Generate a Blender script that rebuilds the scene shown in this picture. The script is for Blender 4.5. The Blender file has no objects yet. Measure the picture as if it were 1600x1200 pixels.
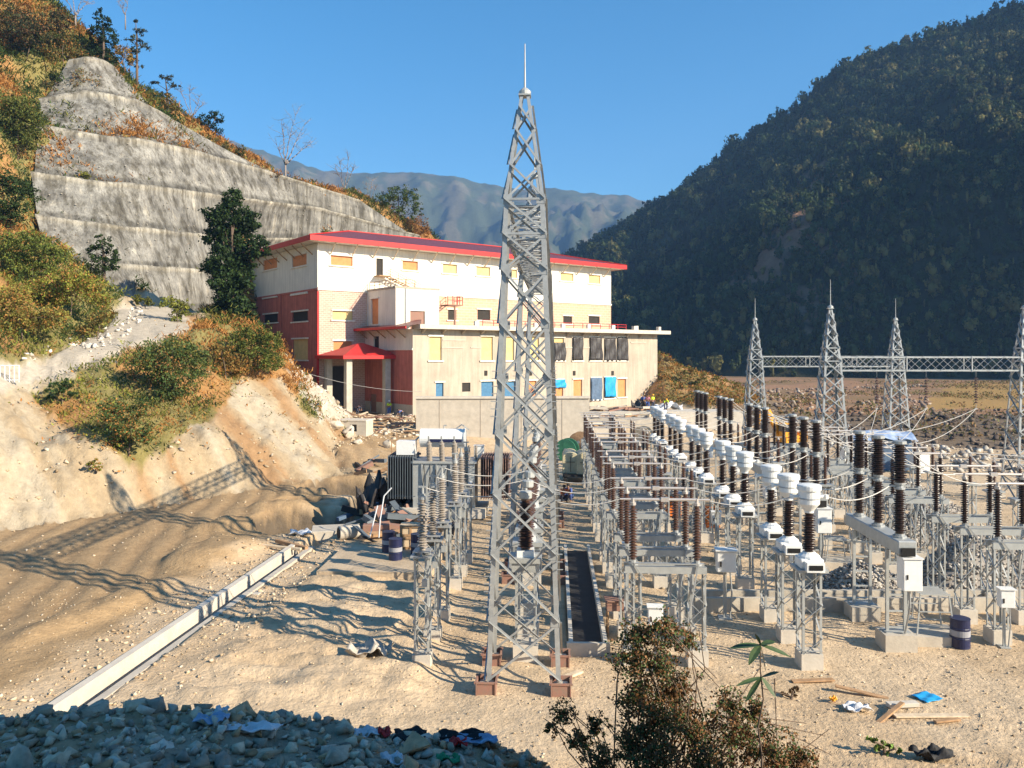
import bpy, bmesh, math, random
import numpy as np
from mathutils import Vector, Matrix
from mathutils.geometry import delaunay_2d_cdt
R = math.radians
rng = np.random.default_rng(7)
random.seed(7)
sc = bpy.context.scene
col = sc.collection

# ------------------------------------------------------------------ camera
F = 1250.0            # focal length in photograph pixels (1600 wide)
HZ = 554.0            # horizon row
CZ = 9.0              # camera height above the yard
cd = bpy.data.cameras.new('camera')
cam = bpy.data.objects.new('camera', cd); col.objects.link(cam)
cd.sensor_fit = 'HORIZONTAL'; cd.sensor_width = 36.0
cd.lens = 36.0 * F / 1600.0
cd.shift_y = -(600.0 - HZ) / 1600.0
cd.clip_start = 0.1; cd.clip_end = 9000
cam.location = (0, 0, CZ); cam.rotation_euler = (R(90), 0, 0)
sc.camera = cam
# ------------------------------------------------------------------ light
SAZ = Vector((0.869, -0.494)); SEL = R(27)
w = bpy.data.worlds.new('World'); sc.world = w; w.use_nodes = True
nt = w.node_tree
sky = nt.nodes.new('ShaderNodeTexSky'); sky.sky_type = 'NISHITA'; sky.sun_disc = False
sky.sun_elevation = SEL; sky.sun_rotation = math.atan2(SAZ.x, SAZ.y)
sky.altitude = 700; sky.air_density = 1.0; sky.dust_density = 0.3; sky.ozone_density = 2.2
bg = nt.nodes['Background']; bg.inputs['Strength'].default_value = 0.1
hs_ = nt.nodes.new('ShaderNodeHueSaturation'); hs_.inputs['Saturation'].default_value = 1.36; hs_.inputs['Value'].default_value = 1.1; hs_.inputs['Hue'].default_value = .492
nt.links.new(sky.outputs[0], hs_.inputs['Color']); nt.links.new(hs_.outputs[0], bg.inputs[0])
sd = bpy.data.lights.new('sun', 'SUN'); sd.energy = 5.0; sd.angle = R(0.5); sd.color = (1.0, 0.87, 0.67)
so = bpy.data.objects.new('sun', sd); col.objects.link(so)
sdir = Vector((SAZ.x * math.cos(SEL), SAZ.y * math.cos(SEL), math.sin(SEL)))
so.rotation_euler = sdir.to_track_quat('Z', 'Y').to_euler()
so.location = (30, -20, 60)
sc.view_settings.view_transform = 'Standard'; sc.view_settings.look = 'None'
sc.view_settings.gamma = 1.0; sc.view_settings.exposure = 0.93
sc.cycles.use_denoising = True
sc.cycles.max_bounces = 5; sc.cycles.diffuse_bounces = 3; sc.cycles.glossy_bounces = 2
sc.cycles.transparent_max_bounces = 6; sc.cycles.volume_bounces = 0

# ------------------------------------------------------------------ helpers
def P(px, py, Y): return Vector(((px - 800) / F * Y, Y, CZ - (py - HZ) / F * Y))
def G(px, py, z=0.0):
    Y = (CZ - z) * F / (py - HZ); return Vector(((px - 800) / F * Y, Y, z))

def nmat(name):
    m = bpy.data.materials.new(name); m.use_nodes = True
    return m, m.node_tree, m.node_tree.nodes['Principled BSDF']

def mat(name, c, rough=0.8, metal=0.0, var=0.18, scale=3.0, bump=0.0, bscale=None, spec=0.3, c2=None, streak=0.0, obvar=0.0):
    m, t, b = nmat(name)
    b.inputs['Roughness'].default_value = rough; b.inputs['Metallic'].default_value = metal
    b.inputs['Specular IOR Level'].default_value = spec
    tc = t.nodes.new('ShaderNodeTexCoord')
    n = t.nodes.new('ShaderNodeTexNoise'); n.inputs['Scale'].default_value = scale; n.inputs['Detail'].default_value = 8; n.inputs['Roughness'].default_value = 0.65
    t.links.new(tc.outputs['Object'], n.inputs['Vector'])
    r = t.nodes.new('ShaderNodeValToRGB'); r.color_ramp.elements[0].position = 0.3; r.color_ramp.elements[1].position = 0.7
    lo = c2 if c2 else tuple(x * (1 - var) for x in c); hi = tuple(min(1, x * (1 + var)) for x in c)
    r.color_ramp.elements[0].color = (*lo, 1); r.color_ramp.elements[1].color = (*hi, 1)
    t.links.new(n.outputs['Fac'], r.inputs['Fac'])
    out = r.outputs['Color']
    if streak:
        mp = t.nodes.new('ShaderNodeMapping'); mp.inputs['Scale'].default_value = (1.6, 1.6, 0.12)
        t.links.new(tc.outputs['Object'], mp.inputs[0])
        n2 = t.nodes.new('ShaderNodeTexNoise'); n2.inputs['Scale'].default_value = 2.2; n2.inputs['Detail'].default_value = 6
        t.links.new(mp.outputs[0], n2.inputs['Vector'])
        r2 = t.nodes.new('ShaderNodeValToRGB'); r2.color_ramp.elements[0].position = 0.42; r2.color_ramp.elements[1].position = 0.62
        r2.color_ramp.elements[0].color = (1 - streak,) * 3 + (1,); r2.color_ramp.elements[1].color = (1, 1, 1, 1)
        t.links.new(n2.outputs['Fac'], r2.inputs['Fac'])
        mx = t.nodes.new('ShaderNodeMix'); mx.data_type = 'RGBA'; mx.blend_type = 'MULTIPLY'; mx.inputs[0].default_value = 1
        t.links.new(out, mx.inputs[6]); t.links.new(r2.outputs[0], mx.inputs[7]); out = mx.outputs[2]
    t.links.new(out, b.inputs['Base Color'])
    if bump:
        n3 = t.nodes.new('ShaderNodeTexNoise'); n3.inputs['Scale'].default_value = bscale or scale * 4; n3.inputs['Detail'].default_value = 6
        t.links.new(tc.outputs['Object'], n3.inputs['Vector'])
        bp = t.nodes.new('ShaderNodeBump'); bp.inputs['Strength'].default_value = min(1, bump); bp.inputs['Distance'].default_value = 0.1 * bump
        t.links.new(n3.outputs['Fac'], bp.inputs['Height']); t.links.new(bp.outputs[0], b.inputs['Normal'])
    return m

def attr_mat(name, rough=0.9, nscale=6.0, namt=0.25, bump=0.3, bscale=20.0, trans=0.0, obrand=0.0, dist=0.05):
    """surface colour comes from the mesh attribute 'Col' (what the surface is made of, plus painted shade in the pits), broken up with noise"""
    m, t, b = nmat(name)
    b.inputs['Roughness'].default_value = rough; b.inputs['Specular IOR Level'].default_value = 0.15
    a = t.nodes.new('ShaderNodeAttribute'); a.attribute_name = 'Col'
    out = a.outputs['Color']
    tc = t.nodes.new('ShaderNodeTexCoord')
    if namt:
        n = t.nodes.new('ShaderNodeTexNoise'); n.inputs['Scale'].default_value = nscale; n.inputs['Detail'].default_value = 10; n.inputs['Roughness'].default_value = 0.7
        t.links.new(tc.outputs['Object'], n.inputs['Vector'])
        mr = t.nodes.new('ShaderNodeMapRange'); mr.inputs[1].default_value = 0.3; mr.inputs[2].default_value = 0.7
        mr.inputs[3].default_value = 1 - namt; mr.inputs[4].default_value = 1 + namt
        t.links.new(n.outputs['Fac'], mr.inputs[0])
        vm = t.nodes.new('ShaderNodeVectorMath'); vm.operation = 'SCALE'
        t.links.new(out, vm.inputs[0]); t.links.new(mr.outputs[0], vm.inputs['Scale']); out = vm.outputs[0]
    if obrand:
        oi = t.nodes.new('ShaderNodeObjectInfo')
        mr = t.nodes.new('ShaderNodeMapRange'); mr.inputs[3].default_value = 1 - obrand; mr.inputs[4].default_value = 1 + obrand
        t.links.new(oi.outputs['Random'], mr.inputs[0])
        vm = t.nodes.new('ShaderNodeVectorMath'); vm.operation = 'SCALE'
        t.links.new(out, vm.inputs[0]); t.links.new(mr.outputs[0], vm.inputs['Scale']); out = vm.outputs[0]
    t.links.new(out, b.inputs['Base Color'])
    if bump:
        n3 = t.nodes.new('ShaderNodeTexNoise'); n3.inputs['Scale'].default_value = bscale; n3.inputs['Detail'].default_value = 8; n3.inputs['Roughness'].default_value = 0.65
        t.links.new(tc.outputs['Object'], n3.inputs['Vector'])
        bp = t.nodes.new('ShaderNodeBump'); bp.inputs['Strength'].default_value = bump; bp.inputs['Distance'].default_value = dist
        t.links.new(n3.outputs['Fac'], bp.inputs['Height']); t.links.new(bp.outputs[0], b.inputs['Normal'])
    if trans:
        tr = t.nodes.new('ShaderNodeBsdfTranslucent'); t.links.new(out, tr.inputs['Color'])
        ms = t.nodes.new('ShaderNodeMixShader'); ms.inputs[0].default_value = trans
        o = t.nodes['Material Output']
        t.links.new(b.outputs[0], ms.inputs[1]); t.links.new(tr.outputs[0], ms.inputs[2]); t.links.new(ms.outputs[0], o.inputs[0])
    return m

M = {}
M['galv'] = mat('galvanised_steel', (0.36, 0.37, 0.37), rough=0.5, metal=0.35, var=0.15, scale=5, spec=0.5)
M['galv_new'] = mat('pale_galvanised_steel', (0.40, 0.41, 0.40), rough=0.5, metal=0.3, var=0.12, scale=4, spec=0.5)
M['white_paint'] = mat('white_enamel', (0.74, 0.74, 0.72), rough=0.4, var=0.06, scale=6, spec=0.5)
M['grey_porcelain'] = mat('grey_porcelain', (0.30, 0.26, 0.22), rough=0.3, var=0.12, scale=3, spec=0.5)
M['brown_porcelain'] = mat('brown_porcelain', (0.08, 0.042, 0.03), rough=0.3, var=0.2, scale=3, spec=0.5)
M['dark_porcelain'] = mat('dark_porcelain', (0.032, 0.018, 0.014), rough=0.28, var=0.25, scale=3, spec=0.6)
M['aluminium'] = mat('aluminium_tube', (0.55, 0.50, 0.46), rough=0.4, metal=0.4, var=0.1, scale=8)
M['dark_glass'] = mat('dark_gauge_glass', (0.02, 0.02, 0.02), rough=0.15, var=0.1, spec=0.6)
M['black'] = mat('black_rubber', (0.02, 0.02, 0.022), rough=0.7, var=0.3)
M['concrete'] = mat('cast_concrete', (0.47, 0.42, 0.35), rough=0.9, var=0.16, scale=1.5, bump=0.3, bscale=12)
M['pale_concrete'] = mat('pale_concrete', (0.54, 0.49, 0.42), rough=0.9, var=0.12, scale=2.5, bump=0.25, bscale=14)
M['redoxide'] = mat('red_oxide_steel', (0.25, 0.115, 0.085), rough=0.8, var=0.3, scale=6, c2=(0.24, 0.17, 0.13))
M['wire'] = mat('aluminium_conductor', (0.5, 0.48, 0.45), rough=0.5, metal=0.2, var=0.05)
M['wood'] = mat('rough_timber', (0.36, 0.22, 0.12), rough=0.85, var=0.3, scale=5)
M['pale_wood'] = mat('pale_timber', (0.58, 0.46, 0.32), rough=0.85, var=0.25, scale=5)
M['blue_paint'] = mat('dark_blue_paint', (0.012, 0.016, 0.06), rough=0.4, var=0.25, spec=0.5)
M['blue_tarp'] = mat('bright_blue_tarpaulin', (0.02, 0.30, 0.62), rough=0.6, var=0.2, scale=4)
M['navy_tarp'] = mat('slate_blue_tarpaulin', (0.09, 0.14, 0.22), rough=0.6, var=0.25, scale=4)
M['black_tarp'] = mat('grey_black_plastic', (0.05, 0.045, 0.045), rough=0.45, var=0.4, scale=3)
M['yellow'] = mat('machine_yellow', (0.75, 0.33, 0.01), rough=0.45, var=0.1, spec=0.5)
M['bark'] = mat('bark', (0.14, 0.10, 0.075), rough=0.9, var=0.3, scale=6)
M['pale_bark'] = mat('pale_bark', (0.26, 0.21, 0.18), rough=0.9, var=0.25, scale=6)
M['leaf'] = attr_mat('foliage', rough=0.65, namt=0, bump=0, trans=0.25, obrand=0.12)
M['rock'] = attr_mat('broken_stone', rough=0.9, nscale=5, namt=0.3, bump=0.5, bscale=14, dist=0.04)
M['soil'] = attr_mat('soil', rough=0.95, nscale=2.2, namt=0.22, bump=0.8, bscale=7, dist=0.1)

class MB:
    def __init__(s): s.v = []; s.f = []; s.m = []; s.mi = 0
    def add(s, vs, fs):
        o = len(s.v); s.v += [tuple(a) for a in vs]; s.f += [tuple(i + o for i in f) for f in fs]; s.m += [s.mi] * len(fs)
    def box(s, c, sz, rz=0.0, mtx=None):
        x, y, z = sz[0] / 2, sz[1] / 2, sz[2] / 2
        pts = [Vector((a, b, d)) for d in (-z, z) for b in (-y, y) for a in (-x, x)]
        if mtx is not None: pts = [mtx @ p for p in pts]
        elif rz: pts = [Matrix.Rotation(rz, 3, 'Z') @ p for p in pts]
        c = Vector(c); s.add([p + c for p in pts], [(0, 2, 3, 1), (4, 5, 7, 6), (0, 1, 5, 4), (2, 6, 7, 3), (0, 4, 6, 2), (1, 3, 7, 5)]); return s
    def bar(s, p, q, a, b=None, up=None):
        p, q = Vector(p), Vector(q); d = (q - p)
        if d.length < 1e-6: return s
        d.normalize(); up = Vector(up) if up else (Vector((0, 0, 1)) if abs(d.z) < 0.95 else Vector((1, 0, 0)))
        e = d.cross(up).normalized(); g = e.cross(d); b = b or a
        pts = [o + e * i * a / 2 + g * j * b / 2 for o in (p, q) for i, j in ((-1, -1), (1, -1), (1, 1), (-1, 1))]
        s.add(pts, [(0, 1, 2, 3), (7, 6, 5, 4), (0, 4, 5, 1), (1, 5, 6, 2), (2, 6, 7, 3), (3, 7, 4, 0)]); return s
    def angle(s, p, q, w, t, e, g):
        """steel angle from p to q; flanges along e and g"""
        p, q, e, g = Vector(p), Vector(q), Vector(e), Vector(g)
        pr = [(0, 0), (w, 0), (w, t), (t, t), (t, w), (0, w)]
        pts = [o + e * a + g * b for o in (p, q) for a, b in pr]
        s.add(pts, [(i, (i + 1) % 6, (i + 1) % 6 + 6, i + 6) for i in range(6)] + [(0, 3, 2, 1), (0, 5, 4, 3), (6, 7, 8, 9), (6, 9, 10, 11)]); return s
    def tube(s, p, q, r, n=8, r2=None, cap=True):
        p, q = Vector(p), Vector(q); d = (q - p)
        if d.length < 1e-6: return s
        d.normalize(); up = Vector((0, 0, 1)) if abs(d.z) < 0.95 else Vector((1, 0, 0))
        e = d.cross(up).normalized(); g = e.cross(d); r2 = r if r2 is None else r2
        pts = [o + (e * math.cos(2 * math.pi * i / n) + g * math.sin(2 * math.pi * i / n)) * rr for o, rr in ((p, r), (q, r2)) for i in range(n)]
        fs = [(i, (i + 1) % n, (i + 1) % n + n, i + n) for i in range(n)]
        if cap: fs += [tuple(range(n - 1, -1, -1)), tuple(range(n, 2 * n))]
        s.add(pts, fs); return s
    def path(s, pts, r, n=6):
        for a, b in zip(pts[:-1], pts[1:]): s.tube(a, b, r, n, cap=True)
        return s
    def lathe(s, prof, c=(0, 0, 0), n=12):
        c = Vector(c); vs = []; fs = []
        for r, z in prof:
            for i in range(n): a = 2 * math.pi * i / n; vs.append((c.x + r * math.cos(a), c.y + r * math.sin(a), c.z + z))
        k = len(prof)
        for j in range(k - 1):
            for i in range(n): fs.append((j * n + i, j * n + (i + 1) % n, (j + 1) * n + (i + 1) % n, (j + 1) * n + i))
        fs.append(tuple(range(n - 1, -1, -1))); fs.append(tuple((k - 1) * n + i for i in range(n)))
        s.add(vs, fs); return s
    def build(s, name, mats, parent=None, smooth=False, loc=None):
        me = bpy.data.meshes.new(name); me.from_pydata(s.v, [], s.f)
        mats = mats if isinstance(mats, (list, tuple)) else [mats]
        for x in mats: me.materials.append(x)
        if len(mats) > 1: me.polygons.foreach_set('material_index', s.m)
        if smooth: me.polygons.foreach_set('use_smooth', [True] * len(me.polygons))
        me.update(); o = bpy.data.objects.new(name, me); col.objects.link(o)
        if loc is not None: o.location = loc
        if parent: o.parent = parent
        return o

def tag(o, label=None, cat=None, group=None, kind=None):
    if label: o['label'] = label
    if cat: o['category'] = cat
    if group: o['group'] = group
    if kind: o['kind'] = kind
    return o
def empty(name, loc=(0, 0, 0), rz=0.0, label=None, cat=None, group=None):
    o = bpy.data.objects.new(name, None); col.objects.link(o); o.location = loc; o.rotation_euler = (0, 0, rz); o.empty_display_size = 0.3
    return tag(o, label, cat, group)
def copy_tree(o, parent=None):
    c = o.copy(); col.objects.link(c)
    if parent: c.parent = parent
    for ch in [x for x in bpy.data.objects if x.parent == o]: copy_tree(ch, c)
    return c
KIDS = {}
def fast_copy(o, parent=None):
    if o.name not in KIDS: KIDS[o.name] = list(o.children)
    c = o.copy(); col.objects.link(c)
    if parent: c.parent = parent
    for ch in KIDS[o.name]: fast_copy(ch, c)
    return c
ORD = ['nearest', 'second nearest', 'third nearest', 'fourth nearest', 'fifth nearest', 'sixth nearest', 'seventh nearest', 'eighth nearest', 'ninth nearest', 'tenth nearest', 'eleventh nearest', 'twelfth nearest', 'thirteenth nearest', 'fourteenth nearest', 'farthest']

def np_mesh(name, v, f, mats, colr=None, parent=None, smooth=False):
    me = bpy.data.meshes.new(name)
    v = np.asarray(v, np.float32); f = np.asarray(f, np.int32)
    me.vertices.add(len(v)); me.vertices.foreach_set('co', v.ravel())
    k = f.shape[1]; me.loops.add(f.size); me.loops.foreach_set('vertex_index', f.ravel())
    me.polygons.add(len(f)); me.polygons.foreach_set('loop_start', np.arange(0, f.size, k, dtype=np.int32))
    try: me.polygons.foreach_set('loop_total', np.full(len(f), k, dtype=np.int32))
    except Exception: pass
    if smooth: me.polygons.foreach_set('use_smooth', np.ones(len(f), bool))
    if colr is not None:
        ca = me.color_attributes.new('Col', 'FLOAT_COLOR', 'POINT')
        c4 = np.ones((len(v), 4), np.float32); c4[:, :3] = colr; ca.data.foreach_set('color', c4.ravel())
    me.update(calc_edges=True); me.validate()
    me.materials.append(mats)
    o = bpy.data.objects.new(name, me); col.objects.link(o)
    if parent: o.parent = parent
    return o

def smooth01(t): t = np.clip(t, 0, 1); return t * t * (3 - 2 * t)
# value noise ------------------------------------------------------
def _h(i, j, s):
    n = (i.astype(np.int64) * 374761393 + j.astype(np.int64) * 668265263 + s * 1442695041) & 0xffffffff
    n = ((n ^ (n >> 13)) * 1274126177) & 0xffffffff
    return ((n ^ (n >> 16)) & 0xffff) / 65535.0
def vn(x, y, s=0):
    i = np.floor(x); j = np.floor(y); a = x - i; b = y - j; a = a * a * (3 - 2 * a); b = b * b * (3 - 2 * b)
    return (_h(i, j, s) * (1 - a) + _h(i + 1, j, s) * a) * (1 - b) + (_h(i, j + 1, s) * (1 - a) + _h(i + 1, j + 1, s) * a) * b
def fbm(x, y, s=0, o=5, g=0.5):
    r = 0; a = 1; t = 0
    for k in range(o): r = r + a * vn(x * 2 ** k, y * 2 ** k, s + k * 17); t += a; a *= g
    return r / t * 2 - 1
def inpoly(x, y, poly):
    r = np.zeros(np.shape(x), bool); n = len(poly)
    for i in range(n):
        x1, y1 = poly[i]; x2, y2 = poly[(i + 1) % n]
        c = ((y1 > y) != (y2 > y)) & (x < (x2 - x1) * (y - y1) / ((y2 - y1) if y2 != y1 else 1e-9) + x1); r ^= c
    return r

# ------------------------------------------------------------------ terrain
def pts3(lst): return [tuple(P(a, b, c)) for a, b, c in lst]
SHOT = [  # bench lines of the sprayed-concrete slope: photograph column, row, distance
    [(60, 500, 79), (190, 488, 84), (330, 490, 99), (420, 490, 120), (560, 470, 134), (690, 440, 148)],
    [(70, 405, 82), (172, 412, 86), (308, 420, 98), (420, 428, 121), (560, 415, 136), (690, 400, 150)],
    [(56, 335, 86.5), (165, 350, 89.5), (275, 362, 98), (390, 372, 116), (530, 372, 133), (675, 384, 149.6)],
    [(50, 270, 90), (150, 283, 93), (233, 290, 98), (360, 307, 111), (500, 325, 130), (655, 368, 149)],
    [(60, 196, 97), (167, 213, 100), (225, 218, 103), (313, 238, 111), (400, 262, 121), (560, 312, 139)],
    [(62, 155, 104), (133, 143, 106), (180, 150, 108), (213, 156, 110), (253, 176, 113), (310, 236, 119)],
    [(110, 96, 110), (134, 92, 110), (147, 92, 111), (160, 95, 112), (177, 103, 114), (217, 149, 119)],
]
CP = []
def add(*a): CP.extend(a)
# yard and road
add((-8, 14.6, 0), (-4, 14.8, 0), (0, 14.8, 0), (4, 14.8, 0), (10, 14.8, 0))
add((-12, 13.5, 0), (20, 14, 0), (60, 15, 0), (120, 20, 0), (-9, 40, 0), (0, 40, 0), (40, 40, 0), (0, 25, 0), (20, 25, 0), (70, 45, 0), (60, 72, 0), (20, 72, 0), (-2, 74, 0), (-6, 60, .1), (120, 60, 0))
add((-15, 22, .25), (-13, 30, .2), (-11.5, 38, .1), (-10, 46, .15), (-8, 56, .2), (-19, 24, .2), (-20, 34, .1), (-26, 27, .3), (-18, 40, 0.1), (-14, 48, .1), (-11, 60, .3))
add((-36, 26, .6), (-30.5, 34, .35), (-25.8, 40, .2), (-20.4, 47.7, .2), (-16.4, 53, .3), (-13.2, 61, .5), (-9.8, 70, .9), (-8.8, 78, 1.3), (-60, 20, 1), (-50, 10, 1))
# top of the cut bank / outer edge of the upper path
add((-46, 34, 5.5), (-38, 42, 6.2), (-31.5, 48, 6.7), *pts3([(60, 592, 54), (130, 568, 57), (200, 545, 61), (290, 516, 67), (390, 512, 74), (440, 545, 80), (455, 585, 86)]))
add(*pts3([(60, 705, 46), (60, 640, 51), (-60, 700, 42.5), (200, 700, 48.5), (200, 620, 54), (330, 690, 53), (330, 615, 59.5), (430, 692, 58), (430, 622, 64.5), (520, 692, 66)]))
add(*pts3([(500, 640, 86), (545, 648, 88)]))
# upper path, inner edge
add((-50, 38, 6.5), (-42, 46, 7.3), *pts3([(0, 577, 53), (60, 560, 57), (130, 530, 63), (185, 482, 74), (240, 478, 79), (330, 500, 77), (380, 497, 80), (300, 480, 86)]))
add((-31, 90, 9.5), (-32, 98, 8.5), (-37, 106, 9))
# hill left of the shotcrete
add(*pts3([(182, 455, 77), (0, 470, 62), (80, 440, 71), (-200, 520, 50), (-200, 350, 64), (0, 330, 76), (90, 380, 80), (0, 200, 90), (-200, 120, 84), (50, 200, 96), (0, 90, 104), (60, 110, 107), (0, 10, 114), (90, 60, 113), (130, 85, 113), (-200, -100, 110), (-700, 300, 60), (-700, 0, 90), (-900, 500, 38), (60, -30, 122)]))
for r in SHOT[1:]: add(*[tuple(P(a, b + 3, c + 2.2)) for a, b, c in r])
add(*[tuple(P(a, b + 10, c + 1.2)) for a, b, c in SHOT[0]])
add(*pts3([(150, 78, 116), (230, 132, 122), (322, 216, 123), (400, 246, 126), (448, 278, 132), (565, 302, 144), (662, 352, 154), (720, 420, 165)]))
add(*[(P(a, b, c).x - 12, P(a, b, c).y + 30, P(a, b, c).z - 16) for a, b, c in [(160, 86, 118), (225, 138, 125), (318, 226, 128), (445, 288, 139), (565, 308, 148), (660, 360, 157)]])
add((-90, 200, 20), (-40, 200, 2), (-300, 200, 60), (-300, 100, 90), (-200, 350, 20))
# around the power house
add((-26, 88, 8), (-24, 88, 7), (-19.5, 88, 2.2), (-10, 84, 2), (-14, 80, 1.6), (-3, 84, 2), (8, 84, 1.8), (20, 92, 1.8), (24, 104, 2), (-20, 100, 2), (0, 110, 2), (10, 125, 2), (20, 135, 2), (-12, 128, 2), (-30, 112, 3))
add((8, 78.5, .2), (22, 80, .2), (30, 90, .4))
add(*pts3([(1030, 548, 122), (1060, 572, 119), (1100, 600, 114), (1150, 618, 112), (1045, 640, 106), (1120, 645, 100)]), (30, 135, 6), (45, 130, 1))
# river bank and terrace to the right
add((36, 84, -.4), (44, 92, -2.6), (60, 96, -3.2), (90, 92, -3), (130, 90, -3), (45, 108, -1.2), (66, 110, -1.2), (100, 112, -1.2), (150, 110, -1.5), (46, 124, 0), (70, 124, 0), (120, 126, 0), (170, 128, 0), (40, 200, 0), (100, 200, 0), (200, 200, 0), (40, 330, 0.5), (200, 330, .5), (300, 330, 1), (330, 200, 0), (0, 200, 0), (0, 340, 0), (-200, 345, 0), (500, 345, 1), (500, 100, 0), (500, 20, 0), (-400, 120, 100), (-400, 345, 20))
# foreground bank: crest and foot
CREST = [(-500, 1090), (-200, 1100), (0, 1112), (80, 1104), (200, 1096), (240, 1092), (330, 1100), (400, 1106), (480, 1116), (560, 1122), (640, 1128), (740, 1142), (800, 1165), (870, 1185), (960, 1222), (1100, 1270), (1400, 1330), (1900, 1400)]
for a, b in CREST:
    c = P(a, b + 12, 7.0); add(tuple(c)); add((c.x * 1.25, 9.0, c.z - 1.7)); add((c.x * 1.4, 11.2, max(0.0, c.z - 4.3)))
    add((c.x * .5, 2.2, 6.9 + (c.z - 6) * .5)); add((c.x * .75, 4.8, c.z * .8 + 1.25))
CP = np.array(CP)
_, first = np.unique(np.round(CP[:, :2], 2), axis=0, return_index=True); CP = CP[np.sort(first)]
cdt = delaunay_2d_cdt([Vector((a, b)) for a, b, _ in CP], [], [], 0, 1e-5)
cv = np.array([list(v) for v in cdt[0]]); cz = np.array([CP[o[0], 2] if o else 0 for o in cdt[3]]); ct = [f for f in cdt[2]]

NU, NV = 620, 560
us = np.linspace(-1.25, 1.25, NU); vs_ = np.exp(np.linspace(math.log(2.4), math.log(340), NV))
UU, VV = np.meshgrid(us, vs_); XX = UU * VV; YY = VV.copy()
ZZ = np.full(XX.shape, np.nan)
for tri in ct:
    a, b, c = cv[tri[0]], cv[tri[1]], cv[tri[2]]
    y0, y1 = min(a[1], b[1], c[1]), max(a[1], b[1], c[1])
    i0, i1 = np.searchsorted(vs_, y0), np.searchsorted(vs_, y1) + 1
    sl = slice(max(0, i0 - 1), i1)
    X, Y = XX[sl], YY[sl]
    d = (b[1] - c[1]) * (a[0] - c[0]) + (c[0] - b[0]) * (a[1] - c[1])
    if abs(d) < 1e-9: continue
    l1 = ((b[1] - c[1]) * (X - c[0]) + (c[0] - b[0]) * (Y - c[1])) / d
    l2 = ((c[1] - a[1]) * (X - c[0]) + (a[0] - c[0]) * (Y - c[1])) / d
    l3 = 1 - l1 - l2; m = (l1 >= -1e-6) & (l2 >= -1e-6) & (l3 >= -1e-6)
    z = l1 * cz[tri[0]] + l2 * cz[tri[1]] + l3 * cz[tri[2]]
    ZZ[sl] = np.where(m, z, ZZ[sl])
ZZ = np.where(np.isnan(ZZ), 0, ZZ)
for _ in range(1):
    Zp = np.pad(ZZ, 1, mode='edge')
    ZZ = (Zp[:-2, 1:-1] + Zp[2:, 1:-1] + Zp[1:-1, :-2] + Zp[1:-1, 2:] + 2 * ZZ) / 6
gy, gx = np.gradient(ZZ); dxx = np.gradient(XX, axis=1); dyy = np.gradient(YY, axis=0)
slope0 = np.sqrt((gx / dxx) ** 2 + ((gy - gx / dxx * np.gradient(XX, axis=0)) / dyy) ** 2)
bankm0 = smooth01((slope0 - .22) / .15) * (YY > 30) * (XX < 2) * (ZZ < 16)
# ditches and pits in the yard
def drain_x(Y): return -11.0 + (Y - 20.6) * (1.7 / 20.2)
pit = lambda cx, cy, rx, ry, ang, dep: dep * smooth01(1.6 - 1.25 * np.sqrt((((XX - cx) * math.cos(ang) + (YY - cy) * math.sin(ang)) / rx) ** 2 + ((-(XX - cx) * math.sin(ang) + (YY - cy) * math.cos(ang)) / ry) ** 2))
def pit2(cx, cy, rx, ry, ang, dep):
    q = np.sqrt((((XX - cx) * math.cos(ang) + (YY - cy) * math.sin(ang)) / rx) ** 2 + ((-(XX - cx) * math.sin(ang) + (YY - cy) * math.cos(ang)) / ry) ** 2) + fbm(XX / 1.5, YY / 1.5, 77) * .22
    return dep * smooth01((1 - q) * 2.6)
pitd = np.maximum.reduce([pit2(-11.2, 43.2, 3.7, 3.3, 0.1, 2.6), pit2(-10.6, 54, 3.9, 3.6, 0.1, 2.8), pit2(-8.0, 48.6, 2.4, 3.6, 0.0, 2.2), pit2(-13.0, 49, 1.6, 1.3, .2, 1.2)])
ZZ -= pitd
ZZ += pit(-13.4, 42.0, 3.2, 1.1, 0.5, 0.55) + pit(-13.5, 46.5, 2.0, 0.8, 0.2, 0.45) + pit(-11.5, 51.5, 3.2, .6, 0.1, 0.45) + pit(-13.2, 35.5, 1.8, 2.6, -0.3, 0.55)
ZZ += pit(-14.3, 27.5, .9, 4.5, -0.28, 0.28)
hi = smooth01((ZZ - 1.2) / 2.5) * (YY > 30)
ygrd = smooth01((YY - 12) / 3) * (1 - hi)
PX0 = XX / YY * F + 800; PY0 = HZ + (CZ - ZZ) / YY * F
PATHP = [(-300, 640), (0, 607), (100, 577), (205, 540), (300, 512), (285, 480), (230, 474), (187, 478), (165, 515), (60, 562), (-300, 600)]
hi0 = hi; hi = hi * np.where(inpoly(PX0, PY0, PATHP) & (YY > 40), .12, 1)
ZZ += hi * (fbm(XX / 5, YY / 5, 3) * 0.9 + fbm(XX / 1.3, YY / 1.3, 9) * 0.4 )
ZZ -= np.maximum(bankm0, hi) * (1 - np.abs(fbm((XX * .55 + YY * .83) / 1.6, (XX * .83 - YY * .55) / 7, 13, 5, .6)) * 2.2).clip(0, 1) ** 2 * .55 - bankm0 * fbm(XX / .8, YY / .8, 14, 4) * .18
ZZ += ygrd * (fbm(XX / 3.0, YY / 3.0, 21, 4) * 0.07 + fbm(XX / .7, YY / .7, 22, 4) * 0.045) * (1 - .65 * smooth01((drain_x(YY) - 2 - XX) / 2))
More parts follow.
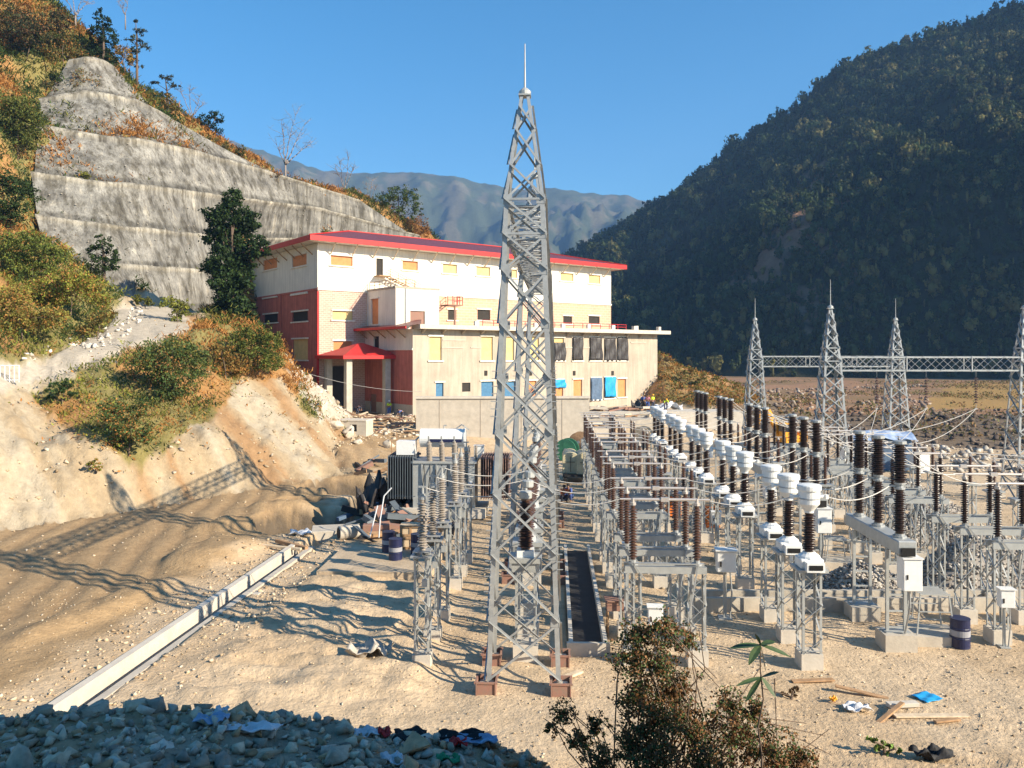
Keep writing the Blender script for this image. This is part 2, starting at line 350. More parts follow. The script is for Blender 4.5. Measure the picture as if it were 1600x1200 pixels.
# slot of the drain, furrowed ground between the drain and the tower
ZZ -= .5 * smooth01((.5 - np.abs(XX - drain_x(YY))) * 12) * (YY > 17.4) * (YY < 41)
fur = smooth01((XX - drain_x(YY) - 1.2) / 1.5) * smooth01((-1.9 - XX) / 1.0) * smooth01((YY - 19) / 3) * smooth01((36 - YY) / 3)
ZZ += fur * ((1 - np.abs(fbm(XX / 3.5, YY / .9, 88, 4)) * 2) * .27 + fbm(XX / .5, YY / .5, 89, 4) * .1)
ZZ -= .45 * smooth01((.6 - np.abs(XX - (2.3 + (YY - 24.1) * .0524))) * 8) * (YY > 24.0) * (YY < 36.6)
# tyre marks on the sand at the lower right
for o1 in (17.6, 18.15, 19.9, 20.4):
    dd = np.abs(YY - o1 + .16 * (XX - 8) + .03 * (XX - 10) ** 2 * .2); ZZ -= .045 * smooth01((.16 - dd) * 10) * (.55 + .45 * np.sign(np.sin(XX * 34))) * (XX > 4.5) * (XX < 15)
# wheel ruts along the haul road
road0 = smooth01((drain_x(YY) - 2.2 - XX) / 2) * ygrd
rut = np.abs(np.sin((XX + 0.25 * YY + fbm(XX / 9, YY / 9, 5) * 1.5) * 2.2)) * smooth01((drain_x(YY) - 2.5 - XX) / 2) * ygrd
ZZ -= 0.09 * rut ** 3; ZZ += road0 * fbm(XX / 1.2, YY / 1.2, 91, 5) * .03
ZZ += smooth01((7.8 - YY) / .6) * (fbm(XX / .6, YY / .6, 31, 5) * 0.14)
PX = XX / YY * F + 800; PY = HZ + (CZ - ZZ) / YY * F
n1 = fbm(XX / 4, YY / 4, 41); n2 = fbm(XX / 1.1, YY / 1.1, 43); n3 = fbm(XX / 12, YY / 12, 47)
C = np.zeros(XX.shape + (3,)); C[:] = (0.55, 0.42, 0.28)
def setc(m, c, f=1.0):
    f = np.broadcast_to(f, m.shape)[..., None] * m[..., None]; C[:] = C * (1 - f) + np.array(c) * f
setc((n1 > -0.1), (0.47, 0.34, 0.21), 0.6 * smooth01((n1 + .1) * 4))
road = smooth01((drain_x(YY) - 1.6 - XX + n2) / 1.5) * (YY > 14)
setc(road > 0, (0.33, 0.22, 0.115), road * 0.85 * (1 - bankm0))
setc((rut > 0.75) & (road > .5), (0.30, 0.20, 0.11), 0.5)
bk = np.maximum(bankm0, hi * (XX < 0)); bank = bk > .02
setc(bank, (0.36, 0.275, 0.175), bk)
strata = fbm((XX * .55 + YY * .83) / 2.2, (XX * .83 - YY * .55 + ZZ) / 5, 15, 5)
setc(bank & (strata > 0.02), (0.30, 0.17, 0.08), smooth01(strata * 5) * .8 * bk)
setc(bank & (strata < -0.12), (0.42, 0.36, 0.27), smooth01(-strata * 4 - .4) * .8 * bk)
setc(pitd > .02, (.10, .08, .06), smooth01(pitd * 2.5) * .92)  # pit shade painted into the soil colour, darker with depth
VEG = [(50, 628), (95, 600), (200, 548), (300, 512), (330, 480), (450, 500), (448, 560), (480, 600), (505, 660), (470, 640), (440, 590), (370, 600), (330, 650), (270, 690), (210, 730), (150, 690), (80, 650)]
LEFTV = [(-2000, 480), (-400, 560), (0, 580), (60, 562), (150, 540), (190, 482), (175, 400), (90, 400), (40, 330), (60, 260), (70, 160), (130, 110), (130, 60), (300, -400), (-2000, -400)]
RIDGE = [(120, 96), (150, 90), (220, 140), (310, 226), (440, 292), (560, 316), (655, 364), (730, 440), (760, 380), (400, 100), (100, 20)]
wob = 14 * n2
veg = inpoly(PX + wob, PY + wob, VEG) & (YY > 40) & (ZZ > 1.5)
vleft = ((inpoly(PX + wob, PY + wob, LEFTV) & (YY > 40)) | inpoly(PX, PY, RIDGE)) & (ZZ > 2)
vm = veg | vleft | ((YY > 70) & (XX < -8) & (ZZ > 16))
setc(vm, (0.20, 0.17, 0.06), 0.95)
setc(vm & (n1 > 0.0), (0.34, 0.18, 0.07), 0.9 * smooth01(n1 * 4))
hi = hi0
pathm = inpoly(PX0, PY0, PATHP) & (YY > 40) if True else inpoly(PX, PY, [(-300, 640), (0, 607), (100, 577), (205, 540), (300, 512), (285, 480), (230, 474), (187, 478), (165, 515), (60, 562), (-300, 600)]) & (YY > 40)
setc(pathm, (0.44, 0.385, 0.31), 0.95)
rb = (XX > 28) & (YY > 84) & (YY < 128) & (ZZ < 3)
setc(rb, (0.12, 0.088, 0.062), 0.9 * smooth01((YY - 84) / 3) * smooth01((128 - YY) / 2))
fld = (XX > 8) & (YY >= 122) & (ZZ < 5)
setc(fld, (0.33, 0.185, 0.105), 0.95)
setc(fld & (n3 > 0.1), (0.19, 0.14, 0.065), 0.6); setc(fld & (n2 > 0.1), (0.24, 0.15, 0.10), 0.6)
setc(inpoly(PX + n1 * 30, PY + n1 * 8 + n2 * 3, [(1425, 640), (1475, 606), (1500, 599), (2400, 596), (2400, 640)]) & (YY > 120), (0.40, 0.25, 0.075), 0.7)
setc(inpoly(PX, PY, [(446, 572), (520, 575), (548, 650), (500, 660)]) & (YY > 60), (.45, .40, .32), .9)
setc((XX > 15) & (XX < 36) & (YY > 98) & (YY < 136) & (ZZ > 2.2), (0.33, 0.17, 0.07), 0.85)
setc((XX > 15) & (XX < 36) & (YY > 98) & (YY < 136) & (ZZ > 2.2) & (n1 > 0), (0.17, 0.15, 0.06), 0.7)
fg = smooth01((8.5 - YY) / 1.2)
setc(fg > 0, (0.36, 0.29, 0.21), fg * 0.95)
setc((fg > 0) & (n2 > 0.05), (0.45, 0.30, 0.17), fg * 0.7)
setc((fg > 0) & (PX > 850), (0.36, 0.26, 0.17), fg * 0.8)
V = np.stack([XX, YY, ZZ], -1).reshape(-1, 3)
idx = np.arange(NU * NV).reshape(NV, NU)
Fq = np.stack([idx[:-1, :-1], idx[:-1, 1:], idx[1:, 1:], idx[1:, :-1]], -1).reshape(-1, 4)
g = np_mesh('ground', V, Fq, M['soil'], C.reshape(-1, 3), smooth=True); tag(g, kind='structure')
def zat(x, y):
    """height of the ground sheet"""
    x = np.asarray(x, float); y = np.asarray(y, float)
    fi = (np.log(np.clip(y, 2.41, 339)) - math.log(2.4)) / (math.log(340) - math.log(2.4)) * (NV - 1)
    fj = (np.clip(x / y, -1.249, 1.249) + 1.25) / 2.5 * (NU - 1)
    i = np.floor(fi).astype(int); j = np.floor(fj).astype(int); i = np.clip(i, 0, NV - 2); j = np.clip(j, 0, NU - 2); a = fi - i; b = fj - j
    return (ZZ[i, j] * (1 - b) + ZZ[i, j + 1] * b) * (1 - a) + (ZZ[i + 1, j] * (1 - b) + ZZ[i + 1, j + 1] * b) * a
def maskat(mk, x, y):
    i = np.clip(((np.log(y) - math.log(2.4)) / (math.log(340) - math.log(2.4)) * (NV - 1)).round().astype(int), 0, NV - 1)
    j = np.clip(((x / y + 1.25) / 2.5 * (NU - 1)).round().astype(int), 0, NU - 1); return mk[i, j]
# wide valley floor out to the horizon
b = MB(); b.box((0, 0, -7), (12000, 12000, 1)); o = b.build('valley_floor', mat('valley_soil', (0.16, 0.13, 0.08), var=0.3, scale=0.01)); tag(o, kind='structure')

# ------------------------------------------------------------------ generic stone / leaf makers
def ico(sub=1):
    bm = bmesh.new(); bmesh.ops.create_icosphere(bm, subdivisions=sub, radius=1.0)
    v = np.array([x.co[:] for x in bm.verts]); f = np.array([[q.index for q in p.verts] for p in bm.faces]); bm.free(); return v, f
ICO1, ICO1F = ico(1); ICO2, ICO2F = ico(2)
def hullrock(seed, npt=11):
    r = np.random.default_rng(seed); bm = bmesh.new(); p = r.normal(size=(npt, 3)); p /= np.linalg.norm(p, axis=1)[:, None]; p *= r.uniform(.7, 1.15, (npt, 1)) * r.uniform(.6, 1.4, 3)
    for q in p: bm.verts.new(q)
    bmesh.ops.convex_hull(bm, input=bm.verts); bmesh.ops.triangulate(bm, faces=bm.faces)
    bm.verts.index_update(); vv = [v for v in bm.verts if v.link_faces]; ix = {v: i for i, v in enumerate(vv)}
    v = np.array([x.co[:] for x in vv]); f = np.array([[ix[q] for q in g_.verts] for g_ in bm.faces]); bm.free(); return v, f
def rockmesh(seed):
    """angular boulder: hull, once subdivided and roughened"""
    v, f = hullrock(seed, 16); bm = bmesh.new(); vs = [bm.verts.new(q) for q in v]; [bm.faces.new([vs[i] for i in t]) for t in f]
    bmesh.ops.subdivide_edges(bm, edges=bm.edges, cuts=2, use_grid_fill=True); bmesh.ops.triangulate(bm, faces=bm.faces); bm.verts.index_update()
    r = np.random.default_rng(seed); V = np.array([x.co[:] for x in bm.verts]); V += r.normal(size=V.shape) * .028
    F_ = np.array([[q.index for q in g_.verts] for g_ in bm.faces]); bm.free(); return V, F_
HR = [hullrock(i, 9) for i in range(90)]; HR = [h for h in HR if len(h[0]) == 9][:18]
def rotz(n): 
    a = rng.uniform(0, 6.283, n); return a
def rock_field(name, x, y, z, s, colr, fine=False, flat=0.7):
    V_ = []; F_ = []; C_ = []; off = 0; ids = rng.integers(0, len(HR), len(x))
    for q_ in range(len(HR)):
        m = np.where(ids == q_)[0]; n = len(m)
        if n == 0: continue
        bs_, FB = HR[q_]; nv = len(bs_); a = rotz(n); tl = rng.uniform(-.6, .6, n)
        ca, sa = np.cos(a)[:, None], np.sin(a)[:, None]; ct, st = np.cos(tl)[:, None], np.sin(tl)[:, None]
        bx, by, bz = bs_[None, :, 0], bs_[None, :, 1], bs_[None, :, 2]
        by, bz = by * ct - bz * st, by * st + bz * ct
        bx, by = bx * ca - by * sa, bx * sa + by * ca
        S = s[m][:, None]
        V_.append(np.stack([bx * S + x[m][:, None], by * S + y[m][:, None], bz * S * flat + z[m][:, None]], -1).reshape(-1, 3))
        F_.append((FB[None] + (np.arange(n) * nv)[:, None, None] + off).reshape(-1, 3)); off += n * nv; C_.append(np.repeat(colr[m], nv, 0))
    return np_mesh(name, np.concatenate(V_), np.concatenate(F_), M['rock'], np.concatenate(C_))
def quads(cen, siz, colr, up=0.0, asp=1.0, elong=None):
    n = len(cen); a = rng.normal(size=(n, 3)); a[:, 2] += up; a /= np.linalg.norm(a, axis=1)[:, None]
    b = rng.normal(size=(n, 3)); b -= (b * a).sum(1)[:, None] * a; b /= np.linalg.norm(b, axis=1)[:, None]
    c = np.cross(a, b); s = siz[:, None]
    b = b * s * asp; c = c * s
    v = np.stack([cen - b, cen + c * .45 - b * .1, cen + b, cen - c * .45 - b * .1], 1).reshape(-1, 3)
    f = np.arange(4 * n).reshape(-1, 4); return v, f, np.repeat(colr, 4, 0)
def crown_pts(blobs, n, shell=0.55):
    """random points in a set of ellipsoid clumps, denser toward each clump's outside"""
    w_ = np.array([b[3] * b[4] for b in blobs], float); w_ /= w_.sum(); m = max(8, n // 24); k = rng.choice(len(blobs), m, p=w_)
    d = rng.normal(size=(m, 3)); d /= np.linalg.norm(d, axis=1)[:, None]; r = rng.uniform(shell, 1.0, m) ** 0.7
    B = np.array(blobs)[k]; r = r * (1 + .22 * np.sin(d[:, 0] * 7 + k) * np.cos(d[:, 1] * 6 + d[:, 2] * 5))
    sub = B[:, :3] + d * r[:, None] * np.stack([B[:, 3], B[:, 3], B[:, 4]], -1)
    q = rng.integers(0, m, n); return sub[q] + rng.normal(size=(n, 3)) * B[q, 3][:, None] * np.array([.13, .13, .09]), q
def leafcol(base, n, k=None, amt=.35, alt=None, altp=0.0):
    c = np.array(base)[None] * (1 + rng.uniform(-amt, amt, (n, 1))) * (1 + rng.uniform(-.08, .08, (n, 3)))
    if k is not None:
        kk = rng.uniform(.55, 1.5, int(k.max()) + 1)[k]; c = c * kk[:, None]
    if alt is not None:
        m = rng.random(n) < altp; c[m] = np.array(alt)[None] * (1 + rng.uniform(-.3, .3, (int(m.sum()), 1)))
    return np.clip(c, .004, .9)

# ------------------------------------------------------------------ hills, mountains
def grid_mesh(name, X, Y, Z, C_, m):
    h, w_ = X.shape; ix = np.arange(h * w_).reshape(h, w_)
    f = np.stack([ix[:-1, :-1], ix[:-1, 1:], ix[1:, 1:], ix[1:, :-1]], -1).reshape(-1, 4)
    return np_mesh(name, np.stack([X, Y, Z], -1).reshape(-1, 3), f, m, C_.reshape(-1, 3), smooth=True)
M['hill'] = attr_mat('hillside_soil', nscale=.15, namt=.3, bump=0.6, bscale=.5, dist=2)
# far range
FS = [(-1200, 240), (-400, 170), (200, 190), (380, 226), (430, 243), (490, 264), (550, 270), (600, 266), (640, 268), (700, 274), (760, 288), (800, 295), (850, 294), (900, 297), (960, 304), (1030, 320), (1100, 350), (1300, 420), (1700, 330), (2600, 200)]
px = np.linspace(-1200, 2600, 560); ry = np.interp(px, [a for a, _ in FS], [b for _, b in FS])
tt = np.linspace(0, 1.25, 150); PXg, Tg = np.meshgrid(px, tt)
Yg = 1500 + 1200 * Tg + 0 * PXg
rz_ = 9 + (HZ - ry) / F * 2700
Xg = (PXg - 800) / F * Yg
prof = np.where(Tg <= 1, Tg ** .8, 1 - (Tg - 1) * 1.5)
Zg = rz_[None] * prof + np.sin(np.clip(Tg, 0, 1) * math.pi) * (fbm(Xg / 260, Yg / 380, 61, 7, .58) * 190 - np.abs(fbm(Xg / 120, Yg / 420, 62, 6, .6)) * 170) + fbm(Xg / 60, Yg / 60, 63, 7) * 17 * np.clip(Tg, 0, 1)
n_ = fbm(Xg / 60, Yg / 110, 64, 7)
Cg = np.where((n_ > .05)[..., None], np.array((.125, .115, .075)), np.array((.07, .085, .05))) * (1 + .3 * fbm(Xg / 40, Yg / 40, 65)[..., None])
o = grid_mesh('distant_mountains', Xg, Yg, Zg, Cg, M['hill']); tag(o, kind='structure')
# small pale houses scattered on the far slope are left as one mass
HS = [(905, 398), (910, 395), (960, 365), (1030, 325), (1100, 272), (1180, 215), (1250, 166), (1300, 124), (1350, 96), (1420, 74), (1500, 48), (1600, 20), (1800, -60), (2200, -160)]
px = np.concatenate([np.linspace(640, 1700, 330), np.linspace(1705, 2200, 60)])
ry = np.interp(px, [640, 780] + [a for a, _ in HS], [575, 480] + [b for _, b in HS])
tt = np.linspace(0, 1.3, 130); PXg, Tg = np.meshgrid(px, tt)
Yr = np.interp(px, [640, 900, 1200, 1600, 2200], [900, 760, 620, 520, 430])[None]
Y0 = np.interp(px, [640, 900, 1200, 1600, 2200], [420, 350, 305, 280, 240])[None]
Yg = Y0 + (Yr - Y0) * Tg; rz_ = 9 + (HZ - ry)[None] / F * Yr
tc_ = np.clip(Tg, 0, 1)
Zg = rz_ * np.where(Tg <= 1, tc_ ** .9, 1 - (Tg - 1) * 1.6)
Xg = (PXg - 800) / F * Yg
Zg = Zg + np.sin(tc_ * math.pi) * (fbm(Xg / 90, Yg / 90, 71, 6) * 30 - np.abs(fbm(Xg / 45, Yg / 140, 72)) * 22) * np.clip(rz_ / 120, .1, 1) + fbm(Xg / 14, Yg / 14, 73) * 2.5
n_ = fbm(Xg / 40, Yg / 40, 74, 5)
bare = (n_ > .18) & (PXg < 1350)
Cg = np.where(bare[..., None], np.array((.2, .12, .075)), np.array((.04, .04, .02))) * (1 + .3 * fbm(Xg / 8, Yg / 8, 75)[..., None])
o = grid_mesh('right_hillside', Xg, Yg, Zg, Cg, M['hill']); tag(o, kind='structure')
HX, HY, HZg, HB = Xg, Yg, Zg, n_
# neighbouring ridge, outside the frame to the right: its shade falls on the hillside
D = 330
RL = [(292, 130, 0), (318, 215, 0), (380, 250, 0), (440, 236, 0), (500, 232, 0), (540, 262, 0), (590, 385, 0), (700, 520, 0), (820, 560, 0)]
base = {292: (60, 330), 318: (70, 335), 380: (105, 370), 440: (140, 425), 500: (185, 470), 540: (225, 495), 590: (290, 515), 700: (400, 580), 820: (500, 660)}
ss = np.linspace(0, 1, 70); key = np.linspace(0, 1, len(RL))
rx = np.interp(ss, key, [base[a[0]][0] + D * .869 for a in RL]); ryy = np.interp(ss, key, [base[a[0]][1] - D * .494 for a in RL]); rh = np.interp(ss, key, [a[1] for a in RL])
cross = np.linspace(-1, 1.6, 50)
Sg, Kg = np.meshgrid(ss, cross)
wd = np.interp(ss, key, [45, 90, 110, 120, 140, 170, 200, 250, 260])[None]
Xg = rx[None] + Kg * wd * .869; Yg = ryy[None] - Kg * wd * .494
Zg = -6 + (rh[None] + 6) * np.clip(1 - np.abs(Kg), 0, 1) ** 1.0 + fbm(Xg / 30, Yg / 30, 81) * 9 * np.clip(1 - np.abs(Kg), .1, 1)
Cg = np.zeros(Xg.shape + (3,)) + np.array((.07, .07, .03))
o = grid_mesh('side_ridge', Xg, Yg, Zg, Cg, M['hill']); tag(o, kind='structure')
# unseen mound added behind the camera, shaped to shade the foreground bank
xs = np.linspace(-14, 38, 80); ys = np.linspace(-26, -0.6, 50); Xg, Yg = np.meshgrid(xs, ys)
e = ((Xg - 7.5) / 9.9) ** 6 + ((Yg + 7) / 7.5) ** 2
Zg = 4.5 + 16.0 * np.clip(1.05 - e, 0, 1) ** .4 + fbm(Xg / 2, Yg / 2, 91) * .7 + 0 * Xg
Zg = np.where(Yg > -1.5, np.minimum(Zg, 6.5), Zg)
Cg = np.zeros(Xg.shape + (3,)) + np.array((.22, .17, .11))
o = grid_mesh('shade_mound', Xg, Yg, Zg, Cg, M['soil']); tag(o, kind='structure')

# ------------------------------------------------------------------ forest on the right hillside (one mass)
_b = bmesh.new(); bmesh.ops.create_icosphere(_b, subdivisions=1, radius=1.0); ico0 = (np.array([x.co[:] for x in _b.verts]), np.array([[q.index for q in p.verts] for p in _b.faces])); _b.free()
def proto_tree(seed, conif=False):
    r = np.random.default_rng(seed); vs = []
    if conif:
        for k in range(70):
            z = r.uniform(.12, 1.0); rr = .26 * (1.05 - z) * r.uniform(.5, 1.1); a = r.uniform(0, 6.283); c = np.array([rr * math.cos(a), rr * math.sin(a), z])
            d = np.array([math.cos(a), math.sin(a), -.35]); t_ = np.array([-math.sin(a), math.cos(a), 0]); s = r.uniform(.06, .11)
            vs += [c - t_ * s * .6, c + t_ * s * .6, c + d * s]
    else:
        cs = [(r.uniform(-.26, .26), r.uniform(-.26, .26), r.uniform(.35, .8), r.uniform(.2, .34)) for _ in range(4)]
        for k in range(84):
            x, y, z, q = cs[r.integers(0, 4)]; n = r.normal(size=3); n /= np.linalg.norm(n); c = np.array([x, y, z]) + n * q * r.uniform(.7, 1.05)
            n2 = n + r.normal(size=3) * .45; e = np.cross(n2, r.normal(size=3)); e /= np.linalg.norm(e); g_ = np.cross(n2, e); g_ /= np.linalg.norm(g_); s = r.uniform(.06, .12)
            vs += [c + e * s, c - e * s * .5 + g_ * s * .87, c - e * s * .5 - g_ * s * .87]
    vs = np.array(vs); fs = np.arange(len(vs)).reshape(-1, 3)
    bm_v, bm_f = ico0
    return np.concatenate([vs, bm_v * (np.array([.22, .22, .3]) if not conif else np.array([.1, .1, .4])) + [0, 0, .5]]), np.concatenate([fs, bm_f + len(vs)])
protos = [proto_tree(i) for i in range(5)] + [proto_tree(20 + i, True) for i in range(3)]
def forest(name, X, Y, Z, s, pk, colr, parent=None):
    V_ = []; F_ = []; C_ = []; off = 0
    for k, (pv, pf) in enumerate(protos):
        m = np.where(pk == k)[0]
        if len(m) == 0: continue
        a = rng.uniform(0, 6.283, len(m)); ca, sa = np.cos(a)[:, None], np.sin(a)[:, None]
        x = pv[None, :, 0] * ca - pv[None, :, 1] * sa; y = pv[None, :, 0] * sa + pv[None, :, 1] * ca
        v = np.stack([x * s[m][:, None] + X[m][:, None], y * s[m][:, None] + Y[m][:, None], pv[None, :, 2] * s[m][:, None] * 1.15 + Z[m][:, None]], -1)
        V_.append(v.reshape(-1, 3)); F_.append((pf[None] + (np.arange(len(m)) * len(pv))[:, None, None] + off).reshape(-1, 3)); off += len(m) * len(pv)
        cc = np.repeat(colr[m], len(pv), 0) * (1 + rng.uniform(-.15, .15, (len(m) * len(pv), 1))); C_.append(cc)
    return np_mesh(name, np.concatenate(V_), np.concatenate(F_), M['leaf'], np.clip(np.concatenate(C_), 0, 1), parent)
h, w_ = HX.shape
N = 21000
fi = rng.uniform(0, h * .86 - 2, N); fj = rng.uniform(0, w_ * .9, N)
i = fi.astype(int); j = np.clip(fj.astype(int), 0, w_ - 2)
keep = ((HB[i, j] < .16) | (j > 200) | (rng.random(N) < .25)) | (HB[i, j] < .16 + rng.uniform(-.12, .3, N)); i = i[keep]; j = j[keep]; n = len(i)
a_ = rng.random(n); b_ = rng.random(n)
def bl(A): return (A[i, j] * (1 - b_) + A[i, j + 1] * b_) * (1 - a_) + (A[i + 1, j] * (1 - b_) + A[i + 1, j + 1] * b_) * a_
s = rng.uniform(4, 9, n) * rng.uniform(.7, 1.35, n) * np.clip(HY[i, j] / 520, .6, 1.15) * rng.uniform(.7, 1.15, n); pk = rng.choice(8, n, p=[.14] * 5 + [.1] * 3)
cc = leafcol((.048, .068, .022), n, alt=(.17, .155, .05), altp=.2)
o = forest('hillside_forest', bl(HX), bl(HY), bl(HZg) - .8, s, pk, cc); tag(o, 'dark forest covering the steep hillside on the right, its top edge in sunlight', 'forest', kind='stuff')

# ------------------------------------------------------------------ sprayed-concrete slope
def resample(poly, n):
    p = np.array([list(P(*q)) for q in poly]); d = np.r_[0, np.cumsum(np.linalg.norm(np.diff(p, axis=0), axis=1))]; t = np.linspace(0, d[-1], n)
    q = np.stack([np.interp(t, d, p[:, k]) for k in range(3)], -1)
    for _ in range(6): q[1:-1] = (q[:-2] + q[1:-1] * 2 + q[2:]) / 4
    return q
NS = 240
lines = [resample(r, NS) for r in SHOT]
rows = []; zone = []
for k in range(len(SHOT) - 1):
    A = lines[k].copy(); B = lines[k + 1].copy()
    if k > 0:
        back = A - B; back[:, 2] = 0
        A = A + np.array([-.35, .95, 0]) * 1.5 * (1 if k < 5 else .7) * (.6 if k == 2 else 1)
        A[:, 2] -= .45      # drained bench behind a raised lip
    m_ = 16
    for q in range(m_ + 1):
        t = q / m_; L = A * (1 - t) + B * t
        nz = fbm(L[:, 0] / 2.2 + 9 * k, L[:, 2] / 2.2, 101 + k) * .10 + fbm(L[:, 0] / 12, L[:, 2] / 12, 105) * .7
        L[:, 1] += nz * (1 if 0 < q else .6); L[:, 0] += nz * -.3
        if q >= m_ - 1: L[:, 1] -= .32; L[:, 0] += .1      # projecting lip
        if q == m_: L[:, 2] += .12 * fbm(L[:, 0] / 2, L[:, 1] / 2, 110)
        rows.append(L); zone.append(q / m_)
top = lines[-1] + np.array([-1, 3, -.4]); rows.append(top); zone.append(1)
L = np.array(rows)
m, t, bs = nmat('sprayed_concrete')
bs.inputs['Roughness'].default_value = .95; bs.inputs['Specular IOR Level'].default_value = .1
tc = t.nodes.new('ShaderNodeTexCoord')
def nz(scale, mp=None, det=8, rough=.6):
    n = t.nodes.new('ShaderNodeTexNoise'); n.inputs['Scale'].default_value = scale; n.inputs['Detail'].default_value = det; n.inputs['Roughness'].default_value = rough
    if mp:
        q = t.nodes.new('ShaderNodeMapping'); q.inputs['Scale'].default_value = mp; t.links.new(tc.outputs['Object'], q.inputs[0]); t.links.new(q.outputs[0], n.inputs['Vector'])
    else: t.links.new(tc.outputs['Object'], n.inputs['Vector'])
    return n.outputs['Fac']
def ramp(src, els):
    r = t.nodes.new('ShaderNodeValToRGB')
    while len(r.color_ramp.elements) < len(els): r.color_ramp.elements.new(.5)
    for e_, (p_, c_) in zip(r.color_ramp.elements, els): e_.position = p_; e_.color = (*c_, 1)
    t.links.new(src, r.inputs['Fac']); return r.outputs['Color']
def mixc(a, b_, f, mode='MIX'):
    x = t.nodes.new('ShaderNodeMix'); x.data_type = 'RGBA'; x.blend_type = mode
    if isinstance(f, float): x.inputs[0].default_value = f
    else: t.links.new(f, x.inputs[0])
    for s_, q in ((a, x.inputs[6]), (b_, x.inputs[7])):
        if isinstance(s_, tuple): q.default_value = (*s_, 1)
        else: t.links.new(s_, q)
    return x.outputs[2]
c0 = ramp(nz(.35, det=10, rough=.7), [(.35, (.14, .136, .128)), (.5, (.215, .208, .192)), (.66, (.31, .30, .275))])
st = ramp(nz(1.0, (1.1, 1.1, .1), 6), [(.4, (.5, .48, .44)), (.52, (1, 1, 1)), (.6, (1, 1, 1)), (.68, (1.45, 1.4, 1.3))])
st2 = ramp(nz(1.0, (2.6, 2.6, .2), 6), [(.36, (.6, .58, .55)), (.5, (1, 1, 1))])
st3 = ramp(nz(1.0, (7, 7, .8), 8, .75), [(.36, (.62, .6, .57)), (.5, (1, 1, 1)), (.72, (1.35, 1.3, 1.2))])
c1 = mixc(mixc(mixc(c0, st, 0.9, 'MULTIPLY'), st2, .8, 'MULTIPLY'), st3, .9, 'MULTIPLY')
at = t.nodes.new('ShaderNodeAttribute'); at.attribute_name = 'Col'
c2 = mixc(c1, at.outputs['Color'], 1.0, 'MULTIPLY')
t.links.new(c2, bs.inputs['Base Color'])
bp = t.nodes.new('ShaderNodeBump'); bp.inputs['Strength'].default_value = .5; bp.inputs['Distance'].default_value = .12
t.links.new(nz(1.2, None, 10, .7), bp.inputs['Height']); t.links.new(bp.outputs[0], bs.inputs['Normal'])
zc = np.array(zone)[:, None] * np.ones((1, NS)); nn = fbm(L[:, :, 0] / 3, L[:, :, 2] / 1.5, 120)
cc = np.ones(L.shape); cc[zc > .9] = (1.35, 1.3, 1.2)        # paler lip of each bench
cc[(zc < .2)] *= .6; cc[nn > .3] *= .82                            # bench shade painted into each tier foot; random darker patches
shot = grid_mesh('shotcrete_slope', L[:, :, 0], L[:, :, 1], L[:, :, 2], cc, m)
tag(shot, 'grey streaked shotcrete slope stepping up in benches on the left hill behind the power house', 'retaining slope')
# drain pipe stubs poking from the sprayed concrete
b = MB(); r_ = random.Random(3)
for q in range(360):
    ri = r_.randrange(4, len(rows) - 2); ci = r_.randrange(4, NS - 4)
    if zone[ri] > .9: continue
    p = Vector(L[ri, ci]); b.tube(p, p + Vector((.12, -.35, -.05)), .055, 5)
o = b.build('weep_pipe', M['concrete'], shot); tag(o, kind='stuff')
# ------------------------------------------------------------------ power house
EX, EY = Vector((.788, .6157)), Vector((-.6157, .788))
OM = Vector((-23.1, 95.2)); Z0 = 2.0
def fx(px, yl):
    """local x on the plane y = yl seen at photograph column px"""
    k = (px - 800) / F; o_ = OM + EY * yl
    return (k * o_.y - o_.x) / (EX.x - k * EX.y)
def fy(px, xl):
    k = (px - 800) / F; o_ = OM + EX * xl
    return (k * o_.y - o_.x) / (EY.x - k * EY.y)
def fz(py, xl, yl): return CZ - (py - HZ) / F * (OM + EX * xl + EY * yl).y - Z0
house = empty('power_house', (OM.x, OM.y, Z0), math.atan2(.6157, .788), 'long white and red power house with a red hip roof and raw concrete wing', 'building')
M['cream'] = mat('cream_render', (0.80, 0.74, 0.64), rough=.85, var=.06, scale=.6, streak=.12)
M['red_render'] = mat('red_render', (0.52, 0.165, 0.125), rough=.85, var=.14, scale=1, streak=.2)
M['raw_render'] = mat('unpainted_render', (0.46, 0.40, 0.32), rough=.9, var=.12, scale=.35, bump=.3, bscale=6, streak=.14, c2=(.38, .32, .255))
M['red_roof'] = mat('red_fascia', (0.50, 0.028, 0.028), rough=.5, var=.12, scale=3)
M['board'] = mat('orange_plywood', (0.62, 0.25, 0.10), rough=.8, var=.15, scale=2)
M['yboard'] = mat('yellow_plywood', (0.66, 0.50, 0.22), rough=.8, var=.12, scale=2)
M['bluebd'] = mat('blue_sheet', (0.06, 0.17, 0.30), rough=.6, var=.2, scale=3)
M['dark'] = mat('unlit_interior', (0.04, 0.035, 0.03), rough=.9)
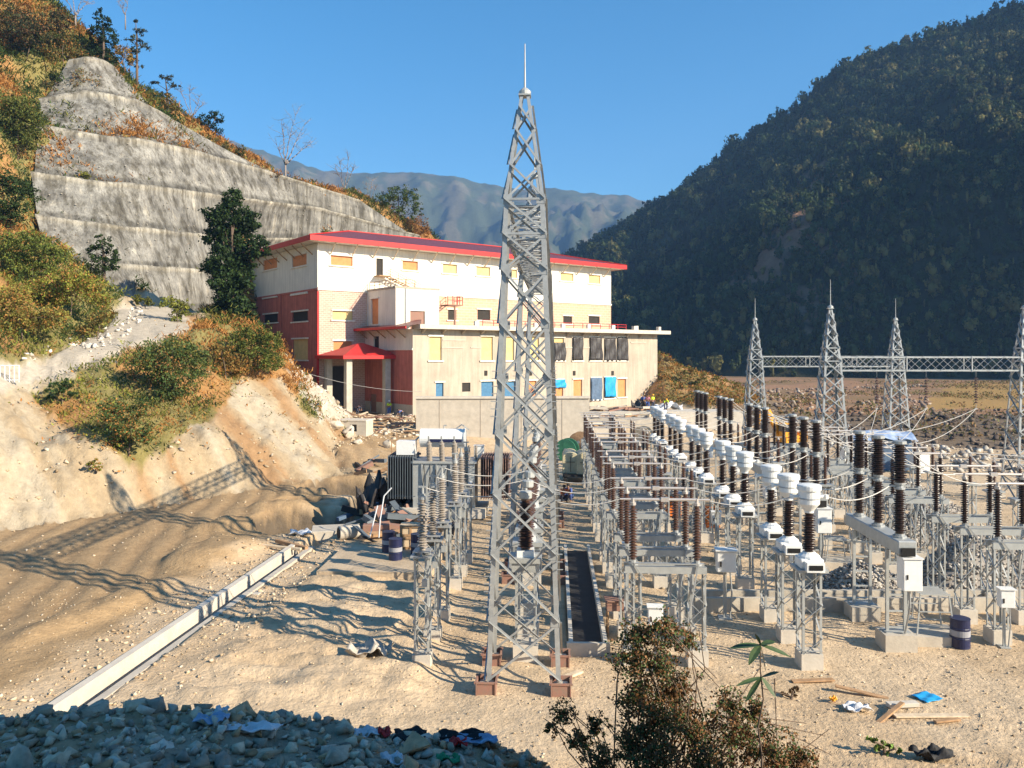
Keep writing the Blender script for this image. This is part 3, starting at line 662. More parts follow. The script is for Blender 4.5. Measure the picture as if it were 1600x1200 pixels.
def brick(name, a, b_, mo, sc_=1.0):
    m, t, bs = nmat(name); bs.inputs['Roughness'].default_value = .85
    tc = t.nodes.new('ShaderNodeTexCoord'); sp = t.nodes.new('ShaderNodeSeparateXYZ'); cb = t.nodes.new('ShaderNodeCombineXYZ')
    t.links.new(tc.outputs['Object'], sp.inputs[0]); ad = t.nodes.new('ShaderNodeMath'); ad.operation = 'ADD'
    t.links.new(sp.outputs[0], ad.inputs[0]); t.links.new(sp.outputs[1], ad.inputs[1]); t.links.new(ad.outputs[0], cb.inputs[0]); t.links.new(sp.outputs[2], cb.inputs[1])
    br = t.nodes.new('ShaderNodeTexBrick'); br.inputs['Scale'].default_value = sc_; br.inputs['Brick Width'].default_value = .75; br.inputs['Row Height'].default_value = .3
    br.inputs['Mortar Size'].default_value = .035; br.inputs['Color1'].default_value = (*a, 1); br.inputs['Color2'].default_value = (*b_, 1); br.inputs['Mortar'].default_value = (*mo, 1)
    t.links.new(cb.outputs[0], br.inputs['Vector'])
    n = t.nodes.new('ShaderNodeTexNoise'); n.inputs['Scale'].default_value = .4; n.inputs['Detail'].default_value = 6; t.links.new(tc.outputs['Object'], n.inputs['Vector'])
    mr = t.nodes.new('ShaderNodeMapRange'); mr.inputs[3].default_value = .8; mr.inputs[4].default_value = 1.2; t.links.new(n.outputs['Fac'], mr.inputs[0])
    vm = t.nodes.new('ShaderNodeVectorMath'); vm.operation = 'SCALE'; t.links.new(br.outputs['Color'], vm.inputs[0]); t.links.new(mr.outputs[0], vm.inputs['Scale'])
    t.links.new(vm.outputs[0], bs.inputs['Base Color']); return m
M['brick'] = brick('pink_brick', (.56, .36, .28), (.50, .30, .235), (.66, .52, .43), 1.3)
M['blockwork'] = brick('buff_blockwork', (.60, .36, .22), (.62, .33, .24), (.60, .45, .32), .8)
def metal_roof():
    m, t, bs = nmat('ribbed_roof_sheet'); bs.inputs['Roughness'].default_value = .45
    tc = t.nodes.new('ShaderNodeTexCoord'); wv = t.nodes.new('ShaderNodeTexWave'); wv.inputs['Scale'].default_value = 1.6; wv.bands_direction = 'X'
    t.links.new(tc.outputs['Object'], wv.inputs[0])
    r = t.nodes.new('ShaderNodeValToRGB'); r.color_ramp.elements[0].color = (.13, .035, .035, 1); r.color_ramp.elements[1].color = (.22, .05, .05, 1)
    t.links.new(wv.outputs['Fac'], r.inputs[0]); t.links.new(r.outputs[0], bs.inputs['Base Color'])
    bp = t.nodes.new('ShaderNodeBump'); bp.inputs['Distance'].default_value = .05; t.links.new(wv.outputs['Fac'], bp.inputs['Height']); t.links.new(bp.outputs[0], bs.inputs['Normal']); return m
M['roof'] = metal_roof()
def wall(name, m, org, ux, W, z0, z1, holes, parent, depth=.28, nrm=None):
    """upright wall from org along ux; holes are (a0,a1,z0,z1); reveals go inward"""
    org = Vector(org).to_3d() if len(org) == 2 else Vector(org); ux = Vector((ux[0], ux[1], 0)); inn = Vector((nrm[0], nrm[1], 0)) * -depth
    xs = sorted({0, W, *[h[0] for h in holes], *[h[1] for h in holes]}); zs = sorted({z0, z1, *[h[2] for h in holes], *[h[3] for h in holes]})
    xs = [x for x in xs if 0 <= x <= W]; zs = [z for z in zs if z0 <= z <= z1]
    b = MB(); pt = lambda a, z: Vector((org.x, org.y, 0)) + ux * a + Vector((0, 0, z))
    for xa, xb in zip(xs[:-1], xs[1:]):
        for za, zb in zip(zs[:-1], zs[1:]):
            mx, mz = (xa + xb) / 2, (za + zb) / 2
            if any(h[0] < mx < h[1] and h[2] < mz < h[3] for h in holes): continue
            b.add([pt(xa, za), pt(xb, za), pt(xb, zb), pt(xa, zb)], [(0, 1, 2, 3)])
    for h in holes:
        q = [pt(h[0], h[2]), pt(h[1], h[2]), pt(h[1], h[3]), pt(h[0], h[3])]
        for i_ in range(4):
            a, c = q[i_], q[(i_ + 1) % 4]; b.add([a, c, c + inn, a + inn], [(0, 1, 2, 3)])
    return b.build(name, m, parent)
def fill(kind, m, org, ux, h, nrm, parent, depth=.2, frame=True):
    """a boarded window: thick panel set in the opening, sill and lintel"""
    ux3 = Vector((ux[0], ux[1], 0)); n3 = Vector((nrm[0], nrm[1], 0)); o3 = Vector((org[0], org[1], 0))
    c = o3 + ux3 * (h[0] + h[1]) / 2 + Vector((0, 0, (h[2] + h[3]) / 2)); W, H = h[1] - h[0], h[3] - h[2]
    mt = Matrix((ux3, n3, Vector((0, 0, 1)))).transposed()
    w_ = MB().box(c - n3 * depth, (W + .02, .06, H + .02), mtx=mt).build(kind, m, parent)
    if frame:
        b = MB(); 
        b.box(c + n3 * .06 + Vector((0, 0, -H / 2 - .09)), (W + .5, .2, .17), mtx=mt); b.build('sill', M['raw_render'] if m is M['bluebd'] else M['cream'], w_)
        MB().box(c + n3 * .04 + Vector((0, 0, H / 2 + .1)), (W + .4, .14, .18), mtx=mt).build('lintel', M['cream'], w_)
    return w_
SPL = 14.8; EAVE = 20.3; LX = 49.0; WY = 21.5
# front wall (local y = 0), normal -y
nF = (0, -1); nL = (-1, 0)
def prj(l, t, r, bt, yl):
    a, c = fx(l, yl), fx(r, yl); x = (a + c) / 2; return (a, c, fz(bt, x, yl), fz(t, x, yl))
up = [prj(517, 400, 551, 415, 0), prj(629, 408, 653, 422, 0), prj(692, 413, 714, 427, 0), prj(744.5, 417, 766, 431, 0), prj(790, 421, 808, 434, 0), prj(876, 427, 896, 439, 0), prj(920, 430, 938, 443, 0)]
door_up = prj(588, 404, 598.5, 431, 0)
wall('upper_wall', M['cream'], (0, 0), (1, 0), LX, SPL, EAVE, up + [door_up], house, nrm=nF)
for k, h_ in enumerate(up): fill('boarded_window', M['board'] if k < 2 else M['yboard'], (0, 0), (1, 0), h_, nF, house)
fill('doorway', M['dark'], (0, 0), (1, 0), door_up, nF, house, frame=False)
lw = [prj(520, 486, 551, 500, 0), prj(521, 533, 550, 547, 0)]
wall('lower_wall', M['brick'], (0, 0), (1, 0), 6.4, 0, SPL - .002, lw, house, nrm=nF)
for h_ in lw: fill('boarded_window', M['yboard'] if h_ is lw[0] else M['board'], (0, 0), (1, 0), h_, nF, house)
bw = [prj(a, 484 if a < 800 else 494, c, 500 if a < 800 else 506, 0) for a, c in ((700, 713), (746, 766), (880, 894), (920, 937))]
wall('lower_wall', M['blockwork'], (6.4, 0), (1, 0), LX - 6.4, 0, SPL - .002, [(a - 6.4, c - 6.4, d, e) for a, c, d, e in bw], house, nrm=nF)
for h_ in bw: fill('window', M['dark'], (0, 0), (1, 0), h_, nF, house)
# band course
MB().box((LX / 2, -.05, SPL), (LX + .1, .14, .22)).build('band_course', M['cream'], house)
# left end wall: along +y from the corner, normal -x ; columns measured on the photograph
def prl(l, t, r, bt): 
    a, c = fy(r, 0), fy(l, 0); y = (a + c) / 2; return (a, c, fz(bt, 0, y), fz(t, 0, y))
ul = [prl(456, 399, 479, 416), prl(411, 405, 433, 421)]
wall('end_wall', M['cream'], (0, 0), (0, 1), WY, SPL, EAVE, ul, house, nrm=nL)
for h_ in ul: fill('boarded_window', M['board'], (0, 0), (0, 1), h_, nL, house)
ll = [prl(456, 444, 480, 458.5), prl(412, 450, 433, 464), prl(456.5, 487, 481, 502), prl(412, 491, 434, 504), prl(457, 530, 481, 562)]
ll = [(a, c, d, min(e, SPL - .3)) for a, c, d, e in ll]
wall('end_wall', M['red_render'], (0, 0), (0, 1), WY, 0, SPL - .002, ll, house, nrm=nL)
for k, h_ in enumerate(ll): fill('window' if k in (2, 3) else 'boarded_window', M['dark'] if k in (2, 3) else (M['board'] if k != 4 else M['yboard']), (0, 0), (0, 1), h_, nL, house)
MB().box((-.03, WY / 2, SPL), (.14, WY, .25)).build('band_course', M['red_render'], house)
for y in (11.2,): MB().box((-.08, y, SPL / 2), (.12, .16, SPL)).build('downpipe', M['red_render'], house)
MB().box((-.02, -.03, SPL / 2 - .1), (.22, .24, SPL - .3)).build('corner_strip', M['red_roof'], house)
MB().box((-.02, -.03, SPL + 2.7), (.2, .22, 5.0)).build('corner_strip', M['cream'], house)
# far walls
b = MB(); b.add([(LX, 0, 0), (LX, WY, 0), (LX, WY, EAVE), (LX, 0, EAVE)], [(0, 1, 2, 3)]); b.add([(0, WY, 0), (0, WY, EAVE), (LX, WY, EAVE), (LX, WY, 0)], [(0, 1, 2, 3)])
b.build('rear_wall', M['red_render'], house)
# roof: hip with fascia, soffit
OV = 1.7; RZ = EAVE + .25; rt = 3.3
x0, x1, y0, y1 = -OV, LX + OV, -OV, WY + OV
b = MB(); ym = WY / 2
b.add([(x0, y0, RZ + .35), (x1, y0, RZ + .35), (x1, y1, RZ + .35), (x0, y1, RZ + .35), (x0 + 11, ym, RZ + rt), (x1 - 11, ym, RZ + rt)],
      [(0, 1, 5, 4), (1, 2, 5), (2, 3, 4, 5), (3, 0, 4)])
rf = b.build('roof', M['roof'], house)
b = MB()
for a, c, s_ in (((x0 + x1) / 2, y0, (x1 - x0 + .1, .12, .62)), ((x0 + x1) / 2, y1, (x1 - x0 + .1, .12, .62))): b.box((a, c, RZ + .08), s_)
for a in (x0, x1): b.box((a, ym, RZ + .08), (.12, y1 - y0 - .14, .62))
b.build('fascia', M['red_roof'], rf)
MB().bar((x0, y0, RZ + .42), (x0 + 11, ym, RZ + rt + .06), .3, .12).bar((x0, y1, RZ + .42), (x0 + 11, ym, RZ + rt + .06), .3, .12).bar((x0 + 11, ym, RZ + rt + .06), (x1 - 11, ym, RZ + rt + .06), .3, .12).bar((x1, y0, RZ + .42), (x1 - 11, ym, RZ + rt + .06), .3, .12).build('ridge_cap', M['red_roof'], rf)
MB().box(((x0 + x1) / 2, ym, RZ - .18), (x1 - x0 - .14, y1 - y0 - .14, .06)).build('soffit', M['cream'], rf)
for k in range(17):
    x = 1.6 + k * (LX - 3.2) / 16; MB().bar((x, -.02, EAVE - 1.25), (x, -OV + .2, EAVE - .02), .11).build('eave_strut', M['pale_wood'], house)
for k in range(8):
    y = 1.5 + k * 2.6; MB().bar((-.02, y, EAVE - 1.25), (-OV + .2, y, EAVE - .02), .11).build('eave_strut', M['wood'], house)
# concrete wing in front
AX, BX, AY, WH = 6.2, 46.9, -11.45, 9.9
tops = [(671, 690, 'y'), (752, 770, 'y'), (787, 803, 'y'), (828, 842, 'y'), (866, 881, 't'), (895, 909.5, 't'), (922, 938, 't'), (945, 960, 't'), (965, 979, 't')]
bots = [(681, 693, 598, 621, 'b'), (722, 735, 598, 612, 'd'), (752, 771, 596, 620, 'b'), (786, 805, 596, 620, 'b'), (822, 838, 595, 622, 'o'), (867, 880, 594, 625, 'o'), (896, 909.5, 593, 625, 'o'), (924, 938, 591, 624, 'n'), (945, 960, 590, 622, 'c'), (965.5, 978, 592, 620, 'o')]
hT = [prj(a, 526 if q == 'y' else 528, c, 563, AY) for a, c, q in tops]; hB = [prj(a, t_, c, bb, AY) for a, c, t_, bb, q in bots]
hs = [(a - AX, c - AX, d, e) for a, c, d, e in hT + hB]
ml = {'y': M['yboard'], 't': M['yboard'], 'b': M['bluebd'], 'd': M['dark'], 'o': M['board'], 'n': M['dark'], 'c': M['dark']}
wall('wing_wall', M['raw_render'], (AX, AY), (1, 0), BX - AX, -3, WH, hs, house, nrm=nF)
for h_, q in zip(hT + hB, [t_[2] for t_ in tops] + [t_[4] for t_ in bots]): fill('window' if q in 'dnc' else 'boarded_window', ml[q], (0, AY), (1, 0), h_, nF, house, frame=(q not in 'd'))
# small vents
for a in (755 + 4, 829, 897, 957):
    x = fx(a, AY); z = fz(583, x, AY); MB().box((x, AY - .01, z), (.42, .12, .6)).build('vent', M['dark'], house)
# left face of the wing (shaded): plinth concrete, red, pink render above
la = [prl(0, 0, 0, 0)] if False else []
yA = 0 - AY
def fyw(px): return fy(px, AX)
hd = (fyw(588) - AY, fyw(577) - AY) if False else None
hs = sorted([fyw(588), fyw(578)]); zz0, zz1 = 0.0, fz(617, AX, hs[0])
hu = sorted([fyw(592), fyw(584)]); zu0, zu1 = fz(545, AX, hu[0]), fz(530, AX, hu[0])
W_ = -AY
wall('wing_side_wall', M['concrete'], (AX, AY), (0, 1), W_, -3, 1.3, [(hs[0] - AY, hs[1] - AY, zz0, 1.3)], house, nrm=nL)
wall('wing_side_wall', M['red_render'], (AX, AY), (0, 1), W_, 1.302, 7.6, [(hs[0] - AY, hs[1] - AY, 1.302, max(zz1, 2.2))], house, nrm=nL)
wall('wing_side_wall', M['cream'], (AX, AY), (0, 1), W_, 7.602, WH, [(hu[0] - AY, hu[1] - AY, 7.8, 9.2)], house, nrm=nL)
fill('door', M['redoxide'], (AX, AY), (0, 1), (hs[0] - AY, hs[1] - AY, 0, max(zz1, 2.2)), nL, house, frame=False)
fill('window', M['dark'], (AX, AY), (0, 1), (hu[0] - AY, hu[1] - AY, 7.8, 9.2), nL, house)
MB().box((AX - .03, AY / 2, 7.6), (.14, W_, .2)).build('band_course', M['cream'], house)
b = MB(); b.add([(BX, AY, -3), (BX, 0, -3), (BX, 0, WH), (BX, AY, WH)], [(0, 1, 2, 3)]); b.add([(AX, AY, WH), (BX, AY, WH), (BX, 0, WH), (AX, 0, WH)], [(0, 1, 2, 3)])
b.build('wing_roof_deck', M['raw_render'], house)
# overhanging parapet slab and brackets
MB().box(((AX + .2 + BX + 1.4) / 2, AY - .35, WH + .25), (BX + 1.2 - AX, 1.9, .5)).box((BX + .6, AY / 2, WH + .25), (1.6, -AY - 1.3, .498)).build('parapet', M['pale_concrete'], house)
for k in range(15):
    x = AX + 1.2 + k * 2.75; b = MB(); b.add([(x - .1, AY, WH - .55), (x + .1, AY, WH - .55), (x + .1, AY - .9, WH - .01), (x - .1, AY - .9, WH - .01), (x - .1, AY, WH - .01), (x + .1, AY, WH - .01)], [(0, 1, 2, 3), (0, 3, 4), (1, 5, 2), (3, 2, 5, 4)])
    b.build('bracket', M['raw_render'], house)
for x in (BX - 4.5, BX + .6): MB().box((x, AY + .3, WH + .8), (.5, .5, .6)).build('stub_post', M['pale_concrete'], house)
# string course between wing storeys: short grooves
for a, c in ((690, 724), (735, 752), (855, 866), (882, 895), (911, 922)):
    MB().box(((fx(a, AY) + fx(c, AY)) / 2, AY - .02, fz(543, fx(a, AY), AY)), (fx(c, AY) - fx(a, AY), .08, .14)).build('string_course', M['concrete'], house)
for x in (AX + 5.6, BX - 4): MB().box((x, AY - .02, WH - 1.2), (3.2, .1, .16)).build('string_course', M['concrete'], house)
# red lean-to eave on the left of the wing
b = MB(); b.add([(AX - 1.5, AY - 1.1, WH + .25), (AX - 1.5, 0, WH + .25), (AX + 3.2, 0, WH + 1.25), (AX + 3.2, AY + 3.4, WH + 1.25), (AX + .4, AY - 1.1, WH + .55)], [(0, 4, 3, 2, 1)]); b.build('side_roof', M['roof'], house)
MB().box((AX - 1.5, AY / 2 - .5, WH + .12), (.12, -AY + 1.1, .3)).build('side_fascia', M['red_roof'], house)
for k in range(5): MB().bar((AX - .02, AY + 1.6 + k * 2.3, WH - .95), (AX - 1.4, AY + 1.6 + k * 2.3, WH + .1), .1).build('eave_strut', M['wood'], house)
# stair tower on the wing roof
TX0, TX1, TY = 6.5, 12.5, -7.1
hd2 = sorted([fy(591, TX0), fy(580, TX0)])
wall('tower_side_wall', M['cream'], (TX0, TY), (0, 1), -TY, WH, SPL, [(hd2[0] - TY, hd2[1] - TY, WH + .8, WH + 3.9)], house, nrm=nL)
fill('window', M['board'], (TX0, TY), (0, 1), (hd2[0] - TY, hd2[1] - TY, WH + .8, WH + 3.9), nL, house)
dr = prj(641, 487, 664, 503, TY)
wall('tower_front_wall', M['cream'], (TX0, TY), (1, 0), TX1 - TX0, WH, SPL, [(max(.2, dr[0] - TX0), dr[1] - TX0, WH + .01, WH + 2.3)], house, nrm=nF)
fill('doorway', M['redoxide'], (TX0, TY), (1, 0), (max(.2, dr[0] - TX0), dr[1] - TX0, WH + .01, WH + 2.3), nF, house, frame=False)
b = MB(); b.add([(TX0, TY, SPL), (TX1, TY, SPL), (TX1, 0, SPL), (TX0, 0, SPL)], [(0, 1, 2, 3)]); b.add([(TX1, TY, WH), (TX1, 0, WH), (TX1, 0, SPL), (TX1, TY, SPL)], [(0, 1, 2, 3)]); b.build('tower_deck', M['cream'], house)
MB().box(((TX0 + TX1) / 2, TY + .1, SPL + .12), (TX1 - TX0 + .2, .3, .22)).box((TX0 + .05, TY / 2, SPL + .12), (.3, -TY - .3, .218)).build('tower_coping', M['raw_render'], house)
# railings, steel stairs
def rail(pts, h_, name, m, par, step=1.2):
    b = MB()
    for a, c in zip(pts[:-1], pts[1:]):
        a, c = Vector(a), Vector(c)
        for z in (h_, h_ * .55): b.bar(a + Vector((0, 0, z)), c + Vector((0, 0, z)), .06)
        n = max(1, int((c - a).length / step))
        for q in range(n + 1): p = a.lerp(c, q / n); b.bar(p, p + Vector((0, 0, h_)), .06)
    return b.build(name, m, par)
rail([(TX0 + .2, -.3, SPL + .2), (TX0 + .2, TY + .3, SPL + .2), (TX0 + 2.8, TY + .3, SPL + .2)], .9, 'railing', M['wood'], house)
dx = (door_up[0] + door_up[1]) / 2; dz = door_up[2]
b = MB(); b.box((dx, -.7, dz - .1), (1.6, 1.4, .12))
for q in range(13):
    t_ = q / 12; b.box((dx + .8 + 4.6 * t_, -.8, dz - .15 - (dz - SPL - .2) * t_), (.3, .9, .06))
for y in (-.35, -1.25): b.bar((dx + .8, y, dz - .2), (dx + 5.4, y, SPL + .1), .16, .08)
for y in (-.35, -1.25): b.bar((dx + .8, y, dz + .8), (dx + 5.4, y, SPL + 1.1), .05)
for q in range(5): b.bar((dx + .8 + 1.15 * q, -1.25, dz - .2 - q * (dz - SPL) / 4), (dx + .8 + 1.15 * q, -1.25, dz + .8 - q * (dz - SPL) / 4), .05)
b.build('steel_stair', M['wood'], house)
sx = fx(698, TY + 2); b = MB()
b.box((sx, TY + 1, WH + 3.2), (2.2, 2.0, .12)); b.bar((sx, TY + .2, WH), (sx, TY + .2, WH + 3.2), .18)
for q in range(12): t_ = q / 11; b.box((sx - 1.1 - 4.0 * t_, TY + 1, WH + 3.1 - 3.0 * t_), (.32, 1.0, .06))
for y in (TY + .5, TY + 1.5): b.bar((sx - 1.1, y, WH + 3.1), (sx - 5.1, y, WH + .1), .2, .08)
b.build('steel_stair', M['redoxide'], house)
rail([(sx - 1.1, TY + .1, WH + 3.2), (sx + 1.1, TY + .1, WH + 3.2), (sx + 1.1, TY + 2, WH + 3.2)], 1.1, 'railing', M['red_roof'], house, .6)
rail([(sx - 5.1, TY + .5, WH + .3), (sx - 1.1, TY + .5, WH + 3.2)], 1.0, 'railing', M['redoxide'], house, .9)
rail([(AX + 10, AY + .4, WH + .5), (BX - 6, AY + .4, WH + .5)], .75, 'railing', M['red_roof'], house, 1.6)
for k in range(7):
    x = AX + 9 + k * 4.6; MB().box((x, AY + .3, WH + .8), (.55, .35, .65)).build('stub_post', M['cream'], house)
# drain stack on tower front
MB().bar((TX0 + 1.3, TY - .1, WH), (TX0 + 1.3, TY - .1, SPL), .1).build('downpipe', M['galv'], house)
# entrance porch with red hip roof
PH = fz(556, 3.5, -6.2)
b = MB(); q0, q1, r0, r1 = -.4, 7.2, -7.6, -.02
xm = 3.4
b.add([(q0, r0, PH), (q1, r0, PH), (q1, r1, PH), (q0, r1, PH), (xm, -3.8, PH + 1.5), (xm + .6, -3.8, PH + 1.5)], [(0, 1, 5, 4), (1, 2, 5), (2, 3, 4, 5), (3, 0, 4)])
pr = b.build('porch_roof', M['red_roof'], house)
MB().box(((q0 + q1) / 2, r0, PH - .15), (q1 - q0 + .1, .1, .4)).box((q0, (r0 + r1) / 2, PH - .15), (.1, r1 - r0 - .1, .4)).box((q1, (r0 + r1) / 2, PH - .15), (.1, r1 - r0 - .1, .4)).build('fascia', M['red_roof'], pr)
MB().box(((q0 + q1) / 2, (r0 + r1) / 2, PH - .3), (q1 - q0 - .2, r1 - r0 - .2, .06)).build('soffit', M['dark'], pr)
for x, y in ((.6, -6.7), (5.4, -6.9), (.6, -1.6)): MB().box((x, y, PH / 2 - 1.6), (.7, .7, PH + 2.5)).build('porch_column', M['concrete'], house)
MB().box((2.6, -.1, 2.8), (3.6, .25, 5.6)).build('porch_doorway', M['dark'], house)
# hanging sheets over window openings
def sheet(name, m, h_, label, cat='tarpaulin', sk=0.0, dz=0.0, grp=None, seed=0, wf=1.1, hf=1.03):
    a, c, d, e = h_; r = random.Random(seed); n, k = 10, 14; vs = []; W, H = (c - a) * wf, (e - d) * hf; xc = (a + c) / 2
    for j in range(k + 1):
        for i_ in range(n + 1):
            u, v = i_ / n - .5, j / k
            x = xc + u * W * (1 + .18 * sk * v) + sk * .25 * v * math.sin(v * 3); z = e + .1 + dz - v * H - (.25 * abs(u) * r.uniform(.6, 1.2) if j == k else 0)
            y = AY - .16 - .1 * math.sin(u * 17 + v * 2.5 + seed) * (.3 + v) - .05 * math.sin(v * 9 + u * 6 + seed * 2)
            vs.append((x, y, z))
    ff = [(j * (n + 1) + i_, j * (n + 1) + i_ + 1, (j + 1) * (n + 1) + i_ + 1, (j + 1) * (n + 1) + i_) for j in range(k) for i_ in range(n)]
    b = MB(); b.add(vs, ff); o = b.build(name, m, smooth=True); o.location = house.location; o.rotation_euler = house.rotation_euler
    s_ = o.modifiers.new('thick', 'SOLIDIFY'); s_.thickness = .02
    return tag(o, label, cat, grp)
nth = ['leftmost', 'second from left', 'middle', 'second from right', 'rightmost']
for k in range(5):
    sheet('plastic_sheet', M['black_tarp'], hT[4 + k], 'grey black plastic sheet over an upper wing window, %s of five' % nth[k], grp='black sheets over the upper windows', seed=k, sk=(.9, .1, .8, .5, .1)[k], hf=(.8, 1, 1, 1, 1.02)[k], dz=(-.7, 0, 0, -.15, 0)[k])
sheet('tarpaulin', M['navy_tarp'], hB[7], 'slate blue tarpaulin hanging over a lower window beside the bright blue one', seed=7, sk=.4, wf=1.2, hf=1.08)
sheet('tarpaulin', M['blue_tarp'], hB[8], 'bright blue tarpaulin hanging over a lower window of the concrete wing', seed=8, sk=.1, wf=1.15, hf=.95)
sheet('tarpaulin', M['blue_tarp'], hB[5], 'small torn bright blue tarpaulin draped on the top of an orange boarded window', seed=9, sk=.6, wf=1.3, hf=.4)
# concrete retaining box in front of the wing, behind the transformer
def plant_box(name, c, s_, m, label, cat, rz=0.0):
    b = MB().box((0, 0, s_[2] / 2), s_); o = b.build(name, m); o.location = c; o.rotation_euler = (0, 0, rz); bv = o.modifiers.new('bevel', 'BEVEL'); bv.width = .03; return tag(o, label, cat)
A_ = P(650, 625, 78); rz0 = .04
rw = empty('concrete_wall', (A_.x, 78, 0), rz0, 'tall plain concrete wall standing behind the transformer', 'retaining wall')
hh = CZ - (623 - HZ) / F * 78
MB().box((8.5, .3, hh / 2), (17, .6, hh)).build('wall', M['concrete'], rw)
MB().box((8.5, .3, hh + .1), (17.1, .9, .2)).build('coping', M['pale_concrete'], rw)
for k in range(4): MB().box((4.3 + 4 * k - 2, -.01, hh / 2), (.05, .04, hh - .3)).build('joint', M['raw_render'], rw)
# stepped concrete terraces right of it
for k, (yy, tp, bt) in enumerate(((80.5, 668, 690), (83, 655, 668), (86, 643, 655))):
    a = P(868 - k * 4, tp, yy); c = P(960 + k * 60, tp, yy); z = a.z
    b = MB().box(((a.x + c.x) / 2, yy + 1.5, z / 2), (c.x - a.x, 3, z)); o = b.build('terrace_wall', M['pale_concrete'] if k != 1 else M['concrete'])
    tag(o, 'pale concrete terrace step before the wing, %s of three' % ('lowest', 'middle one', 'highest')[k], 'terrace wall', 'concrete terraces before the power house')
# ------------------------------------------------------------------ switchyard
def yd(a, Y): return Vector((a + .05 * Y, Y, 0))       # yard coordinates: offset a, distance Y
YRZ = -math.atan(.05)
def ins_prof(h, r0, r1, n, cap=.05):
    """porcelain string: sheds of alternating size on a core"""
    p = [(r0 * .9, 0), (r0 * .9, .06)]; st = (h - .14) / n
    for k in range(n):
        z = .07 + k * st; rr = r1 if k % 2 == 0 else r1 * .86
        p += [(r0 * .72, z), (rr, z + st * .22), (rr * .97, z + st * .36), (r0 * .72, z + st * .8)]
    p += [(r0 * .9, h - .06), (r0 * .9, h)]; return p
def insul(name, m, h, r0, r1, n, parent, loc, seg=12):
    return MB().lathe(ins_prof(h, r0, r1, n), (0, 0, 0), seg).build(name, m, parent, smooth=False, loc=loc)
def lattice(b, w, h, z0, w2=None, n=None, t=.06, br=.045, cx=0, cy=0):
    w2 = w2 or w; n = n or max(2, round((h - z0) / (w * 1.15)))
    cor = lambda i, z: Vector((cx + (1 if i in (1, 2) else -1) * (w + (w2 - w) * (z - z0) / (h - z0)) / 2, cy + (1 if i in (2, 3) else -1) * (w + (w2 - w) * (z - z0) / (h - z0)) / 2, z))
    for i in range(4):
        e = Vector((-1 if i in (1, 2) else 1, 0, 0)); g_ = Vector((0, -1 if i in (2, 3) else 1, 0)); b.angle(cor(i, z0), cor(i, h), t, .012, e, g_)
    for k in range(n):
        za, zb = z0 + (h - z0) * k / n, z0 + (h - z0) * (k + 1) / n
        for i in range(4):
            j = (i + 1) % 4
            p, q = (cor(i, za), cor(j, zb)) if (k + i) % 2 == 0 else (cor(j, za), cor(i, zb)); b.bar(p, q, br, .012)
        if k == 0:
            for i in range(4): b.bar(cor(i, za + .12), cor((i + 1) % 4, za + .12), br, .012)
def pedestal(par, w=.55, h=.45, cx=0, cy=0, z0=-.25):
    o = MB().box((cx, cy, (h + z0) / 2), (w, w, h - z0)).build('concrete_pedestal', M['pale_concrete'], par); return o
def cabinet(name, w, d, h, par, loc, m=None):
    b = MB().box((0, 0, 0), (w, d, h)); o = b.build(name, m or M['white_paint'], par, loc=loc)
    bv = o.modifiers.new('bevel', 'BEVEL'); bv.width = .02
    MB().box((-w * .3, -d / 2 - .012, -.05), (.04, .02, .14)).build('door_handle', M['dark_glass'], o)
    MB().box((0, 0, h / 2 + .02), (w + .06, d + .08, .03)).build('cap', m or M['white_paint'], o); return o

# --- surge arresters (left, grey porcelain on lattice stands)
def make_arrester(pm=None, stack=1):
    r = empty('surge_arrester', (0, 0, 0), YRZ)
    pedestal(r, .52); b = MB(); lattice(b, .44, 3.2, .42, n=6); b.build('lattice_stand', M['galv_new'], r)
    MB().box((0, 0, 3.24), (.62, .62, .05)).box((-.2, 0, 3.31), (.06, .06, .1)).box((.2, 0, 3.31), (.06, .06, .1)).box((0, .2, 3.31), (.06, .06, .1)).box((0, -.2, 3.31), (.06, .06, .1)).box((0, 0, 3.37), (.5, .5, .03)).build('base_plate', M['galv'], r)
    insul('insulator', pm or M['grey_porcelain'], 1.45, .1, .165, 17, r, (0, 0, 3.39))
    b = MB(); b.lathe([(.11, 0), (.11, .09), (.07, .1), (.07, .16), (.035, .17), (.03, .38)], n=10); b.bar((-.12, 0, .36), (.12, 0, .36), .05); b.build('terminal_cap', M['galv'], r, loc=(0, 0, 4.84))
    b = MB(); b.box((.1, -.24, 2.5), (.16, .1, .2)); b.bar((.1, -.24, 2.6), (.1, -.1, 3.24), .025); b.build('surge_counter', M['galv_new'], r)
    return r
def rowput(proto, first, a, bays, Y0, pitch, label, cat, grp, ph=3, dph=2.0, skip=(), jit=.0):
    out = []; n = 0
    for k in range(bays):
        for q in range(ph):
            if (k, q) in skip: continue
            o = proto if not first[0] else fast_copy(proto); first[0] = True
            o.location = yd(a, Y0 + pitch * k + dph * q); o.location.z = 0
            o.rotation_euler.z = YRZ + random.uniform(-jit, jit)
            tag(o, label % ORD[min(n, 14)], cat, grp); n += 1; out.append(o)
    return out
PITCH = 7.7
sa = make_arrester()
ARR = rowput(sa, [False], -3.72, 2, 23.0, PITCH, 'grey surge arrester on lattice stand left of the big tower, %s of its row', 'surge arrester', 'surge arresters left of the tower')
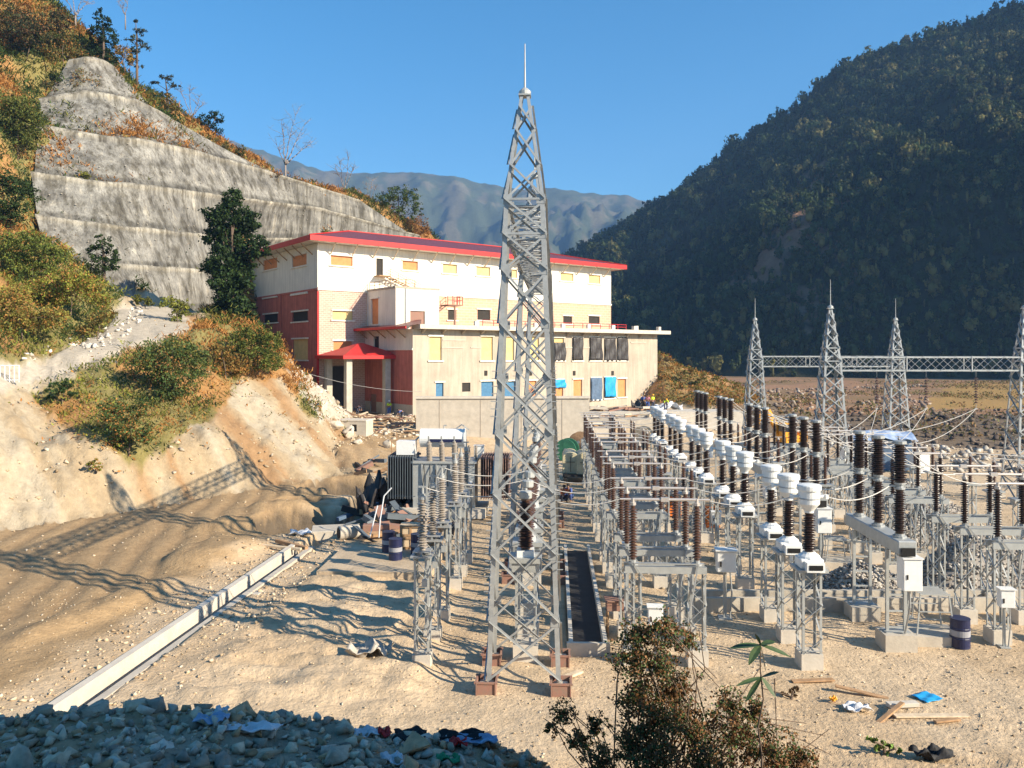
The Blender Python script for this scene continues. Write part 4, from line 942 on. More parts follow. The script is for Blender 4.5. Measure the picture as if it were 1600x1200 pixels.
# --- brown potential transformers under the gantry
def make_pt():
    r = empty('voltage_transformer', (0, 0, 0), YRZ)
    pedestal(r, .72, .5); b = MB(); lattice(b, .6, 2.9, .48, n=5); b.build('lattice_stand', M['galv_new'], r)
    MB().box((0, 0, 2.98), (.95, .8, .14)).box((0, -.3, 2.78), (.8, .05, .3)).build('base_plate', M['galv_new'], r)
    MB().box((0, 0, 3.14), (.5, .5, .2)).build('tank', M['white_paint'], r)
    insul('insulator', M['brown_porcelain'], 1.5, .15, .24, 19, r, (0, 0, 3.24), 14)
    MB().lathe([(.17, 0), (.19, .03), (.19, .2), (.16, .23), (.05, .25), (.05, .3)], n=14).build('head', M['galv_new'], r, loc=(0, 0, 4.74))
    return r
pt = make_pt(); rowput(pt, [False], -.78, 3, 23.7, PITCH, 'brown voltage transformer on lattice stand beneath the gantry, %s of its row', 'voltage transformer', 'voltage transformers under the gantry')
# --- isolators: two insulator posts on a portal, tube contacts on top
def make_iso(pm, hi_=1.6, w=1.85, zb=2.75, half=False):
    r = empty('isolator', (0, 0, 0), YRZ)
    for s in (-1, 1):
        b = MB(); lattice(b, .46, zb - .12, .42, n=5, cx=s * w / 2, t=.055); b.build('lattice_leg', M['galv_new'], r)
    for s in (-1, 1): pedestal(r, .58, .45, cx=s * w / 2)
    b = MB()
    for y in (-.2, .2): b.box((0, y, zb), (w + .5, .06, .2)).box((0, y + .03, zb + .09), (w + .5, .1, .02)).box((0, y + .03, zb - .09), (w + .5, .1, .02))
    b.build('channel_beam', M['galv_new'], r)
    for s in (-1, 1):
        MB().lathe([(.16, 0), (.16, .05), (.09, .06), (.09, .14)], n=10).build('rotating_base', M['galv'], r, loc=(s * w / 2, 0, zb + .11))
        i_ = insul('insulator', pm, hi_, .075, .135, 18, r, (s * w / 2, 0, zb + .24)); zt = hi_
        b = MB(); b.lathe([(.09, 0), (.09, .08), (.05, .09), (.05, .2)], (0, 0, zt), 8); b.tube((-.0, 0, zt + .17), (-s * w * .47, 0, zt + .17), .042, 8); b.tube((0, 0, zt + .17), (s * .38, 0, zt + .17), .03, 6); b.box((-s * w * .47, 0, zt + .17), (.12, .12, .12))
        b.build('contact_arm', M['aluminium'], i_)
    b = MB(); b.bar((-w / 2, -.28, zb + .2), (w / 2, -.28, zb + .2), .035); b.bar((w / 2, -.28, zb + .2), (w / 2 - .3, -.3, 1.3), .04); b.bar((-w / 2 - .1, -.25, zb + .3), (-w / 2 + .35, -.3, zb - .3), .03); b.build('drive_rod', M['galv'], r)
    return r
iso = make_iso(M['brown_porcelain'])
rowput(iso, [False], 3.3, 5, 23.4, PITCH, 'brown isolator portal between the trench and the white headed transformers, %s of its row', 'isolator', 'brown isolators', jit=.02)
# --- current transformers: white head, dark bushing, meter box
def make_ct():
    r = empty('current_transformer', (0, 0, 0), YRZ)
    pedestal(r, .62); b = MB(); lattice(b, .56, 2.78, .42, n=5, t=.07); b.build('lattice_stand', M['galv_new'], r)
    MB().box((0, 0, 2.83), (.86, .8, .08)).build('top_plate', M['galv_new'], r)
    b = MB(); b.box((0, 0, 3.02), (.66, .6, .28)); bx = b.build('base_tank', M['white_paint'], r); bv = bx.modifiers.new('bevel', 'BEVEL'); bv.width = .04; bv.segments = 2
    MB().lathe([(.32, 0), (.3, .05), (.2, .12), (.17, .16)], (0, 0, 3.16), 14).build('tank_neck', M['white_paint'], r)
    t_ = MB().box((.02, -.42, 2.98), (.5, .26, .26)).build('terminal_box', M['white_paint'], bx); MB().box((.02, -.556, 2.98), (.38, .02, .14)).build('gauge_window', M['dark_glass'], bx)
    insul('bushing', M['dark_porcelain'], 1.16, .13, .185, 15, r, (0, 0, 3.3), 14)
    b = MB(); b.lathe([(.13, 0), (.14, .06), (.19, .13), (.28, .24), (.298, .27), (.298, .64), (.335, .65), (.342, .68), (.342, .78), (.32, .81), (.2, .83), (.04, .84)], n=24); b.tube((-.5, 0, .46), (.5, 0, .46), .05, 8); b.box((-.5, 0, .46), (.08, .16, .12)); b.box((.5, 0, .46), (.08, .16, .12))
    h = b.build('head', M['white_paint'], r, smooth=False, loc=(0, 0, 4.44)); MB().lathe([(.3, 0), (.309, .01), (.309, .03), (.3, .04)], (0, 0, .4), 20).build('seam', M['galv'], h)
    return r
ct = make_ct(); CTS = rowput(ct, [False], 7.42, 5, 23.1, PITCH, 'current transformer with a white drum head on a dark bushing, %s of its row', 'current transformer', 'white headed current transformers', jit=.06)
# --- circuit breakers: three dark twin-section poles on a box beam
def make_cb():
    r = empty('circuit_breaker', (0, 0, 0), YRZ)
    for y in (.35, 3.05):
        MB().box((0, y, .1), (.95, .8, .75)).build('concrete_pedestal', M['concrete'], r)
        b = MB()
        for x in (-.27, .27): b.bar((x, y, .46), (x, y, 3.0), .09)
        for z in (.6, 1.1, 1.6, 2.1, 2.6): b.bar((-.27, y, z), (.27, y, z), .05)
        b.box((0, y, .49), (.75, .4, .03)); b.build('support_frame', M['galv_new'], r)
    bm_ = MB().box((0, 1.7, 3.22), (.55, 4.3, .42)).build('box_beam', M['galv_new'], r); bv = bm_.modifiers.new('bevel', 'BEVEL'); bv.width = .03
    for k, y in enumerate((.1, 1.7, 3.3)):
        p = empty('breaker_pole', (0, y, 3.43)); p.parent = r
        MB().lathe([(.2, 0), (.2, .06), (.14, .07), (.14, .12)], n=12).build('flange', M['galv'], p)
        insul('insulator', M['dark_porcelain'], 1.35, .13, .185, 18, p, (0, 0, .12), 14)
        MB().lathe([(.16, 0), (.16, .05), (.11, .06), (.11, .14), (.16, .15), (.16, .2)], n=12).bar((-.3, 0, .1), (.3, 0, .1), .06).build('middle_flange', M['galv'], p, loc=(0, 0, 1.47))
        insul('insulator', M['dark_porcelain'], 1.18, .16, .22, 16, p, (0, 0, 1.67), 14)
        MB().lathe([(.2, 0), (.2, .08), (.15, .1)], n=12).bar((-.32, 0, .05), (0, 0, .05), .05).build('top_cap', M['galv'], p, loc=(0, 0, 2.85))
    cabinet('control_cabinet', .55, .5, .95, r, (.1, -.35, 2.45)); MB().box((0, -.5, 3.12), (.4, .06, .25)).build('gauge_panel', M['dark_glass'], r)
    MB().path([(.1, -.35, 2.0), (.14, -.3, 1.4), (.16, .1, .5)], .03).build('conduit', M['galv'], r)
    return r
cb = make_cb()
for k in range(5):
    o = cb if k == 0 else fast_copy(cb); o.location = yd(10.6, 24.3 + PITCH * k)
    tag(o, 'circuit breaker with three tall dark poles on a box beam, %s of its row' % ORD[k], 'circuit breaker', 'circuit breakers')
iso2 = make_iso(M['dark_porcelain'], 1.5, 1.9, 3.05)
rowput(iso2, [False], 14.9, 4, 25.0, PITCH, 'isolator portal with dark posts right of the circuit breakers, %s of its row', 'isolator', 'dark isolators')
# posts on slim lattice at the far right and between rows
def make_post():
    r = empty('post_insulator', (0, 0, 0), YRZ)
    pedestal(r, .5); b = MB(); lattice(b, .4, 2.9, .42, n=6, t=.05); b.build('lattice_stand', M['galv_new'], r)
    MB().box((0, 0, 2.94), (.7, .6, .07)).build('top_plate', M['galv_new'], r)
    insul('insulator', M['brown_porcelain'], 1.25, .07, .115, 14, r, (0, 0, 2.98), 10)
    MB().lathe([(.08, 0), (.08, .06), (.03, .07), (.03, .14)], n=8).bar((-.2, 0, .14), (.2, 0, .14), .04).build('clamp', M['aluminium'], r, loc=(0, 0, 4.23)); return r
post = make_post()
f_ = [False]
rowput(post, f_, 19.6, 3, 33.5, PITCH, 'post insulator on slim lattice right of the dark isolators, %s of its row', 'post insulator', 'slim post insulators')
rowput(post, f_, 5.75, 4, 33.0, PITCH, 'slim post insulator between the brown isolators and white headed transformers, %s of its row', 'post insulator', 'slim post insulators', ph=2)
rowput(post, f_, 12.7, 3, 37.2, PITCH, 'slim post insulator just right of the circuit breakers, %s of its row', 'post insulator', 'slim post insulators', ph=2)
# cabinets on posts
def make_kiosk():
    r = empty('control_box', (0, 0, 0), YRZ)
    MB().bar((0, 0, 0), (0, 0, 1.5), .07).box((0, 0, .02), (.3, .3, .04)).build('post', M['galv_new'], r)
    cabinet('box', .42, .28, .55, r, (0, -.12, 1.55)); MB().path([(.1, -.1, 1.3), (.14, -.1, .7), (.1, -.05, 0)], .02).build('conduit', M['galv'], r); return r
kio = make_kiosk(); kk = 0
for a, Y, l in ((2.95, 22.9, 'small white control box on a post in front of the nearest brown isolator'), (5.9, 27.3, 'white control box on a post behind the nearest brown isolator'), (12.2, 27.4, 'white control box on a post right of the nearest circuit breaker'), (9.0, 29.6, 'white control box on a post behind the nearest white drum head'), (13.9, 24.6, 'white control box on the left leg of the nearest dark isolator'), (11.9, 35.3, 'white control box on a post before the third circuit breaker'), (2.9, 30.6, 'white control box before the second group of brown isolators'), (12.3, 42.5, 'small white control box far back right of the breakers'), (7.5, 36.6, 'white control box standing between far groups of white drum heads')):
    o = kio if kk == 0 else fast_copy(kio); kk += 1; o.location = yd(a, Y); o.rotation_euler.z = YRZ + random.uniform(-.1, .1); tag(o, l, 'control box', 'white control boxes')
    if kk in (2,): o.scale = (1.5, 1.5, 1.3)
# --- lattice towers
def make_tower(name, zs, wf, legw=.125, detail=True, spike=1.35, lace=.058):
    """four-legged lattice mast; zs = joint heights, wf(z) = half width"""
    r = empty(name, (0, 0, 0), YRZ); T = .016
    cor = lambda i, z: Vector(((1 if i in (1, 2) else -1) * wf(z), (1 if i in (2, 3) else -1) * wf(z), z))
    for i in range(4):
        e = Vector((-1 if i in (1, 2) else 1, 0, 0)); g_ = Vector((0, -1 if i in (2, 3) else 1, 0)); b = MB()
        for za, zb in zip(zs[:-1], zs[1:]): 
            ww = legw if za < zs[-5] else legw * .7
            b.angle(cor(i, za), cor(i, zb), ww, T, e, g_)
        if detail:
            for za in zs[1:-4]:
                p = cor(i, za); b.box(p + e * .1 + g_ * -.006, (.24, .012, .26)); b.box(p + g_ * .1 + e * -.006, (.012, .24, .26))
            if i in (0, 1):
                z = 2.2
                while z < 13:
                    if i == 0 and (z < 5.2 or 7.2 < z < 8.6) or i == 1 and (3.2 < z < 5.4 or 7.4 < z < 8.4): p = cor(i, z); b.bar(p, p + Vector((-.16 if i == 0 else .16, 0, 0)), .022); b.bar(p, p + Vector((0, -.16, 0)), .022)
                    z += .2
        b.build('leg', M['galv'], r)
    b = MB()
    for n_, (za, zb) in enumerate(zip(zs[:-1], zs[1:])):
        if zb > zs[-1] - .2: break
        for i in range(4):
            j = (i + 1) % 4; p, q = cor(i, za), cor(j, zb); p2, q2 = cor(j, za), cor(i, zb)
            out = Vector((0, -1, 0)) if i == 0 else Vector((1, 0, 0)) if i == 1 else Vector((0, 1, 0)) if i == 2 else Vector((-1, 0, 0))
            up_ = Vector((0, 0, 1)); d1 = (q - p).normalized(); d2 = (q2 - p2).normalized()
            b.angle(p + out * .0, q + out * .0, lace, .008, d1.cross(out), -out)
            b.angle(p2 + out * .02, q2 + out * .02, lace, .008, d2.cross(out), out)
    for z in (zs[-6], zs[-5]):
        for i in range(4): b.bar(cor(i, z), cor((i + 1) % 4, z), lace)
    b.build('bracing', M['galv'], r)
    zt = zs[-1]
    MB().box((0, 0, zt + .02), (.34, .34, .04)).lathe([(.17, 0), (.17, .1), (.11, .16), (.05, .2)], (0, 0, zt + .04), 12).build('cap_plate', M['galv_new'], r)
    MB().tube((0, 0, zt + .1), (0, 0, zt + .1 + spike), .032, 8, .014).build('lightning_rod', M['galv'], r)
    return r
def wT(z): return 1.0 + (.55 - 1.0) * (z / 13.0) if z <= 13 else .55 + (.13 - .55) * (z - 13) / 2.9
ZT = [.3, 1.83, 3.57, 5.15, 6.72, 8.18, 9.67, 11.1, 12.07, 13.0, 13.95, 14.94, 15.6, 15.9]
tw = make_tower('gantry_tower', ZT, wT)
def footbox(par):
    for x in (-1, 1):
        for y in (-1, 1):
            b = MB(); c = Vector((x * .99, y * .99, 0)); s = .25
            for q in (-s, s): b.box(c + Vector((q, 0, .1)), (.03, 2 * s + .1, .5)); b.box(c + Vector((0, q, .1)), (2 * s - .04, .03, .5))
            for q in (-s, s):
                for z in (-.05, .33): b.box(c + Vector((0, q * 1.07, z)), (2 * s + .12, .05, .05)); b.box(c + Vector((q * 1.07, 0, z)), (.05, 2 * s + .02, .048))
            f = b.build('formwork', M['redoxide'], par); MB().box(c + Vector((0, 0, .05)), (.44, .44, .3)).box(c + Vector((0, 0, .22)), (.36, .36, .05)).build('concrete_fill', M['concrete'], f)
footbox(tw)
TY_ = 22.3
tpos = [Vector((.36, TY_, 0)), Vector((.92, 32.6, 0)), Vector((1.52, 43.0, 0))]
tl = ['tall lattice gantry tower with a lightning rod, nearest and largest in the yard', 'lattice gantry tower standing directly behind the nearest tall tower', 'lattice gantry tower beside the transformer, third in line from the camera']
TW = []
for k, p in enumerate(tpos):
    o = tw if k == 0 else fast_copy(tw); o.location = p; o.scale = (1, 1, 1.018); tag(o, tl[k], 'gantry tower', 'high gantry towers'); TW.append(o)
def beam(name, p, q, w, h, n, label, grp, hooks=(), t=.075, hang=True):
    """lattice box beam from p to q (bottom centre line)"""
    p, q = Vector(p), Vector(q); L_ = (q - p).length; d = (q - p).normalized(); s = d.cross(Vector((0, 0, 1)))
    r = empty(name, p, math.atan2(d.y, d.x), label, 'gantry beam', grp)
    b = MB()
    for y in (-w / 2, w / 2):
        for z in (0, h): b.angle((0, y, z), (L_, y, z), t + .02, .014, (0, 1 if y < 0 else -1, 0), (0, 0, 1 if z == 0 else -1))
    b.build('chords', M['galv'], r); b = MB()
    for k in range(n):
        xa, xb = L_ * k / n, L_ * (k + 1) / n
        for y in (-w / 2, w / 2): b.bar((xa, y, 0), (xb, y, h), .055, .014); b.bar((xa, y + .02, h), (xb, y + .02, 0), .055, .014)
        for z in (0, h): b.bar((xa, -w / 2, z), (xb, w / 2, z), .055, .014, up=(0, 0, 1)); b.bar((xa, w / 2, z + .015), (xb, -w / 2, z + .015), .055, .014); b.bar((xa, -w / 2, z), (xa, w / 2, z), .06)
        if k % 4 == 0:
            for y in (-w / 2, w / 2): b.bar((xa, y, 0), (xa, y, h), .06)
    b.build('bracing', M['galv'], r); return r
for k in range(2):
    a, c = tpos[k], tpos[k + 1]; d = (c - a).normalized()
    beam('gantry_beam', a + d * .6 + Vector((0, 0, 12.28)), c - d * .6 + Vector((0, 0, 12.28)), 1.05, .93, 10, ('high lattice beam reaching back from the nearest tower', 'high lattice beam between the second and third towers in line')[k], 'high gantry beams')
# lower gantry on the right
def wS(z): return 1.0 + (.5 - 1.0) * (z / 8.6) if z <= 8.6 else .5 + (.09 - .5) * (z - 8.6) / 3.2
ZS = [.2, 1.6, 3.0, 4.3, 5.5, 6.6, 7.65, 8.6, 9.4, 10.2, 10.9, 11.5, 11.8]
ts = make_tower('gantry_tower', ZS, wS, .12, False, 1.7, .07); ts['x'] = 0; del ts['x']
for x in (-1, 1):
    for y in (-1, 1): MB().box((x, y, 0), (.55, .55, .5)).build('concrete_pedestal', M['pale_concrete'], ts)
sp = [((19.5, 49), 'lower gantry tower carrying the left end of the nearer right beam'), ((31.4, 49), 'lower gantry tower cut by the right edge of the photo'), ((19.9, 65.5), 'lower gantry tower farthest left, just behind the yellow excavator side'), ((31.4, 65.5), 'slimmer far gantry tower rising behind the middle of the nearer beam'), ((43.3, 49), 'lower gantry tower outside the right edge')]
for k, ((x, y), l) in enumerate(sp[:4]):
    o = ts if k == 0 else fast_copy(ts); o.location = (x, y, 0); tag(o, l, 'gantry tower', 'lower gantry towers')
ts2 = fast_copy(ts); ts2.location = (43.3, 49, 0); tag(ts2, 'lower gantry tower standing beyond the right end of the beam', 'gantry tower', 'lower gantry towers')
for (x0_, x1_, y_, l) in ((19.5, 31.4, 49, 'nearer low lattice beam spanning between the right gantry towers'), (31.4, 43.3, 49, 'low lattice beam continuing past the right edge'), (19.9, 31.4, 65.5, 'farther low lattice beam seen behind the nearer one')):
    beam('gantry_beam', (x0_ + .5, y_, 7.98), (x1_ - .5, y_, 7.98), .9, .9, 11, l, 'low gantry beams')
# suspension insulator strings
def make_string(n=10, pm=None, vert=True):
    r = empty('insulator_string')
    b = MB()
    for k in range(n): b.lathe([(.03, 0), (.13, .02), (.13, .035), (.05, .08), (.04, .12)], (0, 0, -.45 - k * .165), 10)
    b.build('discs', pm or M['brown_porcelain'], r)
    MB().tube((0, 0, 0), (0, 0, -.36), .015, 5).tube((0, 0, -.34 - n * .165), (0, 0, -.6 - n * .165), .02, 5).box((0, 0, -.62 - n * .165), (.16, .06, .06)).build('fittings', M['galv'], r); return r
st_ = make_string(); SP = []
for k, px_ in enumerate((1370, 1447, 1525)):
    o = st_ if k == 0 else fast_copy(st_); o.location = ((px_ - 800) / F * 49, 49, 7.95); SP.append(Vector(o.location) + Vector((0, 0, -2.27)))
    tag(o, 'brown disc insulator string hanging from the nearer right beam, %s' % ('leftmost', 'middle one', 'rightmost')[k], 'insulator string', 'hanging insulator strings')
# conductors
WN = [0]
def wire(p, q, sag, r=.014, label='thin sagging bare conductor strung over the switchyard', grp='overhead conductors', n=14, m=None, name='conductor'):
    p, q = Vector(p), Vector(q); pts = []
    for k in range(n + 1): t_ = k / n; v = p.lerp(q, t_); v.z -= sag * 4 * t_ * (1 - t_); pts.append(v - p)
    b = MB().path(pts, r, 5); o = b.build(name, m or M['wire'], loc=p); tag(o, label, 'wire', grp); WN[0] += 1; return o
TRI = ('front', 'middle', 'rear'); LMR = ('leftmost', 'middle', 'rightmost')
for k in range(3):
    wire(SP[k], yd(10.6, 24.3 + PITCH * 2 + 1.6 * k) + Vector((-.2, 0, 6.4)), 1.6, .018, 'pale cable looping from the %s hanging insulator string to the breakers' % LMR[k], 'loops from the hanging strings')
    wire(SP[k], Vector((15.5 + 1.5 * k, 37 + 2 * k, 4.8)), 1.1, .018, 'pale cable looping from the %s hanging insulator string to the dark isolators' % LMR[k], 'loops from the hanging strings')
for k in range(5):
    for q in range(3):
        n_ = '%s wire of three, %s group' % (TRI[q], ORD[k])
        Y = 23.1 + PITCH * k + 2 * q; c_ = yd(7.42, Y) + Vector((.5, 0, 4.9)); b_ = yd(10.6, 24.4 + PITCH * k + 1.6 * q) + Vector((-.3, 0, 5.0)); wire(c_, b_, .25, .016, 'wire from white drum head to breaker, ' + n_)
        wire(yd(3.3, Y + .3) + Vector((1.3, 0, 4.72)), c_ - Vector((1.0, 0, 0)), .2, .016, 'wire from brown isolator to white drum head, ' + n_)
        if k < 4: wire(yd(10.6, 24.4 + PITCH * k + 1.6 * q) + Vector((0, 0, 6.33)), yd(14.9, 25 + PITCH * k + 2 * q) + Vector((-1.3, 0, 4.95)), .35, .016, 'wire from breaker top to dark isolator, ' + n_)
        if k < 3: wire(yd(14.9, 25 + PITCH * k + 2 * q) + Vector((1.3, 0, 4.95)), yd(19.6, 33.5 + PITCH * min(k, 2) + 2 * q) + Vector((0, 0, 4.4)), .4, .016, 'wire from dark isolator to slim post, ' + n_)
for q in range(3):
    wire(yd(-.78, 23.7 + 2 * q) + Vector((0, 0, 5.0)), yd(3.3, 23.7 + 2 * q) + Vector((-1.3, 0, 4.72)), .3, .014, 'wire crossing the trench to the nearest isolators, %s of three' % TRI[q])
    wire(yd(19.6, 33.5 + 2 * q) + Vector((0, 0, 4.4)), Vector((36, 30 + 3 * q, 5.2)), .5, .02, 'wire running from a slim post out past the right edge, %s of three' % TRI[q])
    wire(yd(-3.72, 23 + 2 * q) + Vector((0, 0, 5.2)), yd(-.78, 23.7 + 2 * q) + Vector((0, 0, 5.0)), .25, .014, 'wire from grey arrester to brown voltage transformer, %s of three' % TRI[q])
wire(P(455, 575, 86), P(660, 612, 88), .6, .02, 'thin cable strung across the front of the red porch', None)
# --- concrete trench beside the tower
def trench(name, pa, pb, w, hz, wt, label, cat, m1, m2=None, floor=-.4):
    pa, pb = Vector(pa), Vector(pb); d = pb - pa; L_ = d.length; r = empty(name, pa, math.atan2(d.y, d.x), label, cat)
    return r, L_
r, L_ = trench('cable_trench', (2.3, 24.1, 0), (2.95, 36.5, 0), 1.0, .4, .1, 'open concrete cable trench with a dark inside, right of the nearest tower', 'cable trench', None)
for y in (-.52, .52): MB().box((L_ / 2, y, -.1), (L_, .12, .9)).build('side_wall', M['pale_concrete'], r)
MB().box((-.07, 0, -.1), (.13, 1.3, .9)).build('end_wall', M['pale_concrete'], r); MB().box((L_ / 2, 0, .02), (L_, .92, .05)).build('floor', M['black'], r)  # black floor puts the trench's inner shade into the colour
# long kerb wall across the yard
kw = empty('kerb_wall', (yd(5.0, 28).x, 28, 0), 0, 'low concrete kerb wall running across the yard behind the nearest equipment', 'low wall')
MB().box((16, 0, .1), (32, .16, .8)).box((16, .9, .1), (32, .16, .8)).build('wall', M['concrete'], kw)
for x in (3, 8, 13, 18, 23, 28): MB().box((x, -.06, .12), (.3, .14, .7)).build('buttress', M['concrete'], kw)
# white drain channel on the left
dr_ = empty('drain_channel', (-11.0 - .25, 17.6, 0), math.atan2(23.2, 1.95), 'white concrete drain channel with a dark slot running beside the haul road', 'drain')
MB().box((9.6, .42, .0), (19.4, .24, .56)).build('kerb', M['pale_concrete'], dr_)
MB().box((9.6, -.43, -.07), (19.4, .24, .5)).build('kerb', M['concrete'], dr_)
MB().box((9.6, .0, -.42), (19.4, .6, .12)).build('channel_bed', M['black'], dr_)  # black bed paints in the shade of the slot
for k, x in enumerate(list(np.linspace(5.3, 12.4, 9))): MB().box((x, -.7, -.08), (.5, .26, .4)).build('cover_slab', M['pale_concrete'], dr_)
sl = empty('concrete_slab', (-7.0, 32.0, 0), YRZ, 'thin concrete ground slab under the crates and blue drums', 'slab')
MB().box((1.5, 2.0, .1), (4.6, 4.2, .5)).build('slab', mat('dusty_concrete', (.46, .36, .25), rough=.95, var=.18, scale=1.3, bump=.5, bscale=9), sl)
# --- transformer
tr = empty('power_transformer', (-5.0, 44.5, .2), YRZ, 'grey power transformer with a white conservator drum and finned radiators', 'transformer')
def zt_(py, Y): return CZ - (py - HZ) / F * Y - .2
MB().box((1.3, .3, 1.6), (3.4, 1.9, 2.5)).box((1.3, .3, 2.9), (3.6, 2.1, .12)).build('main_tank', M['galv_new'], tr)
for x in (.1, .9, 1.7, 2.5): MB().box((x, -.69, 1.6), (.08, .1, 2.4)).build('stiffener', M['galv'], tr)
def rad(name, x0_, n, m, y=-.8, dy=2.2, zz=(.9, 3.25)):
    b = MB()
    for k in range(n): b.box((x0_ + k * .135, y + dy / 2, (zz[0] + zz[1]) / 2), (.03, dy, zz[1] - zz[0]))
    for z in (zz[0] + .12, zz[1] - .12): b.tube((x0_ - .05, y + .2, z), (x0_ + n * .135, y + .2, z), .06, 8); b.tube((x0_ - .05, y + dy - .2, z), (x0_ + n * .135, y + dy - .2, z), .06, 8)
    return b.build(name, m, tr)
M['rad_dark'] = mat('dark_radiator_paint', (.10, .12, .14), rough=.5, var=.15); M['rad_red'] = mat('brown_radiator_paint', (.30, .19, .16), rough=.55, var=.15)
rad('radiator', -1.75, 11, M['rad_dark']); rad('radiator', 3.35, 12, M['rad_red'])
cv_ = MB(); cv_.tube((-.1, .2, 4.15), (2.35, .2, 4.15), .52, 24); cv_.tube((-.14, .2, 4.15), (-.1, .2, 4.15), .4, 24); cv_.tube((2.35, .2, 4.15), (2.4, .2, 4.15), .57, 24)
cn = cv_.build('conservator', M['white_paint'], tr)
MB().box((1.35, -.33, 4.05), (1.8, .04, .17)).build('stripe', M['blue_paint'], cn)
for x in (.4, 1.9): MB().bar((x, .2, 2.9), (x, .2, 3.7), .14).build('conservator_support', M['galv_new'], tr)
b = MB(); b.path([(1.2, .2, 4.65), (1.2, .2, 4.85), (1.35, .2, 4.85)], .035).path([(2.6, .2, 4.6), (2.2, .2, 4.9), (1.9, .2, 4.7)], .03).path([(-.2, .2, 4.2), (-.5, .2, 3.9), (-.6, .2, 3.0)], .05); b.build('pipework', M['galv'], tr)
MB().box((-.85, -.1, 3.65), (1.0, .8, .75)).build('bushing_turret', M['white_paint'], tr)
for k, x in enumerate((.5, 1.2, 1.9)):
    i_ = insul('bushing', M['grey_porcelain'], 1.2, .1, .17, 13, tr, (x, -.55, 2.9)); i_.rotation_euler = (R(14), 0, 0); MB().tube((0, 0, 1.2), (0, 0, 1.5), .04, 8).build('terminal', M['galv'], i_)
for k, x in enumerate((2.6, 3.0)): insul('bushing', M['grey_porcelain'], .8, .07, .12, 9, tr, (x, .1, 2.95))
cabinet('marshalling_box', .7, .4, 1.1, tr, (2.5, -.95, 1.3)); cabinet('marshalling_box', .55, .4, .7, tr, (3.1, .9, 3.3))
b = MB()
for k in range(8): b.path([(.2 + k * .33, -.62, 2.8), (.25 + k * .31, -.8, 2.3), (.1 + k * .36, -.75, 1.2 + .1 * k)], .025, 5)
b.build('cable', M['black'], tr)
MB().box((1.3, .3, .15), (4.6, 2.6, .5)).build('plinth', M['pale_concrete'], tr)
# ------------------------------------------------------------------ vegetation
GREEN = (.045, .075, .02); DARKG = (.022, .04, .014); OLIVE = (.14, .14, .03); YGRN = (.21, .22, .04); ORNG = (.36, .17, .05); DRY = (.30, .22, .11); BROWN = (.16, .09, .045)
def limb(b, p, q, r0, r1, bend=.15, n=4):
    p, q = Vector(p), Vector(q); prev = p; L_ = (q - p).length
    for k in range(1, n + 1):
        t_ = k / n; v = p.lerp(q, t_) + Vector((random.uniform(-1, 1), random.uniform(-1, 1), random.uniform(-.4, .4))) * bend * L_ * .25 * (1 if k < n else 0)
        b.tube(prev, v, r0 + (r1 - r0) * (k - 1) / n, 6, r0 + (r1 - r0) * t_); prev = v
def tree_px(name, blobs, root, Y, col_, label, n=3000, leaf=.16, tr=.22, alt=None, altp=0, group=None, cat='tree', depth=.9, bark=None, cw=.5):
    """tree whose clumps were measured on the photograph and given real depth; root = (column,row)"""
    base = P(root[0], root[1], Y); e = empty(name, base, 0, label, cat, group); B = []
    for k, bb in enumerate(blobs):
        x, y, r_ = bb[:3]; yy = Y + random.uniform(-1, 1) * r_ / F * Y * depth
        p = P(x, y, yy) - base; rr = r_ / F * Y; B.append((p.x, p.y, p.z, rr, rr * (bb[3] if len(bb) > 3 else .85)))
    c, k = crown_pts(B, n, cw); v, f, cc = quads(c, rng.uniform(.6, 1.3, n) * leaf, leafcol(col_, n, k, alt=alt, altp=altp), up=.4, asp=.7)
    np_mesh('crown', v, f, M['leaf'], cc, e)
    b = MB(); top = max(B, key=lambda q: q[2]); mid = Vector((top[0] * .3, 0, top[2] * .6))
    b.tube((0, 0, -.5), mid * .5, tr, 8, tr * .8); b.tube(mid * .5, mid, tr * .8, 8, tr * .55); b.tube(mid, (top[0], top[1], top[2]), tr * .55, 6, tr * .15)
    for q in B: limb(b, mid * min(1, max(.15, (q[2] - .8) / max(.1, mid.z))) if q[2] < mid.z else mid, (q[0], q[1], q[2]), tr * .3, .02)
    b.build('trunk', bark or M['bark'], e, smooth=True); return e
def bare_tree(name, root, Y, tips, label, tr=.14, n=26, haze=0, spread=.5, leafn=0, col_=None):
    base = P(*root, Y); e = empty(name, base, 0, label, 'tree'); b = MB(); ends = []
    T = [P(x, y, Y + random.uniform(-1, 1)) - base for x, y in tips]; h = max(t.z for t in T); fork = Vector((0, 0, h * .3))
    b.tube((0, 0, -.6), fork, tr, 8, tr * .75)
    for t_ in T:
        m = fork.lerp(t_, .5) + Vector((random.uniform(-.3, .3), random.uniform(-.5, .5), .2)); limb(b, fork, m, tr * .55, tr * .3); limb(b, m, t_, tr * .3, .02)
        for k in range(n // len(T)):
            s_ = m.lerp(t_, random.random()); q = s_ + Vector((random.uniform(-1, 1), random.uniform(-1, 1), random.uniform(.1, 1))) * h * .17 * spread * 2
            limb(b, s_, q, .035, .012, .3, 3); ends.append(q)
            for _ in range(2): z = s_.lerp(q, random.uniform(.4, 1)); limb(b, z, z + Vector((random.uniform(-1, 1), random.uniform(-1, 1), random.uniform(0, .8))) * h * .08, .018, .008, .3, 2)
    b.build('trunk', M['pale_bark'], e, smooth=True)
    if leafn:
        B = [(q.x, q.y, q.z, .6, .4) for q in ends]; c, k = crown_pts(B, leafn, .1); v, f, cc = quads(c, rng.uniform(.6, 1.3, leafn) * .13, leafcol(col_, leafn, k), up=.4, asp=.7); np_mesh('crown', v, f, M['leaf'], cc, e)
    return e
